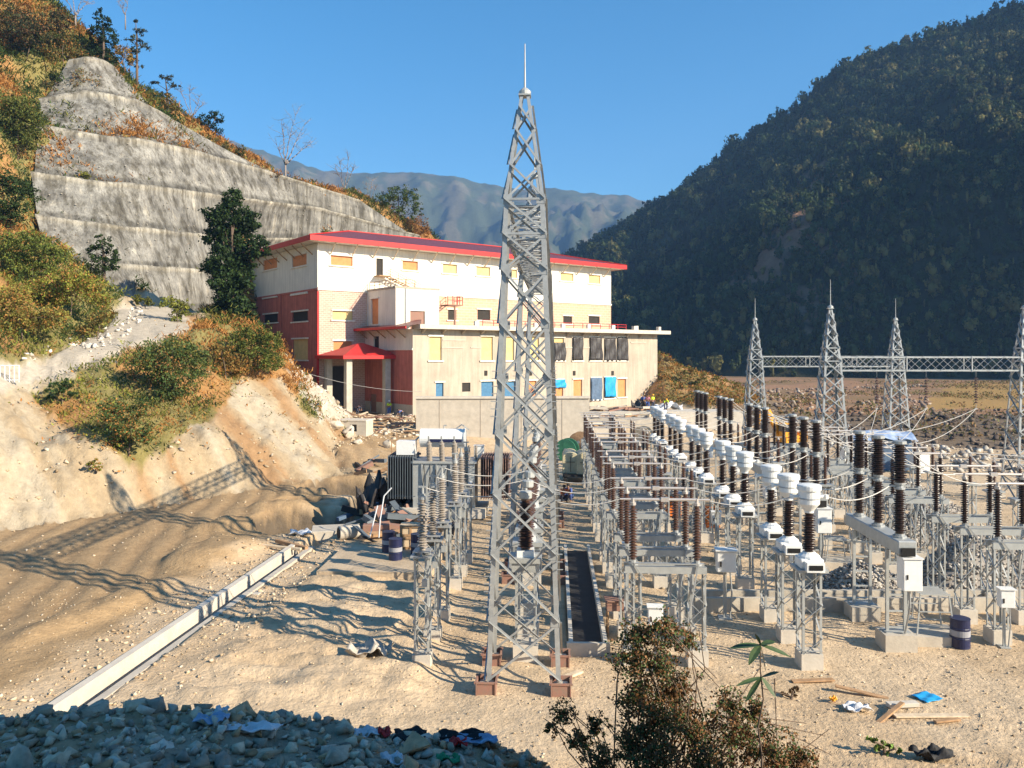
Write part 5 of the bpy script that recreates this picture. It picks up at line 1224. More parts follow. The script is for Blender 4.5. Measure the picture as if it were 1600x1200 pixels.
tree_px('evergreen_tree', [(362, 312, 17, 1.1), (350, 342, 27), (384, 345, 24), (340, 372, 26), (372, 378, 30), (402, 388, 20), (328, 332, 13), (350, 408, 28), (380, 408, 24), (333, 418, 17), (352, 438, 26), (378, 436, 20), (356, 462, 22), (374, 478, 20), (342, 484, 20), (356, 502, 26), (384, 505, 22), (325, 500, 16)], (362, 528), 79, DARKG, 'tall dark evergreen tree standing left of the power house end wall', n=26000, leaf=.22, alt=GREEN, altp=.25, tr=.3, cw=.3)
tree_px('small_tree', [(160, 378, 14), (150, 395, 15), (172, 398, 16), (160, 412, 18), (180, 412, 10)], (162, 432), 78, GREEN, 'small round green tree at the foot of the streaked shotcrete slope', n=2200, alt=DARKG, altp=.4)
tree_px('dark_tree', [(160, 32, 13, 1.2), (152, 52, 17), (168, 55, 18), (158, 74, 20), (150, 88, 16), (170, 90, 15)], (162, 108), 113, DARKG, 'dense dark tree standing on the very top of the shotcrete slope', n=4500, leaf=.2)
tree_px('conifer_tree', [(212, 32, 7, 1.2), (215, 48, 11, .6), (207, 60, 13, .5), (222, 70, 14, .4), (210, 80, 13, .5), (205, 92, 11, .5), (218, 104, 9, .5)], (214, 128), 118, (.05, .065, .05), 'slim open conifer against the sky right of the dark tree', n=1500, leaf=.2, cw=.1)
tree_px('flat_topped_tree', [(258, 122, 12, .35), (245, 130, 10, .4), (270, 134, 12, .35), (262, 148, 8, .6)], (262, 172), 122, (.05, .06, .045), 'small flat topped tree on the ridge left of the leafy one', n=900, leaf=.18, cw=.1)
tree_px('leafy_tree', [(322, 186, 14), (338, 182, 12), (310, 198, 13), (332, 203, 15), (300, 205, 8)], (322, 228), 127, DARKG, 'dark leafy tree on the skyline above the shotcrete slope', n=2600, leaf=.2)
bare_tree('bare_tree', (300, 205), 126, [(282, 140), (296, 135), (312, 148), (320, 160)], 'bare twiggy tree behind the leafy tree on the skyline', n=24)
bare_tree('bare_tree', (446, 292), 137, [(440, 186), (462, 178), (478, 190), (488, 222), (432, 225)], 'large bare tree with forked branches on the ridge against the sky', n=50, tr=.2)
bare_tree('bare_tree', (538, 318), 145, [(530, 250), (545, 243), (555, 258), (522, 262)], 'smaller bare tree on the ridge right of the large bare one', n=36)
bare_tree('bare_tree', (578, 332), 147, [(572, 284), (583, 276), (590, 290)], 'little bare sapling left of the dark round tree on the ridge', n=20, tr=.1)
bare_tree('bare_tree', (118, 40), 118, [(96, -6), (112, -14), (130, -10), (146, 2)], 'bare grey tree on the hilltop cut by the upper edge', n=30)
bare_tree('bare_tree', (196, 40), 121, [(182, -10), (200, -4), (192, 10)], 'thin bare tree behind the dark hilltop tree', n=20, tr=.1)
tree_px('round_tree', [(598, 312, 17), (622, 302, 17), (642, 312, 17), (610, 328, 18), (636, 332, 18), (655, 330, 10)], (622, 362), 150, GREEN, 'dark green round tree on the ridge behind the red roof', n=4200, leaf=.22, alt=OLIVE, altp=.2)
def ysurf(px_, py_, Y):
    ys = np.linspace(30, 175, 1500); d = (CZ - (py_ - HZ) / F * ys) - zat((px_ - 800) / F * ys, ys); k = np.where(d < 0)[0]
    return float(ys[k[0]]) if len(k) and abs(ys[k[0]] - Y) < 14 else Y
def bush(blobs, root, Y, c, label, n=1800, leaf=.11, alt=None, altp=.25, name='shrub'):
    if Y > 40: Y = ysurf(root[0], root[1], Y)
    return tree_px(name, blobs, root, Y, c, label, n=n, leaf=leaf, tr=.05, alt=alt, altp=altp, cat='shrub', cw=.2, depth=.8)
BUS = [
 ([(235, 560, 30), (270, 545, 32), (300, 555, 30), (250, 590, 32), (285, 590, 32), (312, 580, 22), (265, 612, 24)], (268, 628), 58.5, (.07, .105, .035), 'big grey green bush on the bank below the upper path', 8000, .12, OLIVE),
 ([(268, 474, 17), (288, 482, 16), (278, 494, 14)], (278, 504), 80, YGRN, 'yellow green bush at the end of the upper path', 1800, .13, OLIVE),
 ([(232, 470, 10), (215, 468, 9)], (228, 482), 83, OLIVE, 'low olive shrub at the foot of the lowest shotcrete wall', 900, .12, YGRN),
 ([(395, 525, 28), (425, 535, 22), (410, 560, 26), (365, 535, 24), (435, 565, 17)], (405, 590), 76, (.12, .14, .03), 'broad olive bush under the tall evergreen tree', 7000, .12, GREEN),
 ([(345, 548, 20), (370, 572, 22), (340, 580, 18)], (355, 598), 68, (.16, .12, .035), 'rusty olive bush between the big grey green bush and the olive one', 3500, .12, ORNG),
 ([(462, 610, 14), (470, 632, 15), (452, 590, 13), (480, 650, 10)], (466, 668), 80, (.10, .11, .03), 'straggling shrub on the corner of the bank beside the porch', 2500, .12, BROWN),
 ([(175, 640, 24), (200, 665, 26), (215, 640, 20), (190, 690, 20), (225, 680, 16)], (200, 712), 53, (.07, .10, .03), 'green shrub low on the cut bank', 5200, .1, ORNG),
 ([(88, 608, 14), (105, 600, 11), (80, 622, 9), (112, 615, 9)], (96, 632), 52, (.04, .07, .025), 'dark leafy sapling at the left end of the bank', 1000, .12, GREEN),
 ([(145, 725, 10), (155, 732, 8)], (150, 740), 50, OLIVE, 'tiny tuft of green on the bare cut bank', 500, .08, ORNG),
 ([(22, 170, 34), (50, 195, 30), (15, 215, 32), (50, 225, 20)], (28, 252), 89, (.08, .10, .025), 'upper green thicket at the left edge', 6500, .18, OLIVE),
 ([(12, 290, 30), (40, 300, 22), (8, 330, 26), (30, 322, 20)], (18, 358), 78, (.035, .055, .018), 'dark green thicket at the left edge beside the shotcrete', 4800, .16, GREEN),
 ([(20, 385, 30), (58, 380, 24), (85, 398, 20), (40, 410, 26), (70, 420, 20)], (48, 446), 70, (.10, .13, .03), 'green leafy thicket at mid left under the shotcrete', 6500, .14, YGRN),
 ([(110, 435, 26), (140, 450, 24), (160, 470, 17), (90, 460, 28), (60, 455, 26)], (110, 500), 69, YGRN, 'yellow green thicket ending beside the upper path', 8500, .13, ORNG),
 ([(20, 470, 30), (50, 500, 26), (15, 515, 24), (85, 495, 22)], (38, 540), 60, (.24, .21, .05), 'bright yellow green thicket above the rubble at far left', 6500, .12, ORNG),
 ([(150, 500, 16), (168, 490, 12), (135, 515, 14)], (150, 530), 68, (.18, .16, .045), 'low dry shrub overhanging the inner edge of the path', 2000, .11, ORNG),
 ([(135, 120, 18), (120, 130, 14), (148, 132, 12)], (134, 148), 103, (.17, .15, .06), 'dry rounded shrub on the second highest bench', 1500, .14, ORNG),
 ([(86, 118, 12), (90, 134, 9)], (88, 146), 104, DARKG, 'small dark shrub among the orange grass', 900, .14, GREEN),
 ([(15, 30, 30), (50, 45, 28), (90, 30, 24), (25, 70, 26)], (40, 95), 111, (.055, .065, .03), 'dark green thicket in the top left corner', 6500, .2, BROWN),
 ([(100, 65, 22), (120, 85, 18), (80, 80, 20)], (100, 106), 110, (.12, .12, .04), 'olive thicket left of the dark hilltop tree', 3500, .18, ORNG),
 ([(134, 275, 9), (130, 270, 7)], (134, 284), 92, OLIVE, 'yellow green tuft growing on a shotcrete bench', 500, .12, YGRN),
 ([(490, 345, 8), (482, 348, 6)], (488, 354), 128, OLIVE, 'small green tuft on the lower shotcrete near the roof', 300, .12, YGRN),
 ([(190, 80, 14), (203, 92, 12)], (195, 108), 115, (.22, .16, .04), 'yellow brown shrub between the two hilltop trees', 1300, .16, ORNG),
 ([(262, 160, 15), (240, 150, 12), (275, 172, 10)], (258, 182), 121, (.13, .13, .035), 'olive shrub under the small flat topped tree', 1500, .16, ORNG),
 ([(400, 268, 18), (375, 248, 14), (425, 280, 14)], (402, 288), 131, BROWN, 'brown dry shrub along the ridge left of the big bare tree', 1800, .17, DRY),
 ([(455, 285, 16), (475, 292, 14), (500, 300, 12)], (475, 306), 139, (.20, .12, .05), 'orange brown grass clump under the big bare tree', 1600, .17, ORNG),
 ([(650, 350, 18), (628, 345, 14), (665, 358, 12)], (648, 372), 151, (.22, .12, .05), 'rust coloured shrub at the right end of the shotcrete slope', 2000, .18, ORNG),
 ([(350, 232, 13), (330, 222, 12), (375, 236, 10)], (350, 246), 128, (.10, .09, .035), 'dark brown shrub below the leafy skyline tree', 1500, .17, OLIVE),
 ([(1062, 582, 12), (1078, 580, 10), (1045, 590, 10)], (1062, 598), 116, (.10, .10, .035), 'olive shrub on the bank at the right end of the building', 1300, .13, ORNG),
 ([(1100, 590, 9), (1088, 596, 8), (1118, 592, 6)], (1100, 604), 113, (.10, .12, .03), 'low green shrub farther right on the building bank', 900, .13, ORNG),
 ([(1042, 566, 10), (1030, 560, 8)], (1040, 580), 120, (.14, .10, .06), 'grey brown shrub touching the right corner of the concrete wing', 800, .13, DRY),
]
for bl_, rt_, Y_, c_, l_, n_, lf_, al_ in BUS: bush(bl_, rt_, Y_, c_, l_, n_, lf_, al_)
# undergrowth on the planted slopes: grass, weeds and leaf litter nobody could count
def scatter(mask, n, yr=(30, 160)):
    ii, jj = np.where(mask & (YY > yr[0]) & (YY < yr[1])); wgt = YY[ii, jj] ** 2; wgt = wgt / wgt.sum()
    k = rng.choice(len(ii), n, p=wgt); i, j = ii[k], jj[k]
    y = YY[i, j] * (1 + rng.uniform(-.5, .5, n) * (vs_[1] / vs_[0] - 1)); x = (us[j] + rng.uniform(-.5, .5, n) * (us[1] - us[0])) * y
    return x, y, zat(x, y)
slope_m = (veg | vleft | (vm & (ZZ > 16))) & ~pathm & (PX > -250) & (PX < 800)
x, y, z = scatter(slope_m, 46000)
px_ = x / y * F + 800; py_ = HZ + (CZ - z) / y * F
u = fbm(x / 4.5, y / 4.5, 41) + fbm(x / 1.5, y / 1.5, 133) * .4 + rng.normal(size=len(x)) * .12
low = smooth01((py_ - 330) / 100) * (px_ < 200)
cc = np.where((u > .02)[:, None], np.array(ORNG), np.array(OLIVE)); cc = np.where((u < -.22)[:, None], np.array(GREEN), cc)
cc = np.where(((u > -.1) & (rng.random(len(x)) < low * .75))[:, None], np.array(YGRN), cc)
cc = cc * rng.uniform(.6, 1.35, (len(x), 1))
k5 = 6; N_ = len(x) * k5; yk = np.repeat(np.clip(y / 60, .8, 1.9), k5); hgt = np.repeat(rng.uniform(.15, .8, len(x)) ** 1.2 * (1 + .6 * (fbm(x / 3, y / 3, 77) > .1)) * np.where(u > .02, .8, 1.1), k5)
cen = np.repeat(np.stack([x, y, z], -1), k5, 0) + np.stack([rng.normal(size=N_) * .32, rng.normal(size=N_) * .32, rng.uniform(0, 1, N_) * hgt], -1)
a_ = rng.uniform(0, 6.283, N_); lean = rng.normal(size=(N_, 2)) * .8; hw = rng.uniform(.025, .075, N_); ln = rng.uniform(.1, .3, N_) * yk; hw = hw * yk
sx_ = np.stack([np.cos(a_) * hw, np.sin(a_) * hw, 0 * hw], -1); upv = np.stack([lean[:, 0] * ln, lean[:, 1] * ln, ln], -1)
v = np.stack([cen - sx_, cen + sx_, cen + sx_ * .4 + upv, cen - sx_ * .4 + upv], 1).reshape(-1, 3)
o = np_mesh('undergrowth', v, np.arange(len(v)).reshape(-1, 4), M['leaf'], np.repeat(np.repeat(cc, k5, 0) * rng.uniform(.75, 1.25, (N_, 1)), 4, 0)); tag(o, 'orange and olive grass and weeds covering the left hillside', 'undergrowth', kind='stuff')
ii_m = bank_ = (hi > .3) & (XX < 0) & ~pathm & (fbm(XX / 3, YY / 3, 201) > .12)
xs_, ys_, zs_ = scatter(ii_m & (PX > -100) & (PX < 560), 1600); N_ = len(xs_) * 5
cen = np.repeat(np.stack([xs_, ys_, zs_], -1), 5, 0) + np.stack([rng.normal(size=N_) * .25, rng.normal(size=N_) * .25, rng.uniform(0, .4, N_)], -1)
v, f, c4 = quads(cen, rng.uniform(.05, .16, N_), leafcol(ORNG, N_, alt=OLIVE, altp=.45)); o = np_mesh('weeds', v, f, M['leaf'], c4); tag(o, 'sparse dry weeds dotted over the bare cut bank', 'weeds', kind='stuff')
rbk = (XX > 15) & (XX < 36) & (YY > 98) & (YY < 136) & (ZZ > 2.2)
x, y, z = scatter(rbk, 2600); N_ = len(x) * 5
cc = np.where(rng.random((len(x), 1)) < .55, np.array(ORNG), np.array(OLIVE)) * rng.uniform(.6, 1.2, (len(x), 1))
cen = np.repeat(np.stack([x, y, z], -1), 5, 0) + np.stack([rng.normal(size=N_) * .3, rng.normal(size=N_) * .3, rng.uniform(0, .6, N_)], -1)
v, f, c4 = quads(cen, rng.uniform(.1, .25, N_), np.repeat(cc, 5, 0)); o = np_mesh('undergrowth', v, f, M['leaf'], c4); tag(o, 'rust coloured dry grass on the bank at the right end of the building', 'undergrowth', kind='stuff')
x, y, z = scatter((XX > 24) & (YY > 86) & (YY < 260) & (ZZ < 4) & (PX < 1620) & (fbm(XX / 12, YY / 12, 222) > .08), 2600, (86, 260)); N_ = len(x) * 4
cen = np.repeat(np.stack([x, y, z], -1), 4, 0) + np.stack([rng.normal(size=N_) * .4, rng.normal(size=N_) * .4, rng.uniform(0, .7, N_)], -1)
v, f, c4 = quads(cen, rng.uniform(.12, .35, N_), leafcol((.13, .12, .04), N_, alt=(.24, .14, .06), altp=.4)); o = np_mesh('scrub', v, f, M['leaf'], c4); tag(o, 'low scrub on the river bank and red brown terrace', 'scrub', kind='stuff')
# ------------------------------------------------------------------ loose stones
def stones(name, mask_fn, n, xr, yr, s0, s1, cols, label, fine=False, flat=.7, sink=.25, pw=2.5):
    X_ = rng.uniform(*xr, n * 3); Y_ = np.sqrt(rng.uniform(yr[0] ** 2, yr[1] ** 2, n * 3)) if False else rng.uniform(*yr, n * 3)
    m = mask_fn(X_, Y_); X_, Y_ = X_[m][:n], Y_[m][:n]; s = s0 + (s1 - s0) * rng.random(len(X_)) ** pw
    c = np.array(cols)[rng.integers(0, len(cols), len(X_))] * rng.uniform(.75, 1.25, (len(X_), 1))
    o = rock_field(name, X_, Y_, zat(X_, Y_) + s * flat * (1 - sink) * .6, s, np.clip(c, 0, .9), fine, flat)
    return tag(o, label, 'stones', kind='stuff')
SAND = [(.46, .36, .24), (.50, .40, .28), (.38, .28, .18), (.52, .44, .34)]
stones('pebbles', lambda x, y: (x / y > -.66) & (x / y < .68) & (y < 30), 7000, (-20, 22), (13.5, 30), .008, .05, SAND, 'small loose pebbles strewn over the near yard')
stones('pebbles', lambda x, y: (x / y > -.66) & (x / y < .68), 4000, (-34, 40), (30, 72), .015, .09, SAND, 'small loose stones strewn over the far yard')
stones('clods', lambda x, y: (np.abs(x - drain_x(y) + 1.5) < .8) | (np.abs(x - drain_x(y) - 1.5) < 1.0), 1500, (-14, -8), (17, 40), .012, .1, SAND, 'crumbly soil clods along both sides of the drain')
def bankm(x, y): return maskat((hi > .02) & (hi < .98) & ~vm, x, y)
stones('scree', lambda x, y: bankm(x, y) & (y > 38), 2600, (-40, 0), (38, 92), .03, .22, SAND, 'pale broken stones on the face of the cut bank')
stones('river_stones', lambda x, y: (x / y < .7), 1800, (32, 95), (84, 128), .1, .6, [(.17, .13, .10), (.12, .09, .07), (.24, .19, .15), (.08, .06, .05)], 'dark stones on the river bank beyond the yard')
stones('field_stones', lambda x, y: (x / y < .52) & ((fbm(x / 14, y / 14, 55) > .0)), 2600, (14, 140), (125, 230), .1, .7, [(.30, .22, .17), (.22, .15, .11), (.36, .30, .24)], 'scattered stones on the red brown terrace')
stones('rubble', lambda x, y: (x / y < .7), 900, (20, 46), (62, 86), .08, .5, [(.40, .36, .31), (.50, .46, .40), (.28, .24, .2)], 'grey rubble at the far end of the switchyard')
stones('path_rubble', lambda x, y: maskat(inpoly(PX, PY, [(60, 520), (150, 555), (230, 500), (215, 470), (190, 500), (160, 515), (100, 530), (20, 560), (20, 575), (110, 545)]), x, y) & (y > 45), 700, (-45, -25), (48, 80), .05, .3, [(.55, .50, .44), (.62, .58, .52)], 'white broken rock along the inner edge of the upper path')
stones('debris', lambda x, y: (x + .45 * (y - 80) > -22) & (x < -8), 900, (-22, -8), (74, 92), .05, .35, [(.52, .44, .34), (.44, .34, .24), (.58, .52, .44)], 'broken rock below the red porch')
# gravel heaps
def heap(px_, py_, rx_, ry_, h_, label, seed):
    c = G(px_, py_); r = np.random.default_rng(seed); n = 2600; a = r.uniform(0, 6.283, n); q = np.sqrt(r.random(n)); lump = 1 + .18 * np.sin(a * 3 + seed) + .1 * np.sin(a * 5)
    X_ = c.x + rx_ * q * np.cos(a) * lump; Y_ = c.y + ry_ * q * np.sin(a) * lump; Z_ = h_ * (1 - q ** 1.25) + r.uniform(-.05, .03, n)
    s = r.uniform(.04, .11, n); cl = np.array([(.34, .31, .27), (.46, .42, .37), (.24, .21, .19)])[r.integers(0, 3, n)]
    o = rock_field('gravel_heap', X_, Y_, Z_, s, cl); tag(o, label, 'gravel heap', kind='stuff')
    A = np.linspace(0, 6.2832, 40); Qr = np.linspace(0, 1, 12); AA, QQ = np.meshgrid(A, Qr); L_ = 1 + .18 * np.sin(AA * 3 + seed) + .1 * np.sin(AA * 5)
    core = grid_mesh('gravel_core', c.x + rx_ * QQ * np.cos(AA) * L_, c.y + ry_ * QQ * np.sin(AA) * L_, h_ * (1 - QQ ** 1.25) - .06, np.zeros(AA.shape + (3,)) + np.array((.3, .27, .24)), M['rock']); core.parent = o
heap(1345, 925, 1.9, 1.2, 1.15, 'grey crushed stone heap behind the nearest circuit breaker', 1)
heap(1540, 905, 3.4, 1.8, 2.0, 'big grey crushed stone heap behind the dark isolators at the right', 2)
heap(1440, 845, 2.6, 1.6, 1.5, 'crushed stone heap farther back between two cabinets', 4)
heap(1420, 790, 3.0, 2, 1.4, 'distant stone heap behind the right hand isolators', 5)
# ------------------------------------------------------------------ foreground bank: rubble, rubbish, bush
FC = [(.40, .34, .26), (.48, .39, .28), (.30, .25, .20), (.56, .46, .33), (.46, .31, .18), (.58, .51, .42)]
stones('bank_rubble', lambda x, y: (x / y > -.72) & (x / y < .12 + .05 * y), 10000, (-6, 2.2), (4.3, 8.0), .006, .075, FC, 'small dark broken stones covering the shaded foreground bank', fine=False, pw=4)
bl_px = [(150, 1092, 26), (215, 1098, 16), (245, 1088, 22), (320, 1112, 20), (375, 1102, 26), (20, 1150, 26), (30, 1180, 34), (120, 1140, 30), (195, 1150, 24), (90, 1180, 22), (300, 1150, 20), (250, 1170, 26), (470, 1140, 18), (410, 1165, 34), (350, 1180, 20), (540, 1130, 18), (640, 1145, 30), (665, 1135, 22), (530, 1170, 24), (560, 1195, 30), (60, 1108, 18), (180, 1185, 18), (640, 1180, 26), (760, 1165, 18), (830, 1185, 20), (700, 1150, 16), (440, 1110, 20), (480, 1190, 26), (90, 1112, 16), (280, 1120, 14)]
BLAB = ['big pointed rock on the bank crest, right above the drain end', 'squat rock on the crest just left of a peaked rock', 'peaked dark rock jutting from the bank crest', 'rock on the crest left of the torn pale blue plastic', 'broad dark rock on the crest beside the long white sheet', 'rock at the left edge a little above the bottom corner', 'largest rock in the bottom left corner', 'broad rock in the left part of the bank below the crest', 'rock below and right of the broad left one', 'rock low on the bank near the bottom left', 'rock under the torn pale blue plastic', 'rock low on the bank between the left and middle parts', 'rock midway down the bank below the long white sheet', 'big flat rock below the long white sheet', 'rock at the bottom edge left of the big flat one', 'rock on the crest left of the white bag', 'large rock right below the black crest bag', 'rounded rock touching the black crest bag', 'rock low on the bank below the red wrapper', 'rock at the bottom edge left of the white bottom bag', 'rock on the crest near the left edge', 'small rock at the bottom edge in the left part', 'rock at the bottom edge beside the green plastic', 'small rock right of the washed out blue cloth', 'rock at the bottom edge right of the green plastic', 'small rock between the black bag and the blue cloth', 'rock on the crest between the white sheet and white bag', 'rock at the bottom edge right below the big flat one', 'small rock on the crest next to the leftmost crest rock', 'small rock on the crest right of the peaked rock']
LB = ['large flat-sided', 'squat brown', 'pointed dark', 'rounded grey', 'long pale']
for k, (a, c, r_) in enumerate(bl_px):
    Y = 7.0 if c < 1125 else 7.0 - (c - 1125) / 75 * 1.3
    p = P(a, c, Y); s = r_ / F * Y; zz = float(zat(p.x, p.y)); cc = np.array([FC[k % 6]]) * 1.1
    v, f = rockmesh(100 + k); v = v * s * np.array([1.15, .9, .8]); e_ = np_mesh('boulder', v, f, M['rock'], np.repeat(cc, len(v), 0)); e_.location = (p.x, p.y, min(p.z - s * .45, zz + s * .25)); e_.rotation_euler = (random.uniform(-.3, .3), 0, random.uniform(0, 6))
    tag(e_, BLAB[k], 'rock', 'rocks on the foreground bank')
def crumple(name, px_, py_, Y, w_, d_, m, label, cat='litter', seed=0, h_=.12, rz=0.0, dz=.05, flat=False, sq=0):
    r = random.Random(seed); n = 14; vs = []; w_ *= (.72 if Y > 9 else .7); d_ *= (.72 if Y > 9 else .7); ph = [r.uniform(0, 6) for _ in range(6)]
    for j in range(n + 1):
        for i_ in range(n + 1):
            u, v = i_ / n - .5, j / n - .5; e_ = 1 if sq else 1 + .12 * math.sin(2 * math.atan2(v, u) + ph[0]) + .03 * math.sin(5 * math.atan2(v, u) + ph[4]) + .03 * math.sin(9 * math.atan2(v, u) + ph[5])
            z = 0 if flat else h_ * (math.sin(u * 9 + ph[1] + 3 * v) * .5 + math.sin(v * 11 + ph[2] - 4 * u) * .4 + math.sin((u + v) * 19 + ph[3]) * .25) * (1 - (u * u + v * v)) + h_ * .6
            vs.append((u * w_ * e_, v * d_ * e_, z))
    b = MB(); b.add(vs, [(j * (n + 1) + i_, j * (n + 1) + i_ + 1, (j + 1) * (n + 1) + i_ + 1, (j + 1) * (n + 1) + i_) for j in range(n) for i_ in range(n)])
    o = b.build(name, m, smooth=True)
    if Y < 9:
        ys = np.linspace(4.2, 8.6, 400); dd = (CZ - (py_ - HZ) / F * ys) - zat((px_ - 800) / F * ys, ys); kk_ = np.where(dd < 0.02)[0]; Y = float(ys[kk_[0]]) if len(kk_) else 6.9
    p = P(px_, py_, Y); zz = float(zat(p.x, p.y)); o.location = (p.x, p.y, zz + .03 if Y < 9 else zz + dz); o.rotation_euler.z = rz
    md = o.modifiers.new('thick', 'SOLIDIFY'); md.thickness = .008; return tag(o, label, cat)
M['cloth_w'] = mat('dirty_white_plastic', (.62, .63, .66), rough=.6, var=.15, scale=9); M['cloth_r'] = mat('red_plastic', (.5, .03, .03), rough=.5, var=.2)
M['cloth_b'] = mat('pale_blue_cloth', (.25, .36, .52), rough=.8, var=.2, scale=8); M['cloth_g'] = mat('green_plastic', (.03, .28, .13), rough=.5, var=.2); M['card'] = mat('cardboard', (.55, .42, .28), rough=.9, var=.15)
M['cloth_gr'] = mat('grey_cement_sack', (.42, .38, .33), rough=.9, var=.2)
for a in [('plastic_sheet', 330, 1118, 6.9, .34, .2, 'cloth_b', 'torn pale blue plastic near the crest of the bank, left of two', 1), ('plastic_sheet', 395, 1132, 6.7, .6, .2, 'cloth_w', 'long white torn sheet lying among rocks on the bank', 2), ('plastic_bag', 345, 1100, 7, .16, .14, 'cloth_w', 'small pale bag above the torn blue plastic', 3),
          ('plastic_bag', 575, 1120, 7, .3, .2, 'cloth_w', 'crumpled white bag beside the red wrapper', 4), ('wrapper', 600, 1132, 6.9, .16, .16, 'cloth_r', 'bright red wrapper on the bank crest', 5), ('black_bag', 640, 1112, 7, .42, .25, 'black', 'black plastic bag on the crest of the bank', 6),
          ('cardboard', 700, 1118, 7.1, .45, .2, 'card', 'sunlit flattened cardboard on the crest of the bank', 7), ('cloth', 745, 1150, 6.7, .45, .25, 'cloth_b', 'washed out blue cloth on the bank', 8), ('wrapper', 716, 1165, 6.4, .2, .12, 'cloth_r', 'red and pale wrapper below the blue cloth', 9), ('plastic_bag', 700, 1160, 6.4, .22, .18, 'cloth_w', 'pale plastic beside the small red wrapper', 10),
          ('green_bag', 700, 1190, 5.9, .25, .12, 'cloth_g', 'green plastic at the lower edge of the bank', 11), ('plastic_bag', 612, 1190, 5.9, .24, .18, 'cloth_w', 'white bag at the lower edge of the bank', 12), ('black_bag', 720, 1135, 6.8, .5, .2, 'black', 'flat black plastic under the blue cloth', 13), ('dark_sheet', 915, 1188, 6.0, .45, .25, 'navy_tarp', 'slate blue board fragment under the bush', 14), ('plastic_bag', 1075, 1180, 5.9, .16, .2, 'cloth_b', 'lilac torn bag hanging in the bush', 15), ('plastic_bag', 1140, 1192, 5.8, .12, .08, 'blue_tarp', 'tiny bright blue scrap at the bottom edge', 16)]:
    crumple(a[0], a[1], a[2] + (10 if a[3] > 6.5 else 0), a[3], a[4], a[5], M[a[6]], a[7], seed=a[8], h_=.04)
crumple('blue_sheet', 1448, 1093, G(1448, 1093).y, .8, .7, M['blue_tarp'], 'flat bright blue sheet on the sand at the lower right', seed=21, h_=.03, rz=.4, sq=1)
crumple('sack', 578, 1032, G(578, 1032).y, 1.7, 1.1, M['cloth_gr'], 'grey sack cloth heap on the sand left of the nearest arrester', seed=22, h_=.3)
crumple('plastic_scrap', 1302, 1097, G(1302, 1097).y, .28, .2, M['yellow'], 'orange plastic scrap beside the planks', seed=23, h_=.08)
crumple('white_sheet', 470, 838, G(470, 838).y, 1.6, .9, M['cloth_w'], 'white sheet lying beside the far end of the drain', seed=24, h_=.2)
crumple('black_heap', 1455, 1186, G(1455, 1186).y, 1.1, .5, M['black'], 'black plastic heap near the lower right edge', seed=25, h_=.2)
crumple('plastic_scrap', 1340, 1110, G(1340, 1110).y, .9, .5, M['cloth_w'], 'white torn plastic under the broken planks', seed=26, h_=.12)
def plank(px_, py_, L_, w_, t_, rz, m, label, ry=0.0, dz=.04, name='plank'):
    p = G(px_, py_); o = MB().box((0, 0, 0), (L_, w_, t_)).build(name, m); o.location = (p.x, p.y, float(zat(p.x, p.y)) + dz + t_ / 2); o.rotation_euler = (0, ry, rz); bv = o.modifiers.new('bevel', 'BEVEL'); bv.width = .006; return tag(o, label, 'plank')
for a in ((1355, 1085, 1.6, .16, .04, -.35, 'wood', 'brown plank pointing at the orange scrap', .12), (1455, 1120, 1.9, .2, .04, .06, 'pale_wood', 'pale painted plank at the lower right', .02), (1385, 1122, 1.5, .12, .05, .6, 'wood', 'brown plank standing askew across the white plastic', -.2), (1480, 1128, .7, .12, .05, .2, 'wood', 'dark broken end beside the pale painted plank', 0), (1270, 1065, 1.2, .18, .04, .1, 'wood', 'weathered plank behind the bush', 0), (1410, 1105, .8, .2, .1, .1, 'pale_concrete', 'pale broken slab between the planks', 0), (895, 1058, .8, .2, .06, .9, 'pale_wood', 'short pale board at the right foot of the nearest tower', .1)):
    plank(*a[:6], M[a[6]], a[7], a[8])
# foreground bush with fine drooping foliage
root = Vector((1.35, 6.6, 4.6))
fb = empty('foreground_bush', root, 0, 'large dark green and brown bush in front of the switchyard', 'shrub'); B = []
for x, y, r_, Yb in ((1000, 990, 34, 6.7), (1040, 985, 36, 6.6), (1075, 1000, 26, 6.8), (985, 1030, 38, 6.6), (1030, 1040, 40, 6.5), (1060, 1080, 40, 6.6), (1000, 1090, 42, 6.5), (1040, 1130, 48, 6.3), (990, 1160, 42, 6.4), (1090, 1140, 40, 6.5), (1140, 1100, 32, 6.7), (1150, 1150, 42, 6.4), (1200, 1170, 42, 6.4), (1180, 1110, 24, 6.7), (1100, 1190, 48, 6.2), (930, 1130, 22, 6.9), (880, 1115, 26, 7.0), (860, 1135, 18, 7.0), (905, 1160, 26, 6.9), (940, 1190, 36, 6.5), (1250, 1185, 34, 6.4), (1020, 1190, 50, 6.2)):
    p = P(x, y, Yb) - root; B.append((p.x, p.y, p.z, r_ / F * Yb, r_ / F * Yb * .9))
n = 30000; c, k = crown_pts(B, n, .05); v, f, cc = quads(c, rng.uniform(.01, .03, n), leafcol((.07, .11, .04), n, k, alt=(.27, .14, .065), altp=.5), asp=.45); np_mesh('foliage', v, f, M['leaf'], cc, fb)
n = 2600; c, k = crown_pts([(q[0], q[1], q[2] - .05, q[3] * .9, q[4]) for q in B if q[2] < 1.75], n, .3); v, f, cc = quads(c, rng.uniform(.012, .035, n), leafcol((.20, .11, .055), n, k), asp=.6); np_mesh('dry_leaves', v, f, M['leaf'], cc, fb)
b = MB()
for q in B:
    for _ in range(4): limb(b, (random.uniform(-.35, .3), random.uniform(-.2, .2), 0), (q[0] + random.uniform(-.1, .1), q[1], q[2] + q[4] * random.uniform(.3, 1)), .012, .003, .35, 5)
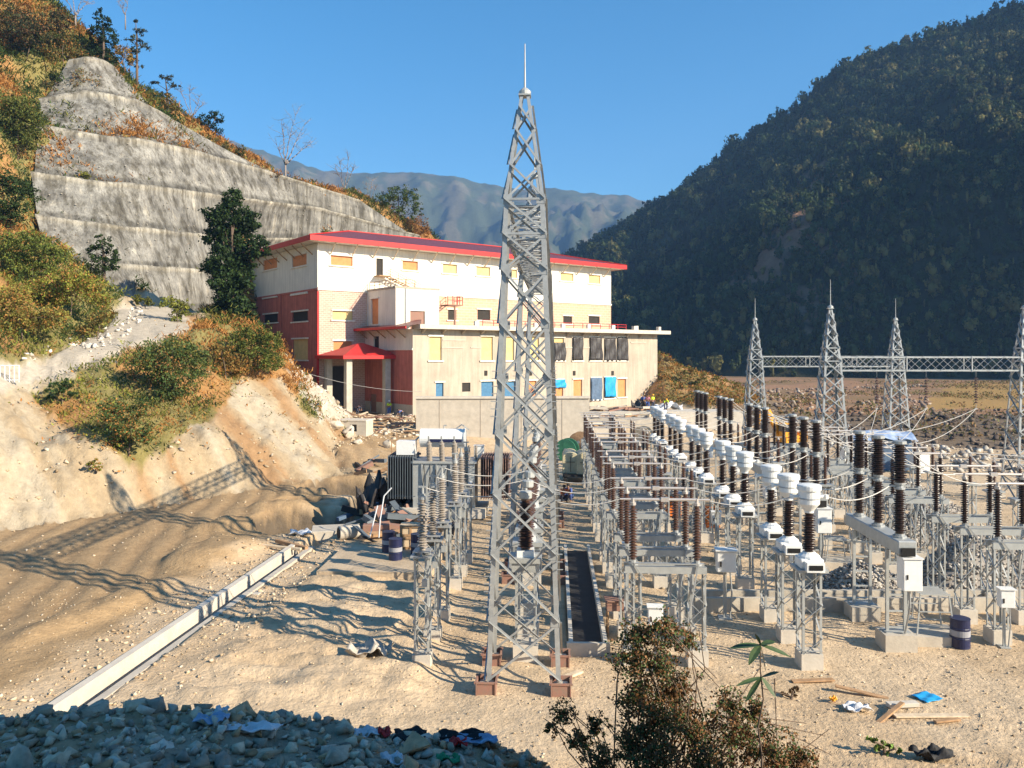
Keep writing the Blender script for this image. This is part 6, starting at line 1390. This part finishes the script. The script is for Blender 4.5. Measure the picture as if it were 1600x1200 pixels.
for x0_, y0_, x1_, y1_ in ((1040, 985, 1125, 1075), (1050, 990, 1120, 1060), (1180, 1120, 1300, 1180), (1200, 1130, 1290, 1150), (1150, 1100, 1190, 1040), (1180, 1120, 1260, 1130), (1210, 1060, 1215, 1180), (1190, 1075, 1245, 1090), (1230, 1190, 1295, 1140)): b.tube(P(x0_, y0_, 6.5) - root, P(x1_, y1_, 6.6) - root, .005, 5, .003)
b.build('stem', M['bark'], fb)
# tall leafy sapling in front of the yard
sr = P(1192, 1210, 6.2); lp = empty('leafy_plant', sr, 0, 'tall plant with long drooping green leaves beside the dark bush', 'plant')
tp = P(1188, 1003, 6.3) - sr; b = MB(); limb(b, (0, 0, -.3), tp, .009, .005, .08, 6); b.build('stem', M['bark'], lp)
def leafblade(b, p, q, w_, droop=.03):
    p, q = Vector(p), Vector(q); d = q - p; s = d.cross(Vector((0, -.4, 1))).normalized(); N__ = 6; rows_ = []
    for k in range(N__ + 1):
        t_ = k / N__; c = p.lerp(q, t_) - Vector((0, 0, droop * t_ * t_)); ww = w_ * 1.35 * math.sin(math.pi * min(1, t_ * .93 + .05)) ** .8
        rows_ += [c - s * ww + Vector((0, -.3, .5)) * ww * .4, c, c + s * ww + Vector((0, -.3, .5)) * ww * .4]
    b.add(rows_, [(k * 3 + j, k * 3 + j + 1, k * 3 + j + 4, k * 3 + j + 3) for k in range(N__) for j in range(2)])
M['bigleaf'] = mat('broad_leaf', (.05, .085, .03), rough=.45, var=.3, scale=20, spec=.5)
T_ = P(1188, 1008, 6.3) - sr
for x, y, w_, l in ((1140, 1008, .022, 0), (1212, 998, .02, 0), (1236, 1022, .02, 0), (1196, 1040, .022, .02), (1170, 1030, .024, .02), (1180, 985, .014, 0)):
    b = MB(); leafblade(b, T_ * 1.0, P(x, y, 6.25 + random.uniform(-.15, .15)) - sr, w_, l + .025); b.build('leaf', M['bigleaf'], lp)
T2_ = P(1190, 1058, 6.28) - sr
for x, y in ((1150, 1070), (1218, 1048), (1212, 1088), (1165, 1095)):
    b = MB(); leafblade(b, T2_, P(x, y, 6.2) - sr, .016, .01); b.build('leaf', M['bigleaf'], lp)
wd = bush([(1380, 1165, 14), (1365, 1158, 10), (1400, 1170, 10)], (1385, 1176), G(1385, 1176).y, (.14, .22, .05), 'small bright green weed on the sand at lower right', 500, .05, OLIVE, name='weed')
wd = bush([(1240, 1078, 10), (1225, 1085, 8)], (1236, 1092), G(1236, 1092).y, (.13, .08, .04), 'dry brown weed clump behind the bush', 350, .05, BROWN, name='weed')
# ------------------------------------------------------------------ site objects
def drum(px_, py_, label, s=1.0, z=None):
    p = G(px_, py_); z0_ = float(zat(p.x, p.y)) if z is None else z
    if z is not None: p = G(px_, py_, z)
    r = empty('oil_drum', (p.x, p.y, z0_), 0, label, 'drum', 'blue drums')
    pr = [(.27, 0), (.29, .01), (.285, .03), (.28, .28), (.295, .3), (.28, .32), (.28, .58), (.295, .6), (.28, .62), (.28, .86), (.29, .875), (.29, .89), (.27, .89)]
    MB().lathe([(a * s, b_ * s) for a, b_ in pr], n=24).build('barrel', M['blue_paint'], r)
    MB().lathe([(.284 * s, .36 * s), (.286 * s, .37 * s), (.286 * s, .53 * s), (.284 * s, .54 * s)], n=24).build('label_band', mat('drum_band', (.30, .30, .33), var=.1), r)
    MB().lathe([(.25 * s, 0), (.25 * s, .006), (.05, .01)], (0, 0, .87 * s), 20).build('lid', M['black'], r); return r
drum(1500, 1011, 'dark blue drum standing beside the nearest dark isolator')
drum(618, 874, 'blue drum on the slab, right of a pair beside the crates', 1.0, .35); drum(607, 862, 'blue drum with white wrap on the slab, left of a pair', 1.0, .35)
drum(652, 866, 'blue drum half hidden behind the nearest grey arrester', 1.0, .35)
def crate(loc, s, label, rz=0.1):
    r = empty('wooden_crate', loc, rz, label, 'crate', 'wooden crates on the slab'); w_, d_, h_ = s
    MB().box((0, 0, h_ / 2), (w_, d_, h_ - .02)).build('box', M['card'], r); b = MB()
    for x in (-w_ / 2 + .06, 0, w_ / 2 - .06): b.box((x, -d_ / 2 - .015, h_ / 2), (.1, .03, h_))
    for z in (.06, h_ - .06): b.box((0, -d_ / 2 - .035, z), (w_, .03, .1)).box((w_ / 2 + .02, 0, z), (.03, d_, .1))
    b.build('batten', M['wood'], r)
c0_ = G(641, 858, .35)
crate((c0_.x, c0_.y + .4, .35), (1.0, .8, .55), 'wooden crate at the bottom of the stack left of the arresters'); crate((c0_.x, c0_.y + .42, .9), (.95, .75, .5), 'wooden crate on top of the stack left of the arresters', .02)
crate((c0_.x + .9, c0_.y + .9, .35), (.7, .7, .9), 'tall wooden crate behind the nearest grey arresters', .2)
def platform(px_, py_, w_, h_, label):
    p = G(px_, py_); r = empty('access_platform', (p.x, p.y, 0), -.08, label, 'platform', 'steel access platforms'); b = MB()
    for x in (-1, 1):
        for y in (-1, 1): b.bar((x * w_ * .62, y * w_ * .5, 0), (x * w_ * .45, y * w_ * .4, h_), .04)
    for z, k in ((h_ * .33, .57), (h_ * .66, .51)):
        for y in (-1, 1): b.bar((-w_ * k, y * w_ * .46, z), (w_ * k, y * w_ * .46, z), .03)
    b.build('frame', M['galv_new'], r); b = MB()
    for k in range(6): b.box((0, -w_ * .38 + k * w_ * .152, h_), (w_ * .95, .05, .03))
    for y in (-1, 1): b.bar((-w_ * .48, y * w_ * .42, h_), (w_ * .48, y * w_ * .42, h_), .05)
    b.build('deck', M['galv_new'], r)
    o = MB().box((0, 0, .05), (w_ * 1.7, w_ * 1.3, .5)).build('concrete_pad', M['concrete'], r)
platform(1452, 1000, .95, 1.55, 'small steel access platform on a concrete pad right of the nearest breaker'); platform(1306, 885, .9, 1.2, 'small steel access platform behind the nearest white drum heads')
# rusty trolley
p = G(957, 990); r = empty('steel_trolley', (p.x + .1, p.y, 0), 0, 'red brown steel box trolley on thin legs left of the bush', 'trolley')
MB().box((0, 0, .95), (.6, .5, .3)).box((0, 0, 1.12), (.7, .6, .04)).build('tray', M['redoxide'], r); b = MB()
for x in (-.26, .26):
    for y in (-.2, .2): b.bar((x, y, 0), (x, y, .82), .04)
b.build('leg_frame', M['wood'], r)
# trailer with rounded tanks behind the tower
def round_box(b, cx, cy, z0_, w_, h_, L_, n=10):
    pr = [(-w_ / 2, 0), (w_ / 2, 0)] + [(w_ / 2 * math.cos(a), h_ - w_ * .3 + w_ * .3 * math.sin(a)) for a in [math.pi * k / n for k in range(n + 1)]]
    k = len(pr); b.add([(cx + x, cy + y, z0_ + z) for y in (0, L_) for x, z in pr], [tuple(range(k)), tuple(range(2 * k - 1, k - 1, -1))] + [(i, i + k, (i + 1) % k + k, (i + 1) % k) for i in range(k)])
p = G(903, 757); tl_ = empty('tank_trailer', (p.x, p.y, 0), -.05, 'low trailer carrying two rounded beige containers right of the nearest tower', 'trailer')
M['beige'] = mat('beige_paint', (.52, .46, .30), rough=.6, var=.15); M['greenp'] = mat('green_paint', (.05, .20, .11), rough=.6, var=.25)
for k, (x, w_) in enumerate(((-.5, 1.15), (.45, 1.15))):
    b = MB(); round_box(b, x, .1 + .3 * (1 - k), .7, w_ * .93, 1.45, 2.6); cbx = b.build('container', M['beige'], tl_); MB().bar((x, .08 + .3 * (1 - k), .8), (x, .08 + .3 * (1 - k), 1.9), .03).bar((x - .3, .07 + .3 * (1 - k), 1.5), (x + .3, .07 + .3 * (1 - k), 1.5), .03).build('door_seam', M['black'], cbx)
MB().box((0, 1.5, .6), (2.1, 3.1, .14)).build('chassis', M['black'], tl_)
for x in (-.85, .85):
    for y in (.4, 2.6): MB().tube((x - .12, y, .38), (x + .12, y, .38), .38, 16).build('wheel', M['black'], tl_)
def cdrum(loc, rr, w_, m, label, rz=0.0, mw=None):
    r = empty('cable_drum', loc, rz, label, 'cable drum', 'cable drums')
    for x in (-w_ / 2, w_ / 2): MB().tube((x - .04, 0, rr), (x + .04, 0, rr), rr, 20).build('flange', m, r)
    MB().tube((-w_ / 2, 0, rr), (w_ / 2, 0, rr), rr * .7, 18).build('wound_cable', mw or M['black'], r); MB().tube((-w_ / 2 - .06, 0, rr), (w_ / 2 + .06, 0, rr), rr * .16, 10).build('hub', M['galv'], r)
for a in (((886, 720), .95, .9, 'greenp', 'dark green cable drum behind the beige trailer, leftmost of the drums', 1.2), ((932, 728), .85, 1.3, 'greenp', 'green cable drum right of the beige trailer', .3), ((905, 705), .9, 1.0, 'wood', 'brown wooden cable drum between the green ones', 1.3), ((1004, 700), 1.05, 1.1, 'pale_wood', 'pale wooden cable drum tilted above the far isolators', 1.1)):
    p = G(*a[0]); cdrum((p.x, p.y, 0), a[1], a[2], M[a[3]], a[4], a[5])
# orange crates stacked inside the yard
for k, (a, c) in enumerate(((1111, 824), (1052, 806))):
    p = G(a, c); r = empty('orange_crate', (p.x, p.y, 0), .1, ('slatted orange crate seen between the second group of white drum heads', 'slatted orange crate among the brown isolators')[k], 'crate'); b = MB()
    for z in np.linspace(.1, 1.1, 7): b.box((0, 0, z), (.75, .6, .09))
    b.build('slats', mat('orange_plastic', (.6, .16, .03), var=.2), r); MB().box((0, .02, .6), (.6, .5, 1.1)).build('lining', M['wood'], r)
# excavator
p = P(1232, 700, 76); ex = empty('excavator', (p.x, p.y, float(zat(p.x, p.y))), R(20), 'yellow excavator with a raised arm at the far end of the yard', 'excavator')
for y in (-1.05, 1.05):
    b = MB(); b.box((0, y, .42), (2.9, .5, .8)); o = b.build('track', M['black'], ex); bv = o.modifiers.new('b', 'BEVEL'); bv.width = .3; bv.segments = 3
MB().box((.2, 0, 1.25), (2.4, 1.9, .7)).box((1.0, 0, 1.45), (.9, 1.9, .8)).build('body', M['yellow'], ex)
cbn = MB().box((-.6, -.6, 2.1), (1.2, .9, 1.3)).build('cab', M['yellow'], ex); MB().box((-.75, -.6, 2.3), (1.0, .94, .7)).build('window', M['dark_glass'], cbn)
MB().bar((-.8, .3, 1.6), (-2.2, .3, 3.9), .35, .5).bar((-2.2, .3, 3.9), (-3.0, .3, 3.8), .35, .45).build('boom', M['yellow'], ex); MB().bar((-2.9, .3, 3.9), (-3.5, .3, 2.1), .28, .35).build('stick', M['yellow'], ex)
b = MB(); b.box((-3.3, .3, 1.7), (.8, .9, .7)); b.build('bucket', M['black'], ex)
# tarpaulin shed
p = P(1335, 722, 62); sh = empty('tarpaulin_shed', (p.x, 62, 0), 0, 'site shed roofed with blue and white tarpaulin behind the right breakers', 'shed')
b = MB(); b.box((2.3, 1.2, 1.2), (4.4, 2.2, 2.4)); b.build('walls', M['navy_tarp'], sh)
b = MB(); n = 12; vs = []
for j in range(n + 1):
    for i_ in range(n + 1): u, v = i_ / n, j / n; vs.append((-.2 + 5.0 * u, -.3 + 3 * v, 2.5 + .55 * math.sin(math.pi * v) + .08 * math.sin(u * 17) * math.cos(v * 9) - .3 * abs(u - .5)))
b.add(vs, [(j * (n + 1) + i_, j * (n + 1) + i_ + 1, (j + 1) * (n + 1) + i_ + 1, (j + 1) * (n + 1) + i_) for j in range(n) for i_ in range(n)]); b.build('roof', mat('blue_white_tarp', (.40, .47, .58), c2=(.08, .16, .34), scale=1.2, rough=.6), sh)
MB().box((1.2, .08, 1.0), (1.0, .06, 1.8)).build('doorway', M['black'], sh)
for a, c, s, l in ((1437, 728, (1.1, .8, 1.5), 'white equipment box right of the tarpaulin shed'), (1325, 735, (.9, .8, 1.9), 'tall white box left of the tarpaulin shed')):
    p = P(a, c, 61); r = empty('white_box', (p.x, p.y, 0), .1, l, 'box'); MB().box((0, 0, s[2] / 2), s).build('body', M['white_paint'], r); MB().box((0, -s[1] / 2 - .02, s[2] / 2), (s[0] * .7, .03, s[2] * .8)).build('door', M['cloth_w'], r)
# timber, formwork and posts below the porch
rr_ = random.Random(5); nn_ = 0
def tbox(b, c, sz, e):
    from mathutils import Euler
    b.box(c, sz, mtx=Euler(e).to_matrix())
b = MB()
for k in range(60):
    a = rr_.uniform(545, 650); c = rr_.uniform(650, 694); Y = 88 - (c - 650) * .25; p = P(a, c, Y); b.mi = k % 3; tbox(b, (p.x, p.y, float(zat(p.x, p.y)) + .1 + .1 * (k % 5)), (rr_.uniform(.8, 3.4), .2, .07), (rr_.uniform(-.3, .3), rr_.uniform(-.25, .25), rr_.uniform(-.9, .9)))
o = b.build('timber_debris', [M['wood'], M['pale_wood'], M['redoxide']]); tag(o, 'tangle of old planks and formwork between the porch and the concrete wall', 'timber debris', kind='stuff')
b = MB()
for k in range(90):
    a = rr_.uniform(868, 1030); c = rr_.uniform(638, 668); Y = 88.5 - (c - 638) * .24; p = P(a, c, Y)
    if Y < 85 and a > 965: continue
    tz = [P(868 - q * 4, tp_, yy_).z for q, (yy_, tp_) in enumerate(((80.5, 668), (83, 655), (86, 643)))]; zz = tz[2] if Y >= 86 else tz[1] if Y >= 83 else tz[0]
    b.mi = k % 4; tbox(b, (p.x, p.y, zz + .1 + .09 * (k % 4)), (rr_.uniform(.5, 2.6), rr_.uniform(.1, .4), rr_.uniform(.06, .3)), (rr_.uniform(-.1, .1), rr_.uniform(-.15, .15), rr_.uniform(-1.2, 1.2)))
o = b.build('formwork_debris', [M['wood'], M['redoxide'], M['pale_wood'], M['concrete']]); tag(o, 'formwork, planks and rebar strewn over the concrete terraces before the wing', 'formwork debris', kind='stuff')
p = P(572, 710, 74); hb = empty('concrete_chamber', (p.x - 1.2, p.y, float(zat(p.x, p.y)) - .1), -.15, 'small concrete chamber with a dark opening at the foot of the debris', 'chamber')
wall('front_wall', M['concrete'], (-1.4, 0), (1, 0), 2.6, 0, 1.5, [(1.1, 1.75, .55, 1.2)], hb, nrm=(0, -1)); MB().box((-.1, 1.0, 1.56), (2.7, 2.1, .12)).build('slab_top', M['pale_concrete'], hb)
MB().box((1.22, 1.0, .75), (.06, 2, 1.5)).box((-1.42, 1.0, .75), (.06, 2, 1.5)).box((-.1, 1.0, .75), (2.4, .05, 1.5)).build('side_wall', M['concrete'], hb)
for k, (a, c, s, l) in enumerate(((545, 708, 1.0, 'large pale boulder below the concrete chamber'), (505, 688, .8, 'rounded boulder at the toe of the cut bank'), (520, 695, .7, 'pale boulder beside the rounded one at the toe of the bank'), (608, 694, .6, 'boulder right of the concrete chamber'), (560, 728, .5, 'small boulder in front of the concrete chamber'))):
    Y = 72 - k; p = P(a, c, Y); v, f = rockmesh(300 + k); v = v * s; o = np_mesh('boulder', v, f, M['rock'], np.zeros((len(v), 3)) + np.array((.55, .48, .38))); o.location = (p.x, p.y, float(zat(p.x, p.y)) + s * .3); tag(o, l, 'boulder')
for k, (a, c, h_, l) in enumerate(((612, 752, 3.0, 'left of two thin upright steel posts beside the dark radiator'), (620, 752, 3.5, 'right of two thin upright steel posts beside the dark radiator'))):
    p = G(a, c); o = MB().bar((0, 0, -.2), (0, 0, h_), .07).build('steel_post', M['wood'], loc=(p.x, p.y, 0)); tag(o, l, 'post')
fr = G(622, 768); r = empty('timber_trestle', (fr.x, fr.y, 0), 0, 'rough timber trestle over the pit beside the dark radiator', 'trestle'); MB().bar((-.9, 0, 1.8), (1.2, 0, 1.8), .09).bar((-.9, .8, 1.8), (1.2, .8, 1.8), .09).build('rail', M['wood'], r)
for x in (-.6, .9): MB().bar((x - .3, 0, 0), (x, 0, 1.8), .07).bar((x + .3, .8, 0), (x, .8, 1.8), .07).build('leg', M['wood'], r)
# materials by the pits
def slabobj(name, px_, py_, s, rz, m, label, cat, dz=0.0, ry=0.0):
    p = G(px_, py_); o = MB().box((0, 0, s[2] / 2), s).build(name, m); o.location = (p.x, p.y, float(zat(p.x, p.y)) + dz); o.rotation_euler = (0, ry, rz); bv = o.modifiers.new('b', 'BEVEL'); bv.width = .02; return tag(o, label, cat)
slabobj('steel_sheet', 517, 800, (1.9, .9, .08), .05, M['cloth_w'], 'pale flat sheet laid over the edge of the pit', 'sheet', .45)
slabobj('culvert_block', 525, 828, (2.4, 1.6, .9), .2, M['concrete'], 'grey concrete chamber wall in the pit', 'panel', -.3)
slabobj('timber_beam', 455, 858, (2.4, .18, .16), -.7, M['wood'], 'timber beam resting by the drain end', 'beam', .1)
slabobj('timber_beam', 430, 862, (2.8, .14, .12), -.35, M['pale_wood'], 'long pale pole lying on the spoil beside the drain', 'beam', .1)
slabobj('steel_channel', 560, 800, (3.0, .25, .2), .9, M['navy_tarp'], 'bluish steel channel lying in the shaded pit, left of two', 'channel', .2, -.15)
slabobj('steel_channel', 578, 795, (3.0, .25, .2), 1.0, M['navy_tarp'], 'bluish steel channel lying in the shaded pit, right of two', 'channel', .3, -.1)
slabobj('rusty_frame', 588, 838, (1.3, .5, .5), .1, M['redoxide'], 'rust brown frame between the pit and the blue drums', 'frame', .1)
slabobj('black_box', 566, 760, (.9, .7, 1.2), .1, M['black'], 'black box standing on the spoil above the pits', 'box', 0)
p = G(545, 842); pp = empty('concrete_pipe', (p.x, p.y, .0), .5, 'short concrete pipe lying at the end of the drain', 'pipe')
o = MB().tube((-.5, 0, .33), (.5, 0, .33), .33, 20).build('barrel', M['concrete'], pp); MB().tube((-.53, 0, .33), (-.49, 0, .33), .26, 20).build('bore', M['black'], pp)
b = MB(); pts = [P(603, 842, 38), P(608, 800, 38.4), P(604, 770, 39)]; pts = [P(592, 840, 38.5), P(594, 812, 38.6), P(600, 775, 38.9), P(612, 762, 39)]; 
for k, pl in enumerate((pts, [P(578, 838, 38), P(590, 790, 38.5)])):
    o = MB().path([q - pl[0] for q in pl], .032).build('plastic_pipe', M['cloth_w'], loc=pl[0]); tag(o, ('bent white pipe standing up beside the crates', 'straight pale pipe leaning beside the bent one')[k], 'pipe')
# clutter between the drain end and the transformer
b = MB()
for k in range(120):
    a = rr_.uniform(560, 668); c = rr_.uniform(735, 850); q = G(a, c); b.mi = k % 4; L_ = rr_.uniform(.4, 2.4)
    tbox(b, (q.x, q.y, float(zat(q.x, q.y)) + .12 + .1 * (k % 4)), (L_, rr_.uniform(.06, .5), rr_.uniform(.05, .35)), (rr_.uniform(-.3, .3), rr_.uniform(-.5, .5), rr_.uniform(-1.5, 1.5)))
o = b.build('steel_debris', [M['black'], M['wood'], M['redoxide'], M['rad_dark']]); tag(o, 'dark jumble of steel offcuts, boards and blocks in front of the transformer', 'site debris', kind='stuff')
for k, (a, c, w_, d_, h_, l) in enumerate(((600, 770, 3.4, 2.4, 1.7, 'added tall black shade heap left of the dark radiator'), (590, 805, 3.0, 2.0, 1.5, 'added black shade heap at the pit edge'), (640, 800, 1.6, 1.2, .8, 'dark cover bundle under the dark radiator'), (700, 840, 1.4, 1.0, .7, 'dark covered bundle behind the grey arresters'))):
    crumple('tarpaulin_heap', a, c, G(a, c).y, w_, d_, M['black_tarp'] if k % 2 else M['black'], l, 'tarpaulin', 40 + k, h_)  # dark clutter; heaps by the pits added tall to throw shade into them
for k, (a, c, rr2, l) in enumerate(((628, 818, .5, 'coil of black hose on the slab, nearest'), (612, 790, .6, 'coil of black hose beside the trestle'))):
    q = G(a, c); b = MB()
    for j in range(5): b.path([(rr2 * (1 - .08 * j) * math.cos(t_ / 16 * 6.283), rr2 * (1 - .08 * j) * math.sin(t_ / 16 * 6.283), .06 + .07 * j) for t_ in range(17)], .04)
    o = b.build('hose_coil', M['black'], loc=(q.x, q.y, float(zat(q.x, q.y)) + .1)); tag(o, l, 'hose')
# left end of the path: rail fence at the left end of the path
p = P(14, 590, 52); r = empty('rail_hurdle', (p.x, p.y, float(zat(p.x, p.y))), .2, 'white wire hurdle at the left edge of the upper path', 'hurdle'); b = MB()
for k in range(6): b.bar((k * .28 - .8, 0, 0), (k * .28 - .8, 0, 1.1), .05)
for z in (.15, 1.1): b.bar((-.85, 0, z), (.65, 0, z), .05)
b.build('frame', M['cloth_w'], r)
# ------------------------------------------------------------------ people
M['skin'] = mat('skin', (.28, .15, .10), rough=.6, var=.05); M['vest_y'] = mat('hi_vis_vest', (.55, .75, .03), rough=.7, var=.1); M['vest_o'] = mat('orange_vest', (.8, .15, .03), rough=.7, var=.1)
M['blue_cl'] = mat('blue_clothes', (.08, .13, .35), rough=.8, var=.15); M['dark_cl'] = mat('dark_trousers', (.05, .055, .08), rough=.8, var=.15); M['pink_cl'] = mat('pink_shirt', (.6, .22, .25), rough=.8); M['helm'] = mat('helmet', (.8, .78, .7), rough=.4)
def skinned(name, vs, es, rad_, m, par, root_=0, sub=1):
    me = bpy.data.meshes.new(name); me.from_pydata(vs, es, []); me.materials.append(m); o = bpy.data.objects.new(name, me); col.objects.link(o); o.parent = par
    s = o.modifiers.new('skin', 'SKIN'); s.use_smooth_shade = True; u = o.modifiers.new('sub', 'SUBSURF'); u.levels = sub; u.render_levels = sub
    if not me.skin_vertices: bpy.context.view_layer.objects.active = o
    sv = me.skin_vertices[0].data if me.skin_vertices else None
    if sv is None: return o
    for k, r_ in enumerate(rad_): sv[k].radius = (r_ if isinstance(r_, tuple) else (r_, r_)); sv[k].use_root = (k == root_)
    return o
def person(loc, rz, top, legs, label, pose='stand', helmet=None, s=1.0):
    r = empty('person', loc, rz, label, 'person'); r.scale = (s, s, s); st_p = pose
    if pose == 'stand': J = dict(pel=(0, 0, .93), wa=(0, 0, 1.08), ch=(0, .0, 1.3), nk=(0, 0, 1.48), hd=(0, -.02, 1.64), sl=(-.19, 0, 1.42), el=(-.25, -.02, 1.14), hl=(-.24, -.12, .9), sr=(.19, 0, 1.42), er=(.27, .0, 1.15), hr=(.22, -.14, .95), pl=(-.1, 0, .88), kl=(-.12, -.02, .48), al=(-.13, .02, .08), fl=(-.14, -.14, .04), pr=(.1, 0, .88), kr=(.12, -.03, .48), ar=(.14, .02, .08), fr=(.15, -.14, .04))
    elif pose == 'bend': J = dict(pel=(0, .12, .85), wa=(0, .02, .98), ch=(0, -.2, 1.08), nk=(0, -.38, 1.12), hd=(0, -.5, 1.14), sl=(-.19, -.32, 1.06), el=(-.22, -.4, .8), hl=(-.15, -.5, .58), sr=(.19, -.32, 1.06), er=(.22, -.42, .8), hr=(.12, -.5, .56), pl=(-.1, .12, .8), kl=(-.13, -.05, .46), al=(-.13, .06, .08), fl=(-.14, -.1, .04), pr=(.1, .12, .8), kr=(.14, -.08, .46), ar=(.14, .04, .08), fr=(.15, -.12, .04))
    else: J = dict(pel=(0, .15, .3), wa=(0, .1, .45), ch=(0, -.02, .66), nk=(0, -.1, .82), hd=(0, -.15, .97), sl=(-.18, -.06, .76), el=(-.26, -.24, .55), hl=(-.14, -.42, .45), sr=(.18, -.06, .76), er=(.26, -.24, .55), hr=(.12, -.42, .42), pl=(-.1, .13, .28), kl=(-.2, -.26, .48), al=(-.17, -.05, .08), fl=(-.18, -.2, .04), pr=(.1, .13, .28), kr=(.2, -.26, .48), ar=(.17, -.05, .08), fr=(.18, -.2, .04))
    K = list(J); I = {k: i for i, k in enumerate(K)}
    E = [(I[a], I[c]) for a, c in (('pel', 'wa'), ('wa', 'ch'), ('ch', 'nk'), ('nk', 'hd'), ('ch', 'sl'), ('sl', 'el'), ('el', 'hl'), ('ch', 'sr'), ('sr', 'er'), ('er', 'hr'), ('pel', 'pl'), ('pl', 'kl'), ('kl', 'al'), ('al', 'fl'), ('pel', 'pr'), ('pr', 'kr'), ('kr', 'ar'), ('ar', 'fr'))]
    RD = dict(pel=(.14, .11), wa=(.12, .095), ch=(.15, .11), nk=.055, hd=(.085, .105), sl=.06, el=.045, hl=.04, sr=.06, er=.045, hr=.04, pl=.09, kl=.06, al=.045, fl=.04, pr=.09, kr=.06, ar=.045, fr=.04)
    skinned('body', [J[k] for k in K], E, [RD[k] for k in K], M['skin'], r)
    def sub_(names, name, m, g):
        ii = {k: i for i, k in enumerate(names)}; e = [(ii[K[a]], ii[K[c]]) for a, c in E if K[a] in ii and K[c] in ii]
        def gr(k): q = RD[k]; return tuple(x + g for x in q) if isinstance(q, tuple) else q + g
        skinned(name, [J[k] for k in names], e, [gr(k) for k in names], m, r)
    sub_(['wa', 'ch', 'sl', 'el', 'sr', 'er'], 'shirt', top, .025); sub_(['pel', 'pl', 'kl', 'al', 'pr', 'kr', 'ar'], 'trousers', legs, .022)
    h_ = Vector(J['hd'])
    if helmet: MB().lathe([(.15, 0), (.135, .02), (.125, .07), (.08, .12), (.02, .135)], (h_.x, h_.y, h_.z + .02), 14).build('helmet', helmet, r, smooth=True)
    else: MB().lathe([(.1, 0), (.105, .05), (.08, .1), (.02, .12)], (h_.x, h_.y + .015, h_.z + .01), 12).build('hair', M['black'], r, smooth=True)
    return r
def gp(px_, py_, Y, z=None): p = P(px_, py_, Y); p.z = float(zat(p.x, p.y)) if z is None else z; return p
tz3 = P(860, 643, 86).z
person(gp(608, 646, 92), .3, M['vest_y'], M['blue_cl'], 'worker in a yellow vest and white helmet standing before the red wall', 'stand', M['helm'])
person(gp(558, 652, 88), 1.2, M['dark_cl'], M['dark_cl'], 'worker in dark clothes bending over beside the porch column', 'bend')
person(gp(628, 655, 86), -1.0, M['blue_cl'], M['dark_cl'], 'worker in faded clothes bending at the timber beside the concrete wall', 'bend')
person(gp(1005, 640, 88, tz3), .2, M['blue_cl'], M['dark_cl'], 'person in a blue shirt, leftmost of the group at the right end of the wing', 'stand')
person(gp(1012, 640, 87.6, tz3), -.4, M['pink_cl'], M['blue_cl'], 'person in a pink shirt in the group at the right end of the wing', 'stand', None)
person(gp(1020, 640, 88, tz3), .7, M['vest_y'], M['dark_cl'], 'worker in a yellow vest at the right of the terrace group', 'stand', M['yellow'])
person(gp(1040, 637, 88.5, tz3), 0, M['vest_y'], M['dark_cl'], 'worker in a yellow vest standing alone right of the terrace group', 'bend', M['yellow'])
person(gp(871, 648, 86.5, tz3), .5, M['vest_y'], M['dark_cl'], 'worker in a yellow vest bending on the terrace right of the tower', 'bend')
person(gp(880, 786, 48.5), .4, M['vest_o'], M['dark_cl'], 'worker in orange squatting on the gravel track right of the tower', 'squat')
person(gp(889, 783, 49), -.5, M['blue_cl'], M['blue_cl'], 'worker in blue squatting beside the one in orange', 'squat')
# terrace extension under the group
a = P(960, 643, 86); bq = P(1075, 643, 86); o = MB().box(((a.x + 14 + bq.x) / 2, 88.3, tz3 / 2 - .01), (bq.x - a.x - 2, 4.4, tz3 - .02)).build('terrace_wall', M['pale_concrete']); tag(o, 'pale concrete terrace under the group of workers at the right end of the wing', 'terrace wall')
crumple('dark_cover', 998, 640, 88, 2.2, 1.4, M['black_tarp'], 'dark cover over a heap left of the group of workers', seed=31, h_=.9).location.z = tz3
crumple('white_cover', 1045, 640, 89.5, 4.0, 1.8, M['cloth_w'], 'large pale sheet draped at the right end of the wing', seed=32, h_=.6).location.z = tz3
# ------------------------------------------------------------------ air
hz = MB().box((0, 1440, 360), (4000, 3020, 790)).build('haze', bpy.data.materials.new('haze')); hz['kind'] = 'stuff'
hm = hz.data.materials[0]; hm.use_nodes = True; t = hm.node_tree; t.nodes.clear(); o_ = t.nodes.new('ShaderNodeOutputMaterial'); pv = t.nodes.new('ShaderNodeVolumePrincipled')
pv.inputs['Color'].default_value = (.30, .55, 1.0, 1); pv.inputs['Density'].default_value = .00021; pv.inputs['Anisotropy'].default_value = .1; t.links.new(pv.outputs[0], o_.inputs['Volume'])
